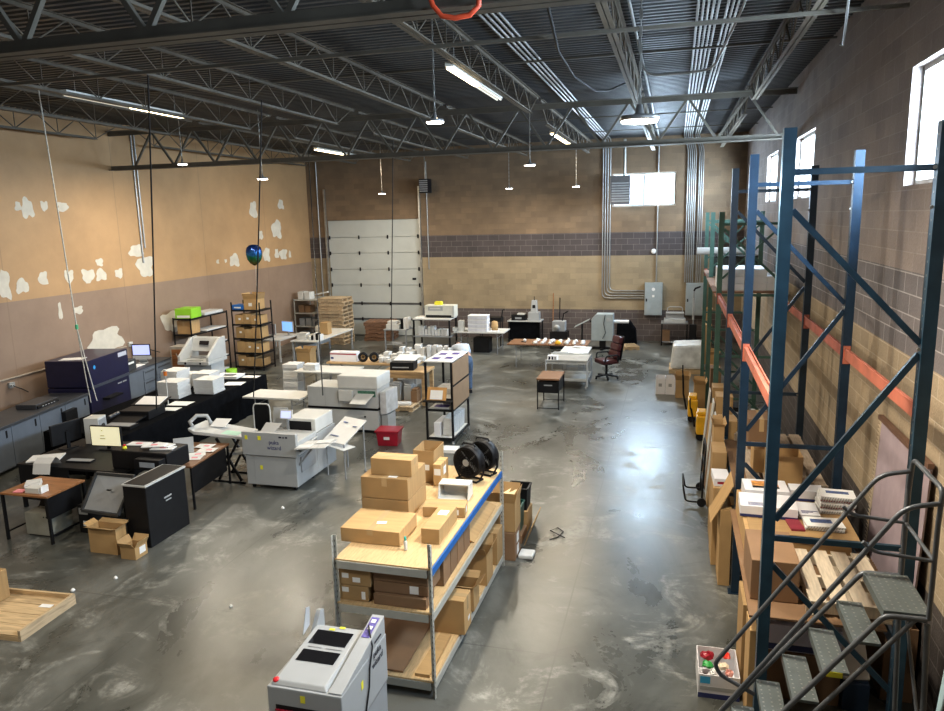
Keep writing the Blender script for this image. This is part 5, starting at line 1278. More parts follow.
for i in range(9):
    o = B(-.05, .05, -.14, .14, 0, rnd.uniform(.18, .36)).build('paper_packet', white2 if i % 3 else offwhite, None, bevel=.006, loc=(-8.3 + i * .115, 23.5, .617), rot=(0, 0, rnd.uniform(-.06, .06))); tag(o, 'white packet in the row on the middle shelf of the plotter stand', 'packet', 'packets on the plotter stand')
t = thing('small_table', 'grey small table with a lower shelf left of the plotter stand', 'table', (-9.2, 23.75, 0)); B(-.42, .42, -.4, .4, .76, .80).build('table_top', mgrey, t, bevel=.004); legs4(t, mgrey2, -.38, .38, -.36, .36, .758, .04); B(-.36, .36, -.34, .34, .25, .27).build('lower_shelf', mgrey, t)
o = B(-.24, .24, -.2, .2, 0, .16).box(-.2, .12, -.16, .16, .16, .26).build('desktop_printer', offwhite, None, bevel=.012, loc=(-9.32, 23.65, .802)); tag(o, 'white desktop printer on the grey small table', 'printer')
for i in range(3):
    o = B(-.045, .045, -.13, .13, 0, .34 + .03 * i).build('binder', white if i else black, None, bevel=.004, loc=(-8.99 + i * .1, 23.62, .802)); tag(o, ['black binder', 'white binder next to the black one', 'white binder at the outer end'][i] + ' on the grey small table', 'binder')
sheets('white sheets on the lower shelf of the grey small table', -9.2, 23.7, .271, .4, .3, .05)
t = folding_table('white folding table with a stack of four paper cartons near the far wall', -6.27, 23.95, 1.75, 1.0, .74)
for i in range(4):
    o = thing('paper_carton', ['lowest', 'second', 'third', 'topmost'][i] + ' white paper carton of the stack on the far white table', 'box', (-6.32, 23.75, .742 + i * .138), rnd.uniform(-.06, .06), 'paper carton stack on the far table'); B(-.33, .33, -.2, .2, 0, .10).build('carton_body', M('carton_grey_%d' % i, (.62, .62, .66), .6), o, bevel=.006); B(-.335, .335, -.205, .205, .1005, .132).build('lid', white, o, bevel=.004)
for i, x in enumerate((-7.12, -6.92)):
    o = B(-.09, .09, -.1, .1, 0, .12 if i == 0 else .36).build('file_holder', offwhite, None, bevel=.005, loc=(x, 23.7, .742)); tag(o, ['low white tray', 'tall white file holder'][i] + ' at the left end of the far white table', 'file holder')
o = MB().lathe([(.11, 0), (.12, .16), (.10, .3), (.04, .32)], n=12).build('paper_bag', card, None, loc=(-5.82, 23.95, .742)); tag(o, 'brown paper bag right of the four paper cartons', 'bag')
sheets('white sheets at the right end of the far white table', -5.75, 23.6, .742, .3, .24, .03)
o = B(-.28, .28, -.2, .2, 0, .5).box(-.25, .25, -.205, -.2003, .05, .45).build('black_bin', black, None, bevel=.01, loc=(-6.25, 23.95, .002)); tag(o, 'black box on the floor under the far white table', 'box')
t = thing('carry_cart', 'black luggage cart handle rising behind the paper cartons', 'cart', (-6.2, 25.0, 0)); B(-.4, .4, -.2, .2, .9, 1.05).build('cart_tray', black, t, bevel=.01); legs4(t, black, -.37, .37, -.17, .17, .899, .03); MB().tube([(.38, 0, 1.05), (.42, 0, 1.3), (.5, 0, 1.32)], .02, 8).build('handle', black, t)
t = thing('skirted_table', 'small grey topped table with black skirt at the far wall', 'table', (-5.2, 26.2, 0)); B(-.62, .62, -.32, .32, .76, .80).build('table_top', mlight, t, bevel=.005); legs4(t, black, -.57, .57, -.27, .27, .758, .04); B(-.57, .57, -.25, -.235, .1, .757).build('skirt', cloth, t)
t = thing('label_printer', 'black printer with a pale top on the small skirted table', 'printer', (-5.42, 26.12, .802)); B(-.26, .26, -.18, .18, 0, .2).build('printer_body', black, t, bevel=.012); B(-.05, .22, -.12, .1, .201, .25).build('paper_feed', offwhite, t); B(-.12, .12, -.184, -.1805, .05, .12).build('front_panel', mgrey2, t)
t = thing('stitching_machine', 'upright grey bench machine with an antenna like tip on the skirted table', 'machine', (-4.86, 26.12, .802)); B(-.2, .2, -.17, .17, 0, .3).build('machine_base', mgrey, t, bevel=.012); MB().slab([(-.12, -.1, .301), (.12, -.1, .301), (.09, -.05, .72), (-.09, -.05, .72)], (0, .18, 0)).build('machine_head', mgrey, t, bevel=.012); B(-.05, .05, -.10, -.085, .45, .56).build('opening', black, t); MB().cyl((0, 0, .72), .012, .14, 8).build('tip', black, t)
# brown table and silver cart
t = folding_table('brown topped folding table strewn with white paper scraps near the leather chair', -3.62, 21.85, 2.4, .95, .74, 0, browntop)
for i in range(26):
    if i == 3: continue
    x, y = -4.0 + (i % 7) * .235 + rnd.uniform(-.02, .02), 21.52 + (i // 7) * .19 + rnd.uniform(-.01, .01); s_ = rnd.uniform(.055, .088)
    o = MB().lathe([(s_ * .8, 0), (s_, .02), (s_ * rnd.uniform(.3, .8), rnd.uniform(.04, .10))], n=6).build('paper_scrap', white if i % 4 else offwhite, None, loc=(x, y, .742), rot=(0, 0, i)); tag(o, 'white paper scrap in the heap on the brown folding table', 'paper', 'paper scraps on the brown table')
o = MB().lathe([(.08, 0), (.1, .03), (.06, .1)], n=10).build('yellow_rag', yellow, None, loc=(-3.295, 21.49, .742)); tag(o, 'yellow rag on the front edge of the brown folding table', 'rag')
t = thing('tape_gun', 'dark tape dispenser on the bare left part of the brown folding table', 'dispenser', (-4.35, 21.75, .742)); MB().lathe([(.05, -.025), (.05, .025)], (0, 0, .055), 16, Matrix.Rotation(PI / 2, 4, 'X')).build('roll', white, t); B(-.1, .04, -.02, .02, 0, .02).build('handle', black, t)
t = folding_table('white folding table standing endways between the brown table and the silver cart', -2.67, 20.62, 1.4, .8, .72, PI / 2)
for i in range(12):
    x, y = rnd.uniform(-2.95, -2.35), rnd.uniform(20.1, 21.2)
    o = MB().cbox((0, 0, .004 + i * .0022), (.26, .2, .002)).build('paper_sheet', white, None, loc=(x, y, .722), rot=(0, 0, rnd.uniform(-.6, .6))); tag(o, 'loose white sheet on the endways white table', 'paper', 'loose sheets on the endways table')
o = B(-.2, .2, -.12, .12, 0, .05).box(-.16, .16, -.08, .08, .05, .06).build('stamp_pad', mgrey, None, bevel=.006, loc=(-3.0, 19.98 + .02, .722)); tag(o, 'flat grey box at the near end of the endways table', 'box')
t = thing('utility_cart', 'silver metal utility cart with two trays beside the leather chair', 'cart', (-2.66, 19.3, 0))
for z in (.74, .22):
    mb = MB().box(-.54, .54, -.5, .5, z, z + .015)
    for a, b_, c_, e_ in ((-.54, .54, -.5, -.485), (-.54, .54, .485, .5), (-.54, -.525, -.485, .485), (.525, .54, -.485, .485)): mb.box(a, b_, c_, e_, z - .05, z + .05) if z > .5 else mb.box(a, b_, c_, e_, z, z + .09)
    mb.build('tray', M('cart_silver_%d' % int(z * 100), (.62, .62, .60), .3, metal=.5), t)
for x in (-.54, .54):
    for y in (-.5, .5): B(x - .02, x + .02, y - .02, y + .02, .1, .80).build('corner_post', mgrey, t)
for x in (-.5, .5):
    for y in (-.46, .46): MB().cyl((x - .015, y, .05), .049, .03, 16, 'x').box(x - .02, x + .02, y - .01, y + .01, .06, .12).build('caster', mgrey2, t)
t = thing('carton', 'small white carton with black letters on the near left corner of the cart', 'box', (-3.10, 19.0, .757)); t.location.z = .757; B(-.08, .18, -.09, .09, 0, .12).build('carton_body', white, t, bevel=.004); MB().box(-.05, .0, -.0925, -.0905, .02, .10).box(.03, .08, -.0925, -.0905, .02, .10).box(.11, .14, -.0925, -.0905, .02, .10).build('printed_mark', ink, t)
t = thing('side_table', 'small wooden topped table on thin black frame with a dark drawer, before the cart', 'table', (-2.80, 17.15, 0))
B(-.27, .27, -.45, .45, .71, .75).build('table_top', browntop, t, bevel=.004)
for x in (-.25, .25):
    for y in (-.43, .43): B(x - .012, x + .012, y - .012, y + .012, 0, .709).build('leg', blackm, t)
d_ = B(-.24, .24, -.42, .42, .40, .66).build('drawer', blackm, t, bevel=.006); B(-.10, .10, -.428, -.4205, .57, .60).build('handle', mgrey2, d_)
for y in (-.43, .43): MB().bar((-.25, y, .03), (.25, y, .03), .015).build('foot_rail', blackm, t)
# leather office chair
t = thing('office_chair', 'oxblood leather executive chair on a black five star base', 'chair', (-1.76, 20.35, 0), .55 + PI / 2)
def pad(mb, c, s, n=12):
    mb.cbox(c, s)
mb = MB(); mb.cbox((0, 0, .50), (.52, .52, .12)); mb.build('seat', leather, t, bevel=.05)
for i in range(3):
    z = .66 + i * .20; MB().cbox((0, -.235 - .05 * i, z + .02), (.5 - .03 * i, .13, .205), rx=.24).build('back_cushion', leather, t, bevel=.05)
MB().slab([(-.23, -.31, .52), (.23, -.31, .52), (.2, -.45, 1.18), (-.2, -.45, 1.18)], (0, -.02, 0)).build('back_shell', black, t, bevel=.008)
for s_ in (-1, 1): MB().tube(bend([(s_ * .25, -.22, .50), (s_ * .31, -.22, .70), (s_ * .31, .16, .70), (s_ * .25, .18, .50)], .08), .022, 8).build('armrest', black, t)
MB().cyl((0, 0, .12), .035, .31, 14).build('gas_lift', black, t); B(-.12, .12, -.12, .12, .40, .438).build('tilt_plate', black, t)
for i in range(5):
    a = 2 * PI * i / 5 + .3
    ar = MB().bar((0, 0, .11), (.32 * math.cos(a), .32 * math.sin(a), .075), .05, .04).build('base_arm', black, t); MB().cyl((.31 * math.cos(a) - .015, .31 * math.sin(a), .028), .027, .03, 12, 'x').build('caster', black, ar)
# grey machine by the wall
t = thing('folding_machine', 'grey green upright machine on a black pedestal near the far wall', 'machine', (-2.30, 25.0, 0))
MB().slab([(-.36, -.25, .32), (.36, -.25, .32), (.36, -.25, 1.22), (-.2, -.25, 1.22), (-.36, -.25, 1.05)], (0, .5, 0)).build('machine_body', drum_g, t, bevel=.012)
B(-.1, .1, -.1, .1, .06, .318).build('pedestal', black, t); B(-.35, .35, -.05, .05, 0, .059).build('foot', black, t); B(-.05, .05, -.35, -.051, 0, .05).build('foot', black, t)
B(.14, .28, -.257, -.2505, .98, 1.1).build('control_panel', mgrey, t); MB().tube([(.1, -.262, 1.2), (.05, -.265, .9), (.12, -.262, .6), (.02, -.262, .4)], .01, 6).build('cable', black, t)
MB().slab([(-.95, -.2, .74), (-.45, -.2, 1.0), (-.45, .2, 1.0), (-.95, .2, .74)], (0, 0, .02)).build('feed_table', drum_g, t)
MB().bar((-.70, 0, .02), (-.70, 0, .87), .05).bar((-.44, 0, .95), (-.36, 0, .95), .06).build('feed_support', black, t)
MB().cyl((.365, 0, .95), .06, .5, 14, 'x').build('side_roller', white, t)
t = thing('binding_press', 'dark bench press with levers behind the brown folding table', 'machine', (-3.78, 25.0, 0)); B(-.3, .3, -.25, .25, 0, .6).build('press_base', black, t, bevel=.01); B(-.22, .22, -.2, .2, .601, .95).build('press_head', mgrey2, t, bevel=.02); MB().tube([(.1, 0, .95), (.15, 0, 1.2), (.3, 0, 1.28)], .02, 8).build('lever', black, t); MB().lathe([(.1, 0), (.1, .04)], (-.05, -.23, .75), 16, Matrix.Rotation(PI / 2, 4, 'X')).build('hand_wheel', mgrey, t)
for i, (x, hh, mm) in enumerate(((-4.26, 1.72, deskwood), (-4.02, 1.55, black))):
    o = MB().tube([(x, 26.55, .003), (x, 26.74, hh)], .018, 8).cbox((x, 26.53, .04), (.25, .05, .07)).build('broom', mm); tag(o, ['brown broom', 'black broom'][i] + ' leaning against the far wall behind the brown table', 'broom')
o = MB().slab([(-1.9, 25.7, .003), (-1.2, 25.7, .003), (-1.25, 25.7, .55), (-1.45, 25.7, .85), (-1.88, 25.7, .88)], (0, .5, 0)).build('covered_machine', cloth, None, bevel=.05); tag(o, 'black covered lump on the floor right of the grey green machine', 'machine')
pallet('single small pallet on the floor right of the black covered lump', -1.45, 25.2, 0, .6, .7, .12, .3)
# wall panels
for i, (x0, x1, z0, z1, l) in enumerate(((-1.0, -.39, .96, 2.11, 'grey electrical panel on the far wall with a white sticker'), (.40, 1.02, .97, 2.10, 'grey electrical panel nearest the far right corner'))):
    t = thing('electrical_switchboard', l, 'electrical panel', (0, 0, 0), 0, 'electrical panels'); B(x0, x1, YF - .16, YF - .002, z0, z1).build('panel_box', drum_g, t, bevel=.008); B(x0 + .03, x1 - .03, YF - .166, YF - .161, z0 + .04, z1 - .04).build('panel_door', drum_g, t); MB().box(x0 + .05, x0 + .09, YF - .18, YF - .167, 1.45, 1.55).build('handle', black, t)
    if i == 0: MB().cyl((-.7, YF - .17, 1.88), .06, .003, 14, 'y').build('sticker', white, t); B(-.74, -.66, YF - .17, YF - .1665, 1.60, 1.68).build('sticker', white, t)
o = MB().lathe([(.09, 0), (.09, .04), (.06, .06)], (0, 0, 0), 18, Matrix.Rotation(PI / 2, 4, 'X')).build('alarm_bell', white, None, loc=(-.72, YF - .002, 3.2)); tag(o, 'white round bell on the far wall beside the single conduit', 'bell')
t = thing('machine_table', 'dark open table with a small press at the far wall, between the panels', 'table', (.05, 26.2, 0)); B(-.45, .45, -.28, .28, .76, .80).build('table_top', mgrey2, t, bevel=.004); legs4(t, black, -.42, .42, -.25, .25, .758, .04); B(-.40, .40, -.22, .22, .1, .12).build('lower_shelf', mgrey2, t)
t = thing('punch_machine', 'pale bench punch with an arched handle on the dark open table', 'machine', (.05, 26.15, .802)); B(-.36, .36, -.2, .2, 0, .12).build('machine_base', mlight, t, bevel=.01); B(-.3, .3, -.05, .12, .121, .3).build('machine_head', mgrey2, t, bevel=.01); B(-.3, .3, -.1, .16, .301, .34).build('head_plate', mlight, t); MB().tube(bend([(-.25, 0, .34), (-.25, 0, .52), (.25, 0, .52), (.25, 0, .34)], .1), .015, 8).build('handle', mgrey, t)
o = MB().box(-.36, -.1, 26.1, 26.35, .122, .5).build('carton_small', card_dark, None, bevel=.005); tag(o, 'brown carton under the dark open table at the far wall', 'box')
t = thing('spray_stand', 'black stand with a tall white tipped pole before the corner panel', 'stand', (.66, 26.0, 0)); MB().tube([(0, 0, .02), (0, 0, 1.9)], .02, 8).build('pole', mgrey2, t); MB().tube([(0, 0, 1.9), (.04, -.03, 1.98), (.2, -.1, 2.05)], .03, 8).build('boom', black, t); MB().tube([(0, 0, .9), (0, 0, 1.65)], .035, 8).build('sleeve', mgrey, t)
for i in range(3):
    a = 2 * PI * i / 3 + .5; MB().bar((0, 0, .55), (.25 * math.cos(a), .2 * math.sin(a), .012), .025).build('leg', black, t)
B(-.12, .12, -.12, .10, .2, .75).build('motor_box', black, t, bevel=.02)
# heater and blower near the far wall
t = thing('unit_heater', 'small dark unit heater hung high right of the overhead door', 'heater', (-8.98, 26.45, 5.45)); B(-.18, .18, -.2, .2, 0, .5).build('heater_case', black, t, bevel=.01)
for i in range(6): MB().cbox((0, -.205, .06 + i * .075), (.32, .012, .05), rx=.5).build('louver', mgrey2, t)
MB().bar((0, 0, .5), (0, 0, 1.6), .03).build('hanger', steel, t)
t = thing('unit_heater', 'grey unit heater with louvers hung in front of the far window', 'heater', (-1.84, 26.1, 4.84)); B(-.33, .33, -.22, .22, 0, .95).build('heater_case', M('heater_grey', (.12, .12, .125), .5), t, bevel=.012)
for i in range(8): MB().cbox((0, -.226, .10 + i * .085), (.58, .012, .06), rx=.6).build('louver', mgrey, t)
MB().cyl((.12, .0, .95), .05, 1.2, 12).build('flue', steel, t)
# foil balloon
t = thing('foil_balloon', 'shiny blue and green foil balloon floating by the left wall', 'balloon', (-12.35, 20.0, 3.55))
m_, nt_, b_, _ = nmat('foil_print'); tc_ = N(nt_, 'ShaderNodeTexCoord'); s_ = N(nt_, 'ShaderNodeSeparateXYZ'); nt_.links.new(tc_.outputs['Generated'], s_.inputs[0])
nz_ = N(nt_, 'ShaderNodeTexNoise', Scale=5.0, Detail=3.0); ad_ = N(nt_, 'ShaderNodeMath', operation='MULTIPLY_ADD'); nt_.links.new(nz_.outputs[0], ad_.inputs[0]); ad_.inputs[1].default_value = .5; nt_.links.new(s_.outputs[2], ad_.inputs[2])
nt_.links.new(ramp(nt_, ad_.outputs[0], [(.35, (.10, .08, .02)), (.6, (.02, .16, .06)), (.8, (.03, .16, .40)), (1.0, (.01, .04, .18))]), b_.inputs['Base Color']); b_.inputs['Metallic'].default_value = .6; b_.inputs['Roughness'].default_value = .25
prof = [(.001, -.33), (.05, -.31), (.14, -.25), (.22, -.14), (.25, 0), (.25, .12), (.22, .22), (.14, .29), (.03, .31)]
mb = MB().lathe(prof, n=24); mb.v = [(x * .95, y * .55, z) for x, y, z in mb.v]; bo = mb.build('balloon_body', m_, t); bo.rotation_euler = (0, 0, .55)
MB().tube([(0, 0, -.33), (.02, 0, -.38), (.0, 0, -.9), (.02, 0, -1.2)], .004, 5).build('string', offwhite, t)
# motion sensor on the wall above
# ---------------------------------------------------------------- pallet racks on the right
RX0, RX1 = .80, 1.83
def upright(label, y, m, h=5.1, group='blue rack frames', m2=None):
    t = thing('rack_upright', label, 'rack upright', (0, y, 0), 0, group)
    for x in (RX0, RX1):
        mb = MB(); s = .045
        mb.box(x - s, x + s, -s, -s + .006, .008, h).box(x - s, x - s + .006, -s + .006, s, .008, h).box(x + s - .006, x + s, -s + .006, s, .008, h).box(x - s, x - .018, s - .006, s, .008, h).box(x + .018, x + s, s - .006, s, .008, h)
        mb.cur = 1; z = .1
        while z < h - .05:
            mb.box(x - s - .001, x - s + .0005, -.005, .005, z, z + .016); mb.box(x + s - .0005, x + s + .001, -.005, .005, z, z + .016)
            z += .10
        mb.build('post', [m, steel if m is rackblue else black], t)
        B(x - .08, x + .08, -.07, .07, 0, .0075).build('foot_plate', m, t)
    a, b = RX0 + .046, RX1 - .046
    def br(z0, z1): MB().bar((a, 0, z0), (b, 0, z1), .045, .035, up=(0, 1, 0)).build('brace', m2 or m, t)
    for z in (.25, 1.86, 4.78):
        if z < h: br(z, z)
    zs = [1.62, .62] if h < 5 else [4.50, 3.50, 3.42, 2.02, 1.62, .62]
    for i in range(0, len(zs), 2):
        if i % 4 == 0: br(zs[i], zs[i + 1])
        else: MB().bar((b, 0, zs[i]), (a, 0, zs[i + 1]), .045, .035, up=(0, 1, 0)).build('brace', m2 or m, t)
    if h < 5:
        br(4.2, 3.3); MB().bar((b, .05, 4.2), (a, .05, 3.3), .035, .02, up=(0, 1, 0)).build('brace', m2 or m, t); br(4.28, 4.28); br(3.0, 3.0)
    for x in (RX0 + .046, RX1 - .046):
        for z in (1.86, 4.78, 4.5, 3.46):
            if z < h: MB().cyl((x - .012 if x < 1 else x - .012, -.032, z), .014, .012, 8, 'y').build('bolt', steel, t)
    return t
Y1, Y2, Y3, Y4, Y5, Y6 = 6.1, 8.7, 11.3, 14.2, 17.5, 20.6
upright('blue rack frame closest to the viewer, beside the rolling ladder', Y1, rackblue)
upright('brighter blue rack frame standing second along the window wall', Y2, rackblue2)
upright('dark blue rack frame standing third, before the green ones', Y3, M('rack_navy', (.018, .036, .06), .45, var=.2))
upright('green rack frame right behind the third blue frame', Y4, rackgreen, 4.5, 'green rack frames')
upright('middle green rack frame farther along the window wall', Y5, rackgreen, 4.5, 'green rack frames')
upright('last green rack frame, farthest along the window wall', Y6, rackgreen, 4.5, 'green rack frames')
def beam(x, y0, y1, z, label, m=orange, group='orange rack beams', face=-1):
    t = thing('rack_beam', label, 'rack beam', (x, 0, z), 0, group); t['kind'] = 'thing'
    L0, L1 = y0 + .056, y1 - .056
    MB().box(-.022, .022, L0, L1, -.055, .055).box(-.022 * face - .0 - (.012 if face > 0 else -.0), -.022 * face + (.012 if face < 0 else 0), L0, L1, .0555, .075).build('beam_body', m, t, bevel=.006)
    for y in (L0, L1): B(-.035, .035, y - .008 if y == L0 else y, y if y == L0 else y + .008, -.11, .09).build('end_plate', m, t)
    return t
pairs = [(Y1, Y2, 'first bay of'), (Y2, Y3, 'second bay of'), (Y3, Y4, 'third bay of'), (Y4, Y5, 'fourth bay of'), (Y5, Y6, 'fifth bay of')]
dim_orange = M('beam_orange_dark', (.36, .115, .085), .5, var=.25, scale=4)  # darker orange for the farther beams
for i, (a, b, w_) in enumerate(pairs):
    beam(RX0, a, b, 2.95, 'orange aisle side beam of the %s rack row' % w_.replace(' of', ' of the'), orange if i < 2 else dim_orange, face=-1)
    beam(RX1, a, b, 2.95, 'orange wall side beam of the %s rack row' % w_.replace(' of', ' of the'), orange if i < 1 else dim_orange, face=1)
for i, (a, b) in enumerate(((Y1, Y2), (Y2, Y3))):
    for x, w_ in ((RX0, 'aisle'), (RX1, 'wall')):
        beam(x, a, b, .982 if i == 0 else 1.09, 'low dark blue beam on the %s side of the %s rack bay' % (w_, ['nearest', 'second'][i]), rackblue, 'low blue rack beams', face=-1)
# decks and stored goods in the green bays
for i, (z, x0, x1) in enumerate(((3.03, .80, 1.83),)):
    o = B(.70, 1.93, Y4 + .1, Y5 - .1, z, z + .03).build('rack_deck', pallet_d); tag(o, 'dark wooden deck across the beams of the first green bay', 'deck')
for i in range(4):
    for j in range(3 if i < 3 else 2):
        o = B(-.14, .14, -.5, .5, 0, .125).box(-.135, .135, -.495, .495, .1255, .13).build('white_carton', card_white, None, bevel=.006, loc=(.93 + i * .285, Y4 + .75, 3.062 + j * .133)); tag(o, 'long white carton on the green rack deck, column %d, %s row up' % (i + 1, ORD[j]), 'box', 'long white cartons on the green rack')
o = B(.72, 1.9, Y5 + .1, Y5 + 2.2, 3.03, 3.06).build('rack_deck', pallet_d); tag(o, 'dark wooden deck across the beams of the last green bay', 'deck')
o = B(.85, 1.8, Y5 + .2, Y5 + 1.2, 3.062, 3.48).box(.83, 1.82, Y5 + .18, Y5 + 1.22, 3.482, 3.52).build('dark_crate', caseblk, None, bevel=.01); tag(o, 'big dark crate on the deck of the last green bay', 'crate')
o = MB().tube([(.50, Y5 + 1.5, 3.64), (1.72, Y5 + 1.5, 3.64)], .085, 18).build('roll', white); o.location.z = -.04; tag(o, 'pale blue white roll lying across the top of the dark crate', 'roll')
o.location = (0, -.8, -.03)
for i in range(5):
    o = B(-.16, .16, -.25, .25, 0, .5 + .08 * (i % 3)).box(-.14, .14, -.23, .23, .5 + .08 * (i % 3), .53 + .08 * (i % 3)).build('storage_box', [card_dark, mgrey2, offwhite, card, black][i], None, bevel=.008, loc=(.98 + (i % 3) * .34, Y4 + .5 + (i // 3) * .8, .003)); tag(o, ['dark brown', 'dark grey', 'white', 'brown', 'black'][i] + ' box on the floor inside the first green bay', 'box')

# -- first bay: board deck, pallet, cartons, printed goods
o = B(.70, 1.77, 6.22, 8.62, 1.062, 1.08).build('rack_deck', card_dark); tag(o, 'brown board deck across the low beams of the nearest rack bay', 'deck')
pallet('worn pale pallet sticking out toward the rolling ladder in the nearest rack bay', 1.52, 6.84, 1.081, .70, 1.05, .14, 0, M('pallet_pale', (.60, .52, .41), .7, var=.15, scale=6, stretch=(8, 1, 1)), None, 4)
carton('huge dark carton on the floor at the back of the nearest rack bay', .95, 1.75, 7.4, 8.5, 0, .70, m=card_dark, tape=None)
carton('large brown carton coloured dark for its shadowed front, aisle corner of the nearest bay', .73, 1.13, 6.5, 7.18, 1.082, 1.46, m=card_dark, tape=None)  # shadow on the front face put into the darker board colour
bx_ = COL.objects[-1] if False else None
carton('wide flat brown carton topped with printed goods in the nearest rack bay', .76, 1.74, 7.42, 8.6, 1.082, 1.335, tape=None)
o = MB().slab([(.80, 7.40, 1.3395), (1.80, 7.36, 1.3395), (1.80, 8.6, 1.3395), (.80, 8.6, 1.3395)], (0, 0, .007)).build('cardboard_sheet', card); tag(o, 'pale cardboard sheet under the spiral booklets', 'cardboard')
ZS = 1.3485
def white_box(label, x, y, z, w, d, h, rz, art=None):
    t = thing('printed_carton', label, 'box', (x, y, z + .001), rz); B(-w / 2, w / 2, -d / 2, d / 2, 0, h).build('carton_body', card_white, t, bevel=.004)
    B(-w / 2 - .001, w / 2 + .001, -d / 2 - .0012, -d / 2 - .0002, 0.002, h * .25).build('navy_band', inkblue, t)
    if art == 'photo': B(-w * .3, w * .3, -d * .1, d * .33, h + .0005, h + .002).build('orange_print', M('print_amber', (.55, .25, .06), .5, var=.5, scale=20), t); B(-w * .3, w * .3, -d * .28, -d * .12, h + .0005, h + .002).build('dark_print', black, t)
    if art == 'lines':
        for k in range(3): B(-w * .36, -w * .05 + .05 * k, -d * .40 + k * .03, -d * .40 + k * .03 + .014, h + .0005, h + .0015).build('printed_line', inkblue, t)
    return t
white_box('white carton with an orange and black picture on its lid, by the blue post', 1.04, 8.38, ZS, .46, .36, .14, .02, 'photo')
white_box('white carton with small navy lines on its lid, nearest the blue post', 1.02, 7.96, ZS, .56, .40, .12, -.03, 'lines')
white_box('plain white flat carton right of the picture carton', 1.47, 8.44, ZS, .34, .22, .12, .0, None)
white_box('white flat carton with printed lines just right of the front blue post', 1.42, 8.0, ZS, .2, .36, .05, .0, 'lines')
carton('open brown carton standing behind the white printed cartons', 1.12, 1.5, 8.86, 9.2, 1.33, 1.68, open_=.02, flaps=False)
for i in range(5):
    o = MB().cbox((0, 0, .018), (.34, .26, .036)).build('spiral_booklets', white, None, loc=(1.715 + .004 * i, 8.15 + .04 * (i % 2), ZS + .0375 * i), rot=(0, 0, .06 - .03 * i)); tag(o, 'white spiral bound booklet pack, %s from the bottom of the right hand pile' % ORD[i], 'booklet', 'spiral bound booklet packs')
    sp_ = MB()
    for k in range(14): sp_.tube([(-.16 + k * .0245, -.132, .008), (-.155 + k * .0245, -.139, .018), (-.15 + k * .0245, -.132, .03)], .004, 4)
    sp_.build('spiral_wire', redp if i % 2 else mgrey2, o)
    if i == 4: MB().cbox((0, .02, .0375), (.22, .07, .002)).build('printed_panel', slate, o)
for i in range(2):
    o = MB().cbox((0, 0, .012), (.36, .24, .024)).build('spiral_booklets', white, None, loc=(1.52, 7.66, ZS + .0255 * i), rot=(0, 0, -.05 + .1 * i)); tag(o, ['lower', 'upper'][i] + ' spiral bound booklet at the front of the cardboard sheet', 'booklet')
    sp_ = MB()
    for k in range(14): sp_.tube([(-.17 + k * .026, -.122, .004), (-.165 + k * .026, -.129, .012), (-.16 + k * .026, -.122, .02)], .004, 4)
    sp_.build('spiral_wire', mgrey2, o)
    if i == 1: MB().cbox((-.02, .02, .025), (.2, .09, .002)).build('printed_panel', slate, o)
o = MB().cbox((0, 0, .01), (.13, .26, .02)).box(-.05, .05, -.1, .1, .0201, .021).build('red_brochure', M('maroon', (.25, .03, .05), .5), None, loc=(1.25, 7.62, ZS), rot=(0, 0, .1)); tag(o, 'maroon brochure lying between the printed cartons and the booklets', 'brochure')
# under the shelf
carton('long white and lilac carton with navy lettering band on a dark box, under the shelf', .92, 1.56, 6.72, 7.16, .48, .74, m=M('carton_lilac', (.72, .70, .86), .6, var=.04), tape=None)
o = bpy.context.scene.objects[[x.name for x in bpy.context.scene.objects if x.get('label', '').startswith('long white and lilac')][0]]
B(-.321, .321, -.2215, -.2204, .01, .07).build('navy_band', inkblue, o)
carton('dark box on the floor carrying the lilac carton', .92, 1.56, 6.70, 7.18, 0, .475, m=card_dark, tape=None)
o = MB().slab([(1.575, 6.66, .31), (1.80, 6.70, .31), (1.80, 7.05, .62), (1.575, 7.0, .62)], (0, 0, .012)).build('paper_sheet', white); tag(o, 'curved white sheet stuck beside the lilac carton', 'paper')
o = B(1.575, 1.80, 6.66, 7.08, .002, .28).box(1.585, 1.79, 6.68, 7.06, .28, .30).build('blue_tote', M('tote_blue', (.03, .06, .12), .45), None, bevel=.01); tag(o, 'dark blue tote on the floor beside the wall side rack post', 'tote')
carton('narrow brown carton on the floor at the aisle post of the nearest bay', .72, .86, 6.28, 6.62, 0, .90, tape='y', lab=[('f', -.3, -.2, .06, .1)])
carton('tall brown carton behind the narrow one along the aisle in the nearest bay', .70, .88, 6.72, 7.2, 0, .90, tape=None)
o = MB().slab([(.50, 8.82, .80), (.61, 8.82, 1.0), (.74, 8.82, 1.28), (.74, 9.3, 1.30), (.61, 9.3, 1.02), (.50, 9.3, .80)], (.01, 0, .012)).build('cardboard_sheet', card); tag(o, 'bent brown cardboard flap hanging over the aisle by the second frame', 'cardboard')
carton('brown carton on the floor below the bent cardboard flap', .61, .745, 8.82, 9.28, 0, .98, tape=None)
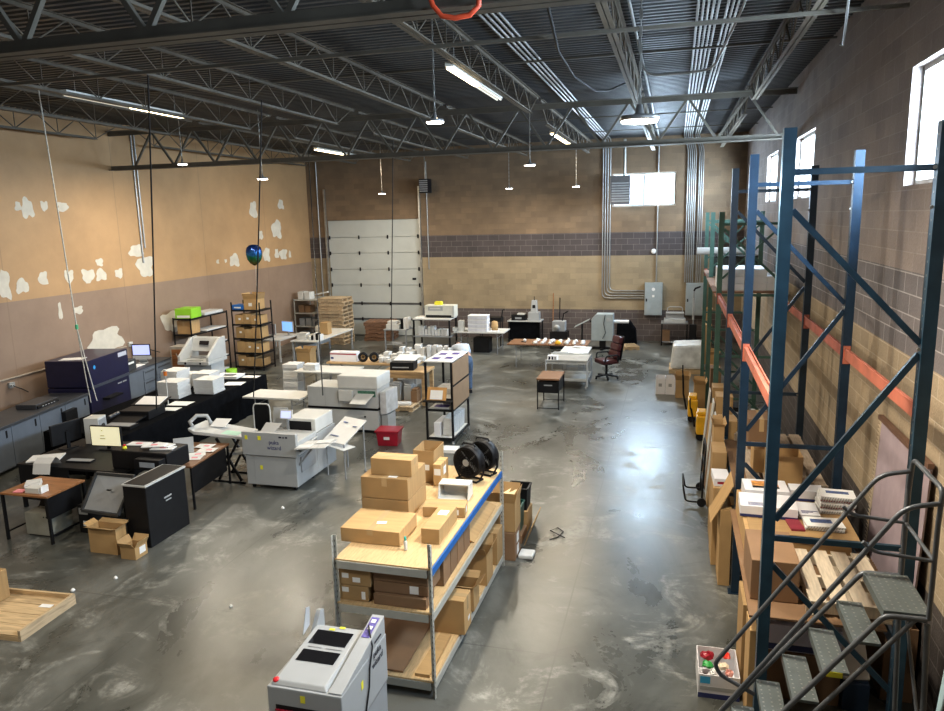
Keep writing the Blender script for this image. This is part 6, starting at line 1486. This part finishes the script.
# second bay
pallet('grey brown pallet in the second rack bay', 1.36, 10.0, 1.185, .9, 2.1, .14, 0, M('pallet_grey', (.42, .34, .26), .75, var=.2, scale=6, stretch=(8, 1, 1)), None, 5)
o = B(.78, 1.85, 8.86, 11.1, 1.17, 1.182).build('rack_deck', card_dark); tag(o, 'thin brown board under the grey brown pallet', 'deck')
carton('second open brown carton on the grey brown pallet, behind the first', 1.0, 1.42, 9.26, 9.6, 1.33, 1.62, open_=.1, flaps=False)
carton('brown carton on the grey brown pallet, beside the third frame', 1.02, 1.35, 10.2, 10.7, 1.33, 1.75, m=card_dark, tape='y')
t = thing('printed_carton', 'flat white carton on the aisle cartons by the second blue frame', 'box', (.65, 9.62, 1.057), .05); B(-.10, .10, -.2, .2, 0, .1).build('carton_body', card_white, t, bevel=.004); B(-.06, .06, -.2015, -.2003, .03, .06).build('printed_line', redp, t)
carton('tall brown carton in the second bay at the aisle, closest to the second frame', .55, .745, 9.36, 9.9, 0, 1.05, tape='y')
carton('taller brown carton in the second bay at the aisle', .56, .745, 10.0, 10.5, 0, 1.32, tape='x', lab=[('f', .2, .2, .1, .1)])
carton('tallest brown carton with an open lid in the second bay at the aisle', .60, .745, 10.62, 11.05, 0, 1.5, open_=.5)
for i, y in enumerate((11.5, 11.95, 12.45, 13.0, 13.55)):
    hh = (1.35, 1.1, 1.5, 1.25, 1.4)[i]
    carton('brown carton in the third bay along the aisle, %s past the third frame' % ORD[i], .72, .99, y, y + .4, 0, hh, m=(card, card_dark, card, card_dark, card)[i], tape='y' if i % 2 else None, group='aisle cartons of the third bay')
for i, (y, h_, m_) in enumerate(((11.36, 1.2, card), (11.72, 1.35, offwhite), (12.08, 1.1, card_dark), (12.44, 1.4, offwhite), (12.9, 1.2, card), (13.3, 1.1, card_dark), (13.66, 1.3, offwhite))):
    o = MB().slab([(.575, y, .003), (.575, y + .33, .003), (.68, y + .33, h_), (.68, y, h_)], (.02, 0, 0)).build('leaning_board', m_); tag(o, '%s board leaning on the aisle cartons, %s from the folding cart' % ({card: 'brown', offwhite: 'white', card_dark: 'dark brown'}[m_], ORD[i]), 'board', 'boards leaning on the aisle cartons')
# folding hand cart
t = thing('folding_cart', 'black folded hand cart leaning by the boards along the aisle', 'cart', (.38, 11.72, 0))
MB().tube(bend([(.12, -.35, .02), (.16, -.30, .95), (.16, .25, .95), (.12, .30, .02)], .12), .016, 8).build('frame', blackm, t)
MB().bar((.13, -.32, .35), (.13, .28, .35), .02).bar((.145, -.31, .65), (.145, .27, .65), .02).build('cross_bar', blackm, t)
MB().tube(bend([(.115, -.34, .06), (-.12, -.34, .06), (-.16, -.34, .30), (-.16, .28, .30), (-.12, .28, .06), (.115, .28, .06)], .06), .014, 8).build('toe_frame', blackm, t)
for y in (-.38, .33): MB().cyl((.12, y - .015, .07), .069, .03, 16, 'y').build('wheel', black, t)
# pallet jacks
def jack(label, x, y, handle):
    t = thing('pallet_jack', label, 'pallet jack', (x, y, 0), 0, 'yellow pallet jacks')
    for s in (-1, 1): B(.11, .17, s * .17 - .06, s * .17 + .06, .05, .10).build('fork', yellow, t, bevel=.006)
    B(-.10, .105, -.22, .22, .14, .52).build('pump_cover', yellow, t, bevel=.03); B(-.085, .09, -.16, .16, .522, .6).build('cap', yellow, t, bevel=.02)
    for s in (-1, 1): MB().cyl((-.02, s * .12 - .03, .08), .08, .06, 18, 'y').build('steer_wheel', black, t)
    MB().cyl((-.02, 0, .09), .05, .05, 12).build('hub', black, t); B(-.104, -.101, -.08, .08, .35, .42).build('badge', black, t)
    hb = [(-.13, 0, .25), (-.20, 0, .6), (-.22, 0, handle - .22)]
    MB().tube(hb, .02, 8).build('handle_shaft', black, t); MB().tube(bend([(-.22, -.01, handle - .22), (-.23, -.10, handle - .1), (-.23, 0, handle), (-.23, .10, handle - .1), (-.22, .01, handle - .22)], .05), .014, 8).build('handle_grip', black, t)
jack('farther yellow pallet jack with its tall black handle, by the aisle cartons', .46, 16.35, 1.25)
jack('nearer yellow pallet jack by the aisle cartons', .60, 15.0, .85)
# wrapped pallet, white cartons on the floor
t = thing('wrapped_pallet', 'pallet load wrapped in cloudy white plastic on the floor beyond the jacks', 'pallet', (.42, 21.8, 0)); B(-.5, .5, -.5, .5, 0, .12).build('pallet_base', pallet_m, t)
mb = MB().hexa([(-.47, -.47, .121), (.47, -.47, .121), (.47, .47, .121), (-.47, .47, .121), (-.40, -.42, .80), (.43, -.42, .84), (.43, .42, .86), (-.40, .42, .82)]); mb.build('plastic_wrap', bagm, t, bevel=.08)
for i, x in enumerate((-.27, -.03)):
    t = carton(['left white open carton of the pair on the aisle floor', 'right white open carton of the pair on the aisle floor'][i], x - .115, x + .115, 18.7, 19.1, 0, .42, m=card_white, open_=.05, flaps=False, lab=None); B(-.04, .04, -.2015, -.2003, .2, .28).build('printed_mark', mgrey2, t)
carton('brown open carton right of the white pair on the aisle floor', .10, .42, 18.4, 18.85, 0, .45, open_=.3)
for i, (x, y, h_, m_) in enumerate(((.62, 16.85, .7, card), (1.0, 17.75, .9, card_dark), (1.0, 18.35, .8, card), (1.0, 18.95, 1.0, card), (1.0, 19.6, .9, card_dark), (1.0, 22.8, 1.2, card), (1.0, 23.5, 1.5, card))):
    carton('brown carton in the row toward the far corner, %s past the pallet jacks' % ORD[i], x - .12, x + .12, y, y + .45, 0, h_, m=m_, open_=.4 if i % 3 == 0 else None, tape='y', group='aisle cartons beyond the jacks')
# box of red and green goods
t = thing('open_carton', 'white and navy open carton of red and green wrappers by the ladder foot', 'box', (.50, 6.80, 0), .02)
k = .008; w_, d_, h_ = .185, .24, .24
MB().box(-w_, w_, -d_, d_, 0, k).box(-w_, w_, -d_, -d_ + k, k, h_).box(-w_, w_, d_ - k, d_, k, h_).box(-w_, -w_ + k, -d_ + k, d_ - k, k, h_).box(w_ - k, w_, -d_ + k, d_ - k, k, h_).build('carton_body', card_white, t)
B(-w_ - .001, w_ + .001, -d_ - .0015, -d_ - .0003, .0, .05).build('navy_band', inkblue, t); B(-.17, -.08, -d_ - .0015, -d_ - .0003, .15, .22).build('blue_patch', M('patch_blue', (.05, .35, .60), .5), t); B(-.17, .17, -d_ - .0012, -d_ - .0002, .08, .12).build('printed_line', mgrey, t)
rq = random.Random(3)
for i, (x, y, z, r, mm, l) in enumerate(((.41, 6.92, .22, .085, redp, 'red wrapper at the back of the navy striped carton'), (.58, 6.94, .23, .07, M('bright_red', (.7, .05, .03), .4), 'bright red wrapper beside it in the navy striped carton'), (.41, 6.79, .20, .075, M('leaf_green', (.04, .35, .08), .4), 'green wrapper in the navy striped carton'), (.55, 6.80, .20, .075, M('cream_wrap', (.75, .65, .5), .5), 'cream wrapper in the middle of the navy striped carton'), (.45, 6.66, .20, .075, white, 'white wrapper at the front of the navy striped carton'), (.60, 6.67, .21, .055, M('pink_wrap', (.7, .35, .3), .5), 'pink wrapper at the front corner of the navy striped carton'))):
    mb = MB().lathe([(r * .5, -r * .6), (r * .95, -r * .3), (r, .0), (r * .7, r * .4), (r * .2, r * .6)], n=9); mb.v = [(a * .8 * rq.uniform(.7, 1.1), b * .8 * rq.uniform(.7, 1.1), c_ * .6 + rq.uniform(-.015, .015)) for a, b, c_ in mb.v]; mb.sm = [False] * len(mb.sm)
    o = mb.build('wrapper', mm, None, loc=(x, y, z), rot=(.2, .1 * i, i)); tag(o, l, 'wrapper')
# corrugated lilac panel leaning on the wall
mb = MB(); n = 60; vs = []
for i in range(n + 1):
    y = 6.9 + 1.6 * i / n; off = .010 * (1 if i % 2 else -1)
    vs += [(2.15 + off, y, .76), (2.20 + off, y, 2.26)]
mb.add(vs, [(2 * i, 2 * i + 1, 2 * i + 3, 2 * i + 2) for i in range(n)]); mb.add([(v[0] + .004, v[1], v[2]) for v in vs], [(2 * i, 2 * i + 2, 2 * i + 3, 2 * i + 1) for i in range(n)])
t = thing('corrugated_panel', 'lilac corrugated plastic panel with toothed edge leaning on the wall', 'panel', (0, 0, 0)); mb.build('panel_sheet', M('lilac_plastic', (.40, .33, .36), .4, var=.08), t)
te = MB()
for k in range(34):
    f = (k + .5) / 34; x = 2.13 + .05 * f; z = .76 + 1.5 * f
    te.slab([(x, 8.502, z - .021), (x, 8.502, z + .021), (x, 8.60, z)], (.004, 0, 0))
te.build('toothed_edge', M('tooth_cream', (.62, .52, .38), .6), t); MB().bar((2.19, 6.9, 2.29), (2.19, 8.56, 2.29), .05, .045).build('top_strip', M('strip_brown', (.16, .09, .06), .6), t)
o = B(1.95, 2.22, 6.9, 8.5, .003, .74).box(1.97, 2.2, 6.95, 8.45, .7401, .748).build('long_crate', card_dark, None, bevel=.008); tag(o, 'long dark crate along the wall carrying the lilac panel', 'crate')
o = MB().slab([(1.86, 5.35, .55), (1.95, 5.62, .55), (2.0, 5.62, 1.25), (1.93, 5.35, 1.22)], (.008, 0, 0)).build('poster_sheet', M('poster_pale_blue', (.50, .68, .75), .5, var=.2, scale=3)); tag(o, 'pale blue sheet leaning behind the rolling ladder legs', 'sheet')
o = B(1.84, 2.1, 5.3, 5.7, .003, .545).box(1.86, 2.08, 5.32, 5.68, .5455, .549).build('storage_box', card_dark, None, bevel=.006); tag(o, 'dark box on the floor holding the pale blue sheet', 'box')

# ---------------------------------------------------------------- rolling ladder
t = thing('rolling_ladder', 'grey steel rolling ladder with perforated treads and tube handrails', 'ladder', (0, 0, 0))
YN, YFAR = 4.86, 5.46
NT = 8; RISE, RUN = .24, .172
def perf_tread(name, x0, x1, z):
    mb = B(x0, x1, YN + .03, YFAR - .03, z - .02, z).box(x0, x0 + .006, YN + .03, YFAR - .03, z - .06, z - .0201)
    mb.cur = 1
    nx = max(3, int((x1 - x0) / .045)); ny = 11
    for i in range(nx):
        for j in range(ny):
            x = x0 + .025 + i * (x1 - x0 - .05) / (nx - 1); y = YN + .06 + j * (YFAR - YN - .12) / (ny - 1) + (.012 if i % 2 else 0)
            mb.add([(x + .008 * math.cos(q) , y + .008 * math.sin(q), z + .0012) for q in [k * PI / 3 for k in range(6)]], [(0, 1, 2, 3, 4, 5)])
    mb.build(name, [M('tread_grey', (.13, .15, .15), .45, metal=.2, var=.1), steel], t)
perf_tread('platform', 1.36, 1.64, 1.95)
for i in range(1, NT):
    x = 1.37 - RUN * i
    perf_tread('tread', x, x + .165, 1.95 - RISE * i)
for y in (YN, YFAR):
    MB().tube(bend([(1.60, y, 1.93), (1.36, y, 1.93), (1.37 - RUN * 7.8, y, 1.95 - RISE * 7.8)], .05), .018, 10).build('stringer', laddergrey, t)
    MB().tube([(1.61, y, 1.93), (1.61, y, 2.60)], .016, 10).build('platform_post', laddergrey, t)
    MB().tube([(1.605, y, 1.90), (1.68, y, .10)], .018, 10).build('rear_leg', laddergrey, t)
    hp = [(1.61, y, 2.71), (1.42, y, 2.67), (.38, y, 1.06), (.42, y, .97), (.68, y, .84)]
    MB().tube(bend(hp, .10), .016, 10).build('handrail', laddergrey, t)
    MB().tube(bend([(1.61, y, 2.33), (1.27, y, 2.36), (1.20, y, 2.42)], .06), .013, 8).build('mid_rail', laddergrey, t)
    if y == YN: MB().tube([(1.54, y, 1.93), (1.54 - RUN * 7.6, y, 1.95 - RISE * 7.6)], .016, 8).build('brace_tube', laddergrey, t)
    MB().cyl((1.68, y - .018, .055), .055, .036, 18, 'y').build('wheel', black, t)
    MB().tube([(-.01, y, .06), (1.68, y, .06)], .017, 8).build('base_tube', laddergrey, t)
MB().tube(bend([(1.61, YN, 2.58), (1.62, YN, 2.80), (1.62, YFAR, 2.80), (1.61, YFAR, 2.58)], .07), .016, 10).build('back_rail', laddergrey, t)
MB().tube([(1.61, YN, 2.33), (1.61, YFAR, 2.33)], .013, 8).build('back_rail', laddergrey, t)
MB().tube([(1.64, YN, 1.0), (1.62, YFAR, 1.9)], .012, 8).build('rear_brace', laddergrey, t); MB().tube([(1.655, YN, .5), (1.655, YFAR, .5)], .012, 8).build('rear_brace', laddergrey, t)
plabel(B(1.05, 1.15, YN + .026, YN + .0285, 1.43, 1.468).build('warning_label', sticker_y, t), 'yellow label')
# ---------------------------------------------------------------- person bending over the cluttered table, half hidden by the rolling rack
def skin(name, verts, edges, radii, mat, parent=None, root=0, sub=2, smooth=True):
    me = bpy.data.meshes.new(name); me.from_pydata([tuple(v) for v in verts], edges, [])
    me.materials.append(mat)
    o = bpy.data.objects.new(name, me); COL.objects.link(o)
    if parent: o.parent = parent
    md = o.modifiers.new('skin', 'SKIN'); md.use_smooth_shade = True
    for i, r in enumerate(radii):
        sv = me.skin_vertices[0].data[i]; sv.radius = (r, r) if not isinstance(r, tuple) else r; sv.use_root = (i == root)
    s = o.modifiers.new('sub', 'SUBSURF'); s.levels = sub; s.render_levels = sub
    return o
P = thing('person', 'person in light blue shirt and jeans bending over the table behind the rolling rack', 'person', (-5.20, 18.05, 0), -PI / 2 + .55)
# local frame: faces -x (towards the table), feet at the origin
V, E, Rr = [], [], []
def vtx(p, r, link=None):
    V.append(p); Rr.append(r)
    if link is not None: E.append((link, len(V) - 1))
    return len(V) - 1
pel = vtx((.10, 0, .93), (.15, .12))
wai = vtx((-.02, 0, 1.04), (.14, .11), pel)
che = vtx((-.24, 0, 1.14), (.17, .12), wai)
upc = vtx((-.42, 0, 1.17), (.14, .10), che)
nek = vtx((-.52, 0, 1.18), .055, upc)
hd0 = vtx((-.60, 0, 1.19), .085, nek); hd1 = vtx((-.70, 0, 1.17), .092, hd0); hd2 = vtx((-.765, 0, 1.13), .060, hd1)
nose = vtx((-.74, 0, 1.055), .016, hd1)
for s in (-1, 1):
    sh_ = vtx((-.40, s * .18, 1.15), .062, upc)
    el = vtx((-.46, s * .26, .92), .043, sh_)
    wr = vtx((-.68, s * .20, .83), .030, el)
    pa = vtx((-.76, s * .19, .815), (.036, .018), wr)
    for k, (dy, ln) in enumerate(((-.03, .07), (-.01, .085), (.01, .08), (.028, .06))):
        f1 = vtx((-.80, s * .19 + dy, .812), .010, pa); f2 = vtx((-.80 - ln * .6, s * .19 + dy * 1.2, .805), .009, f1); vtx((-.80 - ln, s * .19 + dy * 1.25, .795), .008, f2)
    t1 = vtx((-.73, s * .15, .81), .011, pa); vtx((-.77, s * .125, .80), .009, t1)
    hip = vtx((.10, s * .09, .86), .105, pel)
    kn = vtx((.03, s * .11, .49), .062, hip)
    an = vtx((.05, s * .11, .09), .042, kn)
    vtx((-.10, s * .12, .045), .035, an)
skin('body', V, E, Rr, skin_m, P, 0, 1)
# jeans
V, E, Rr = [], [], []
pel = vtx((.105, 0, .935), (.165, .135)); vtx((.03, 0, 1.0), (.155, .125), pel)
for s in (-1, 1):
    hip = vtx((.10, s * .095, .84), .118, pel); th = vtx((.07, s * .105, .66), .092, hip); kn = vtx((.03, s * .11, .49), .074, th); ca = vtx((.045, s * .11, .28), .066, kn); vtx((.05, s * .11, .08), .062, ca)
plabel(skin('jeans', V, E, Rr, denim, P, 0, 2), 'blue jeans')
V, E, Rr = [], [], []
wai = vtx((.02, 0, 1.02), (.165, .135)); a = vtx((-.12, 0, 1.10), (.165, .135), wai); b = vtx((-.26, 0, 1.145), (.185, .135), a); c_ = vtx((-.42, 0, 1.17), (.155, .112), b); vtx((-.49, 0, 1.18), .07, c_)
for s in (-1, 1):
    sh_ = vtx((-.40, s * .185, 1.145), .076, c_); m1 = vtx((-.43, s * .23, 1.03), .064, sh_); vtx((-.46, s * .258, .95), .058, m1)
plabel(skin('shirt', V, E, Rr, shirt_m, P, 0, 2), 'light blue shirt')
V, E, Rr = [], [], []
h0 = vtx((-.60, 0, 1.215), .085); h1 = vtx((-.685, 0, 1.205), .090, h0); vtx((-.755, 0, 1.175), .058, h1)
plabel(skin('hair', V, E, Rr, hair_m, P, 0, 2), 'short dark hair')
for s in (-1, 1):
    mb = MB().lathe([(.010, -.004), (.012, 0), (.008, .006)], (-.775, s * .032, 1.09), 10); mb.build('eye', black, P)
    MB().lathe([(.012, -.02), (.018, 0), (.010, .02)], (-.62, s * .092, 1.17), 8).build('ear', skin_m, P)
    sh = MB().hexa([(-.19, s * .12 - .045, .002), (.11, s * .115 - .04, .002), (.11, s * .115 + .04, .002), (-.19, s * .12 + .045, .002), (-.17, s * .12 - .035, .05), (.10, s * .115 - .036, .09), (.10, s * .115 + .036, .09), (-.17, s * .12 + .035, .05)]); plabel(sh.build('shoe', black, P, bevel=.015), 'dark shoe')
MB().bar((-.792, -.022, 1.04), (-.792, .022, 1.04), .008, .006).build('mouth', M('lips', (.35, .14, .12), .5), P)
# ---------------------------------------------------------------- daylight, camera
w = bpy.data.worlds.new('sky'); scene.world = w; w.use_nodes = True
nt = w.node_tree
bg = nt.nodes['Background'] if 'Background' in nt.nodes else nt.nodes.new('ShaderNodeBackground')
bg.inputs[0].default_value = (.72, .86, 1.0, 1); bg.inputs[1].default_value = 2.5
def day(x, y, z, sx, sy, rot, e, name):
    d = bpy.data.lights.new(name, 'AREA'); d.shape = 'RECTANGLE'; d.size = sx; d.size_y = sy; d.energy = e; d.color = (.70, .85, 1.0)
    o = bpy.data.objects.new(name, d); COL.objects.link(o); o.location = (x, y, z); o.rotation_euler = rot
for a, c_ in WIN_R:
    day(XR + .6, (a + c_) / 2, 5.45, 1.5, c_ - a + .6, (0, PI / 2 - .15, 0), 550 if a < 4 else 1150, 'sky_outside_window')
day(-1.1, YF + .6, 5.45, 2.7, 1.5, (-PI / 2 + .15, 0, 0), 900, 'sky_outside_window')

yaw, pit, rol, foc = math.radians(15.5), math.radians(10.6), math.radians(1.35), 735.0
fw = Vector((-math.sin(yaw) * math.cos(pit), math.cos(yaw) * math.cos(pit), -math.sin(pit)))
rt = Vector((math.cos(yaw), math.sin(yaw), 0)); dn = fw.cross(rt)
r2 = math.cos(rol) * rt + math.sin(rol) * dn; d2 = -math.sin(rol) * rt + math.cos(rol) * dn
cd = bpy.data.cameras.new('camera'); cam = bpy.data.objects.new('camera', cd); COL.objects.link(cam)
mw = Matrix((r2, -d2, -fw)).transposed().to_4x4(); mw.translation = (0, 0, 4.5)
cam.matrix_world = mw
cd.sensor_fit = 'HORIZONTAL'; cd.sensor_width = 36; cd.lens = 36 * foc / 944; cd.clip_end = 200
scene.camera = cam
scene.view_settings.view_transform = 'Standard'; scene.view_settings.look = 'None'
scene.view_settings.exposure = 0.08; scene.view_settings.gamma = .90
scene.cycles.use_denoising = True
scene.cycles.max_bounces = 8; scene.cycles.diffuse_bounces = 4; scene.cycles.glossy_bounces = 4; scene.cycles.transparent_max_bounces = 12
scene.cycles.sample_clamp_indirect = 8
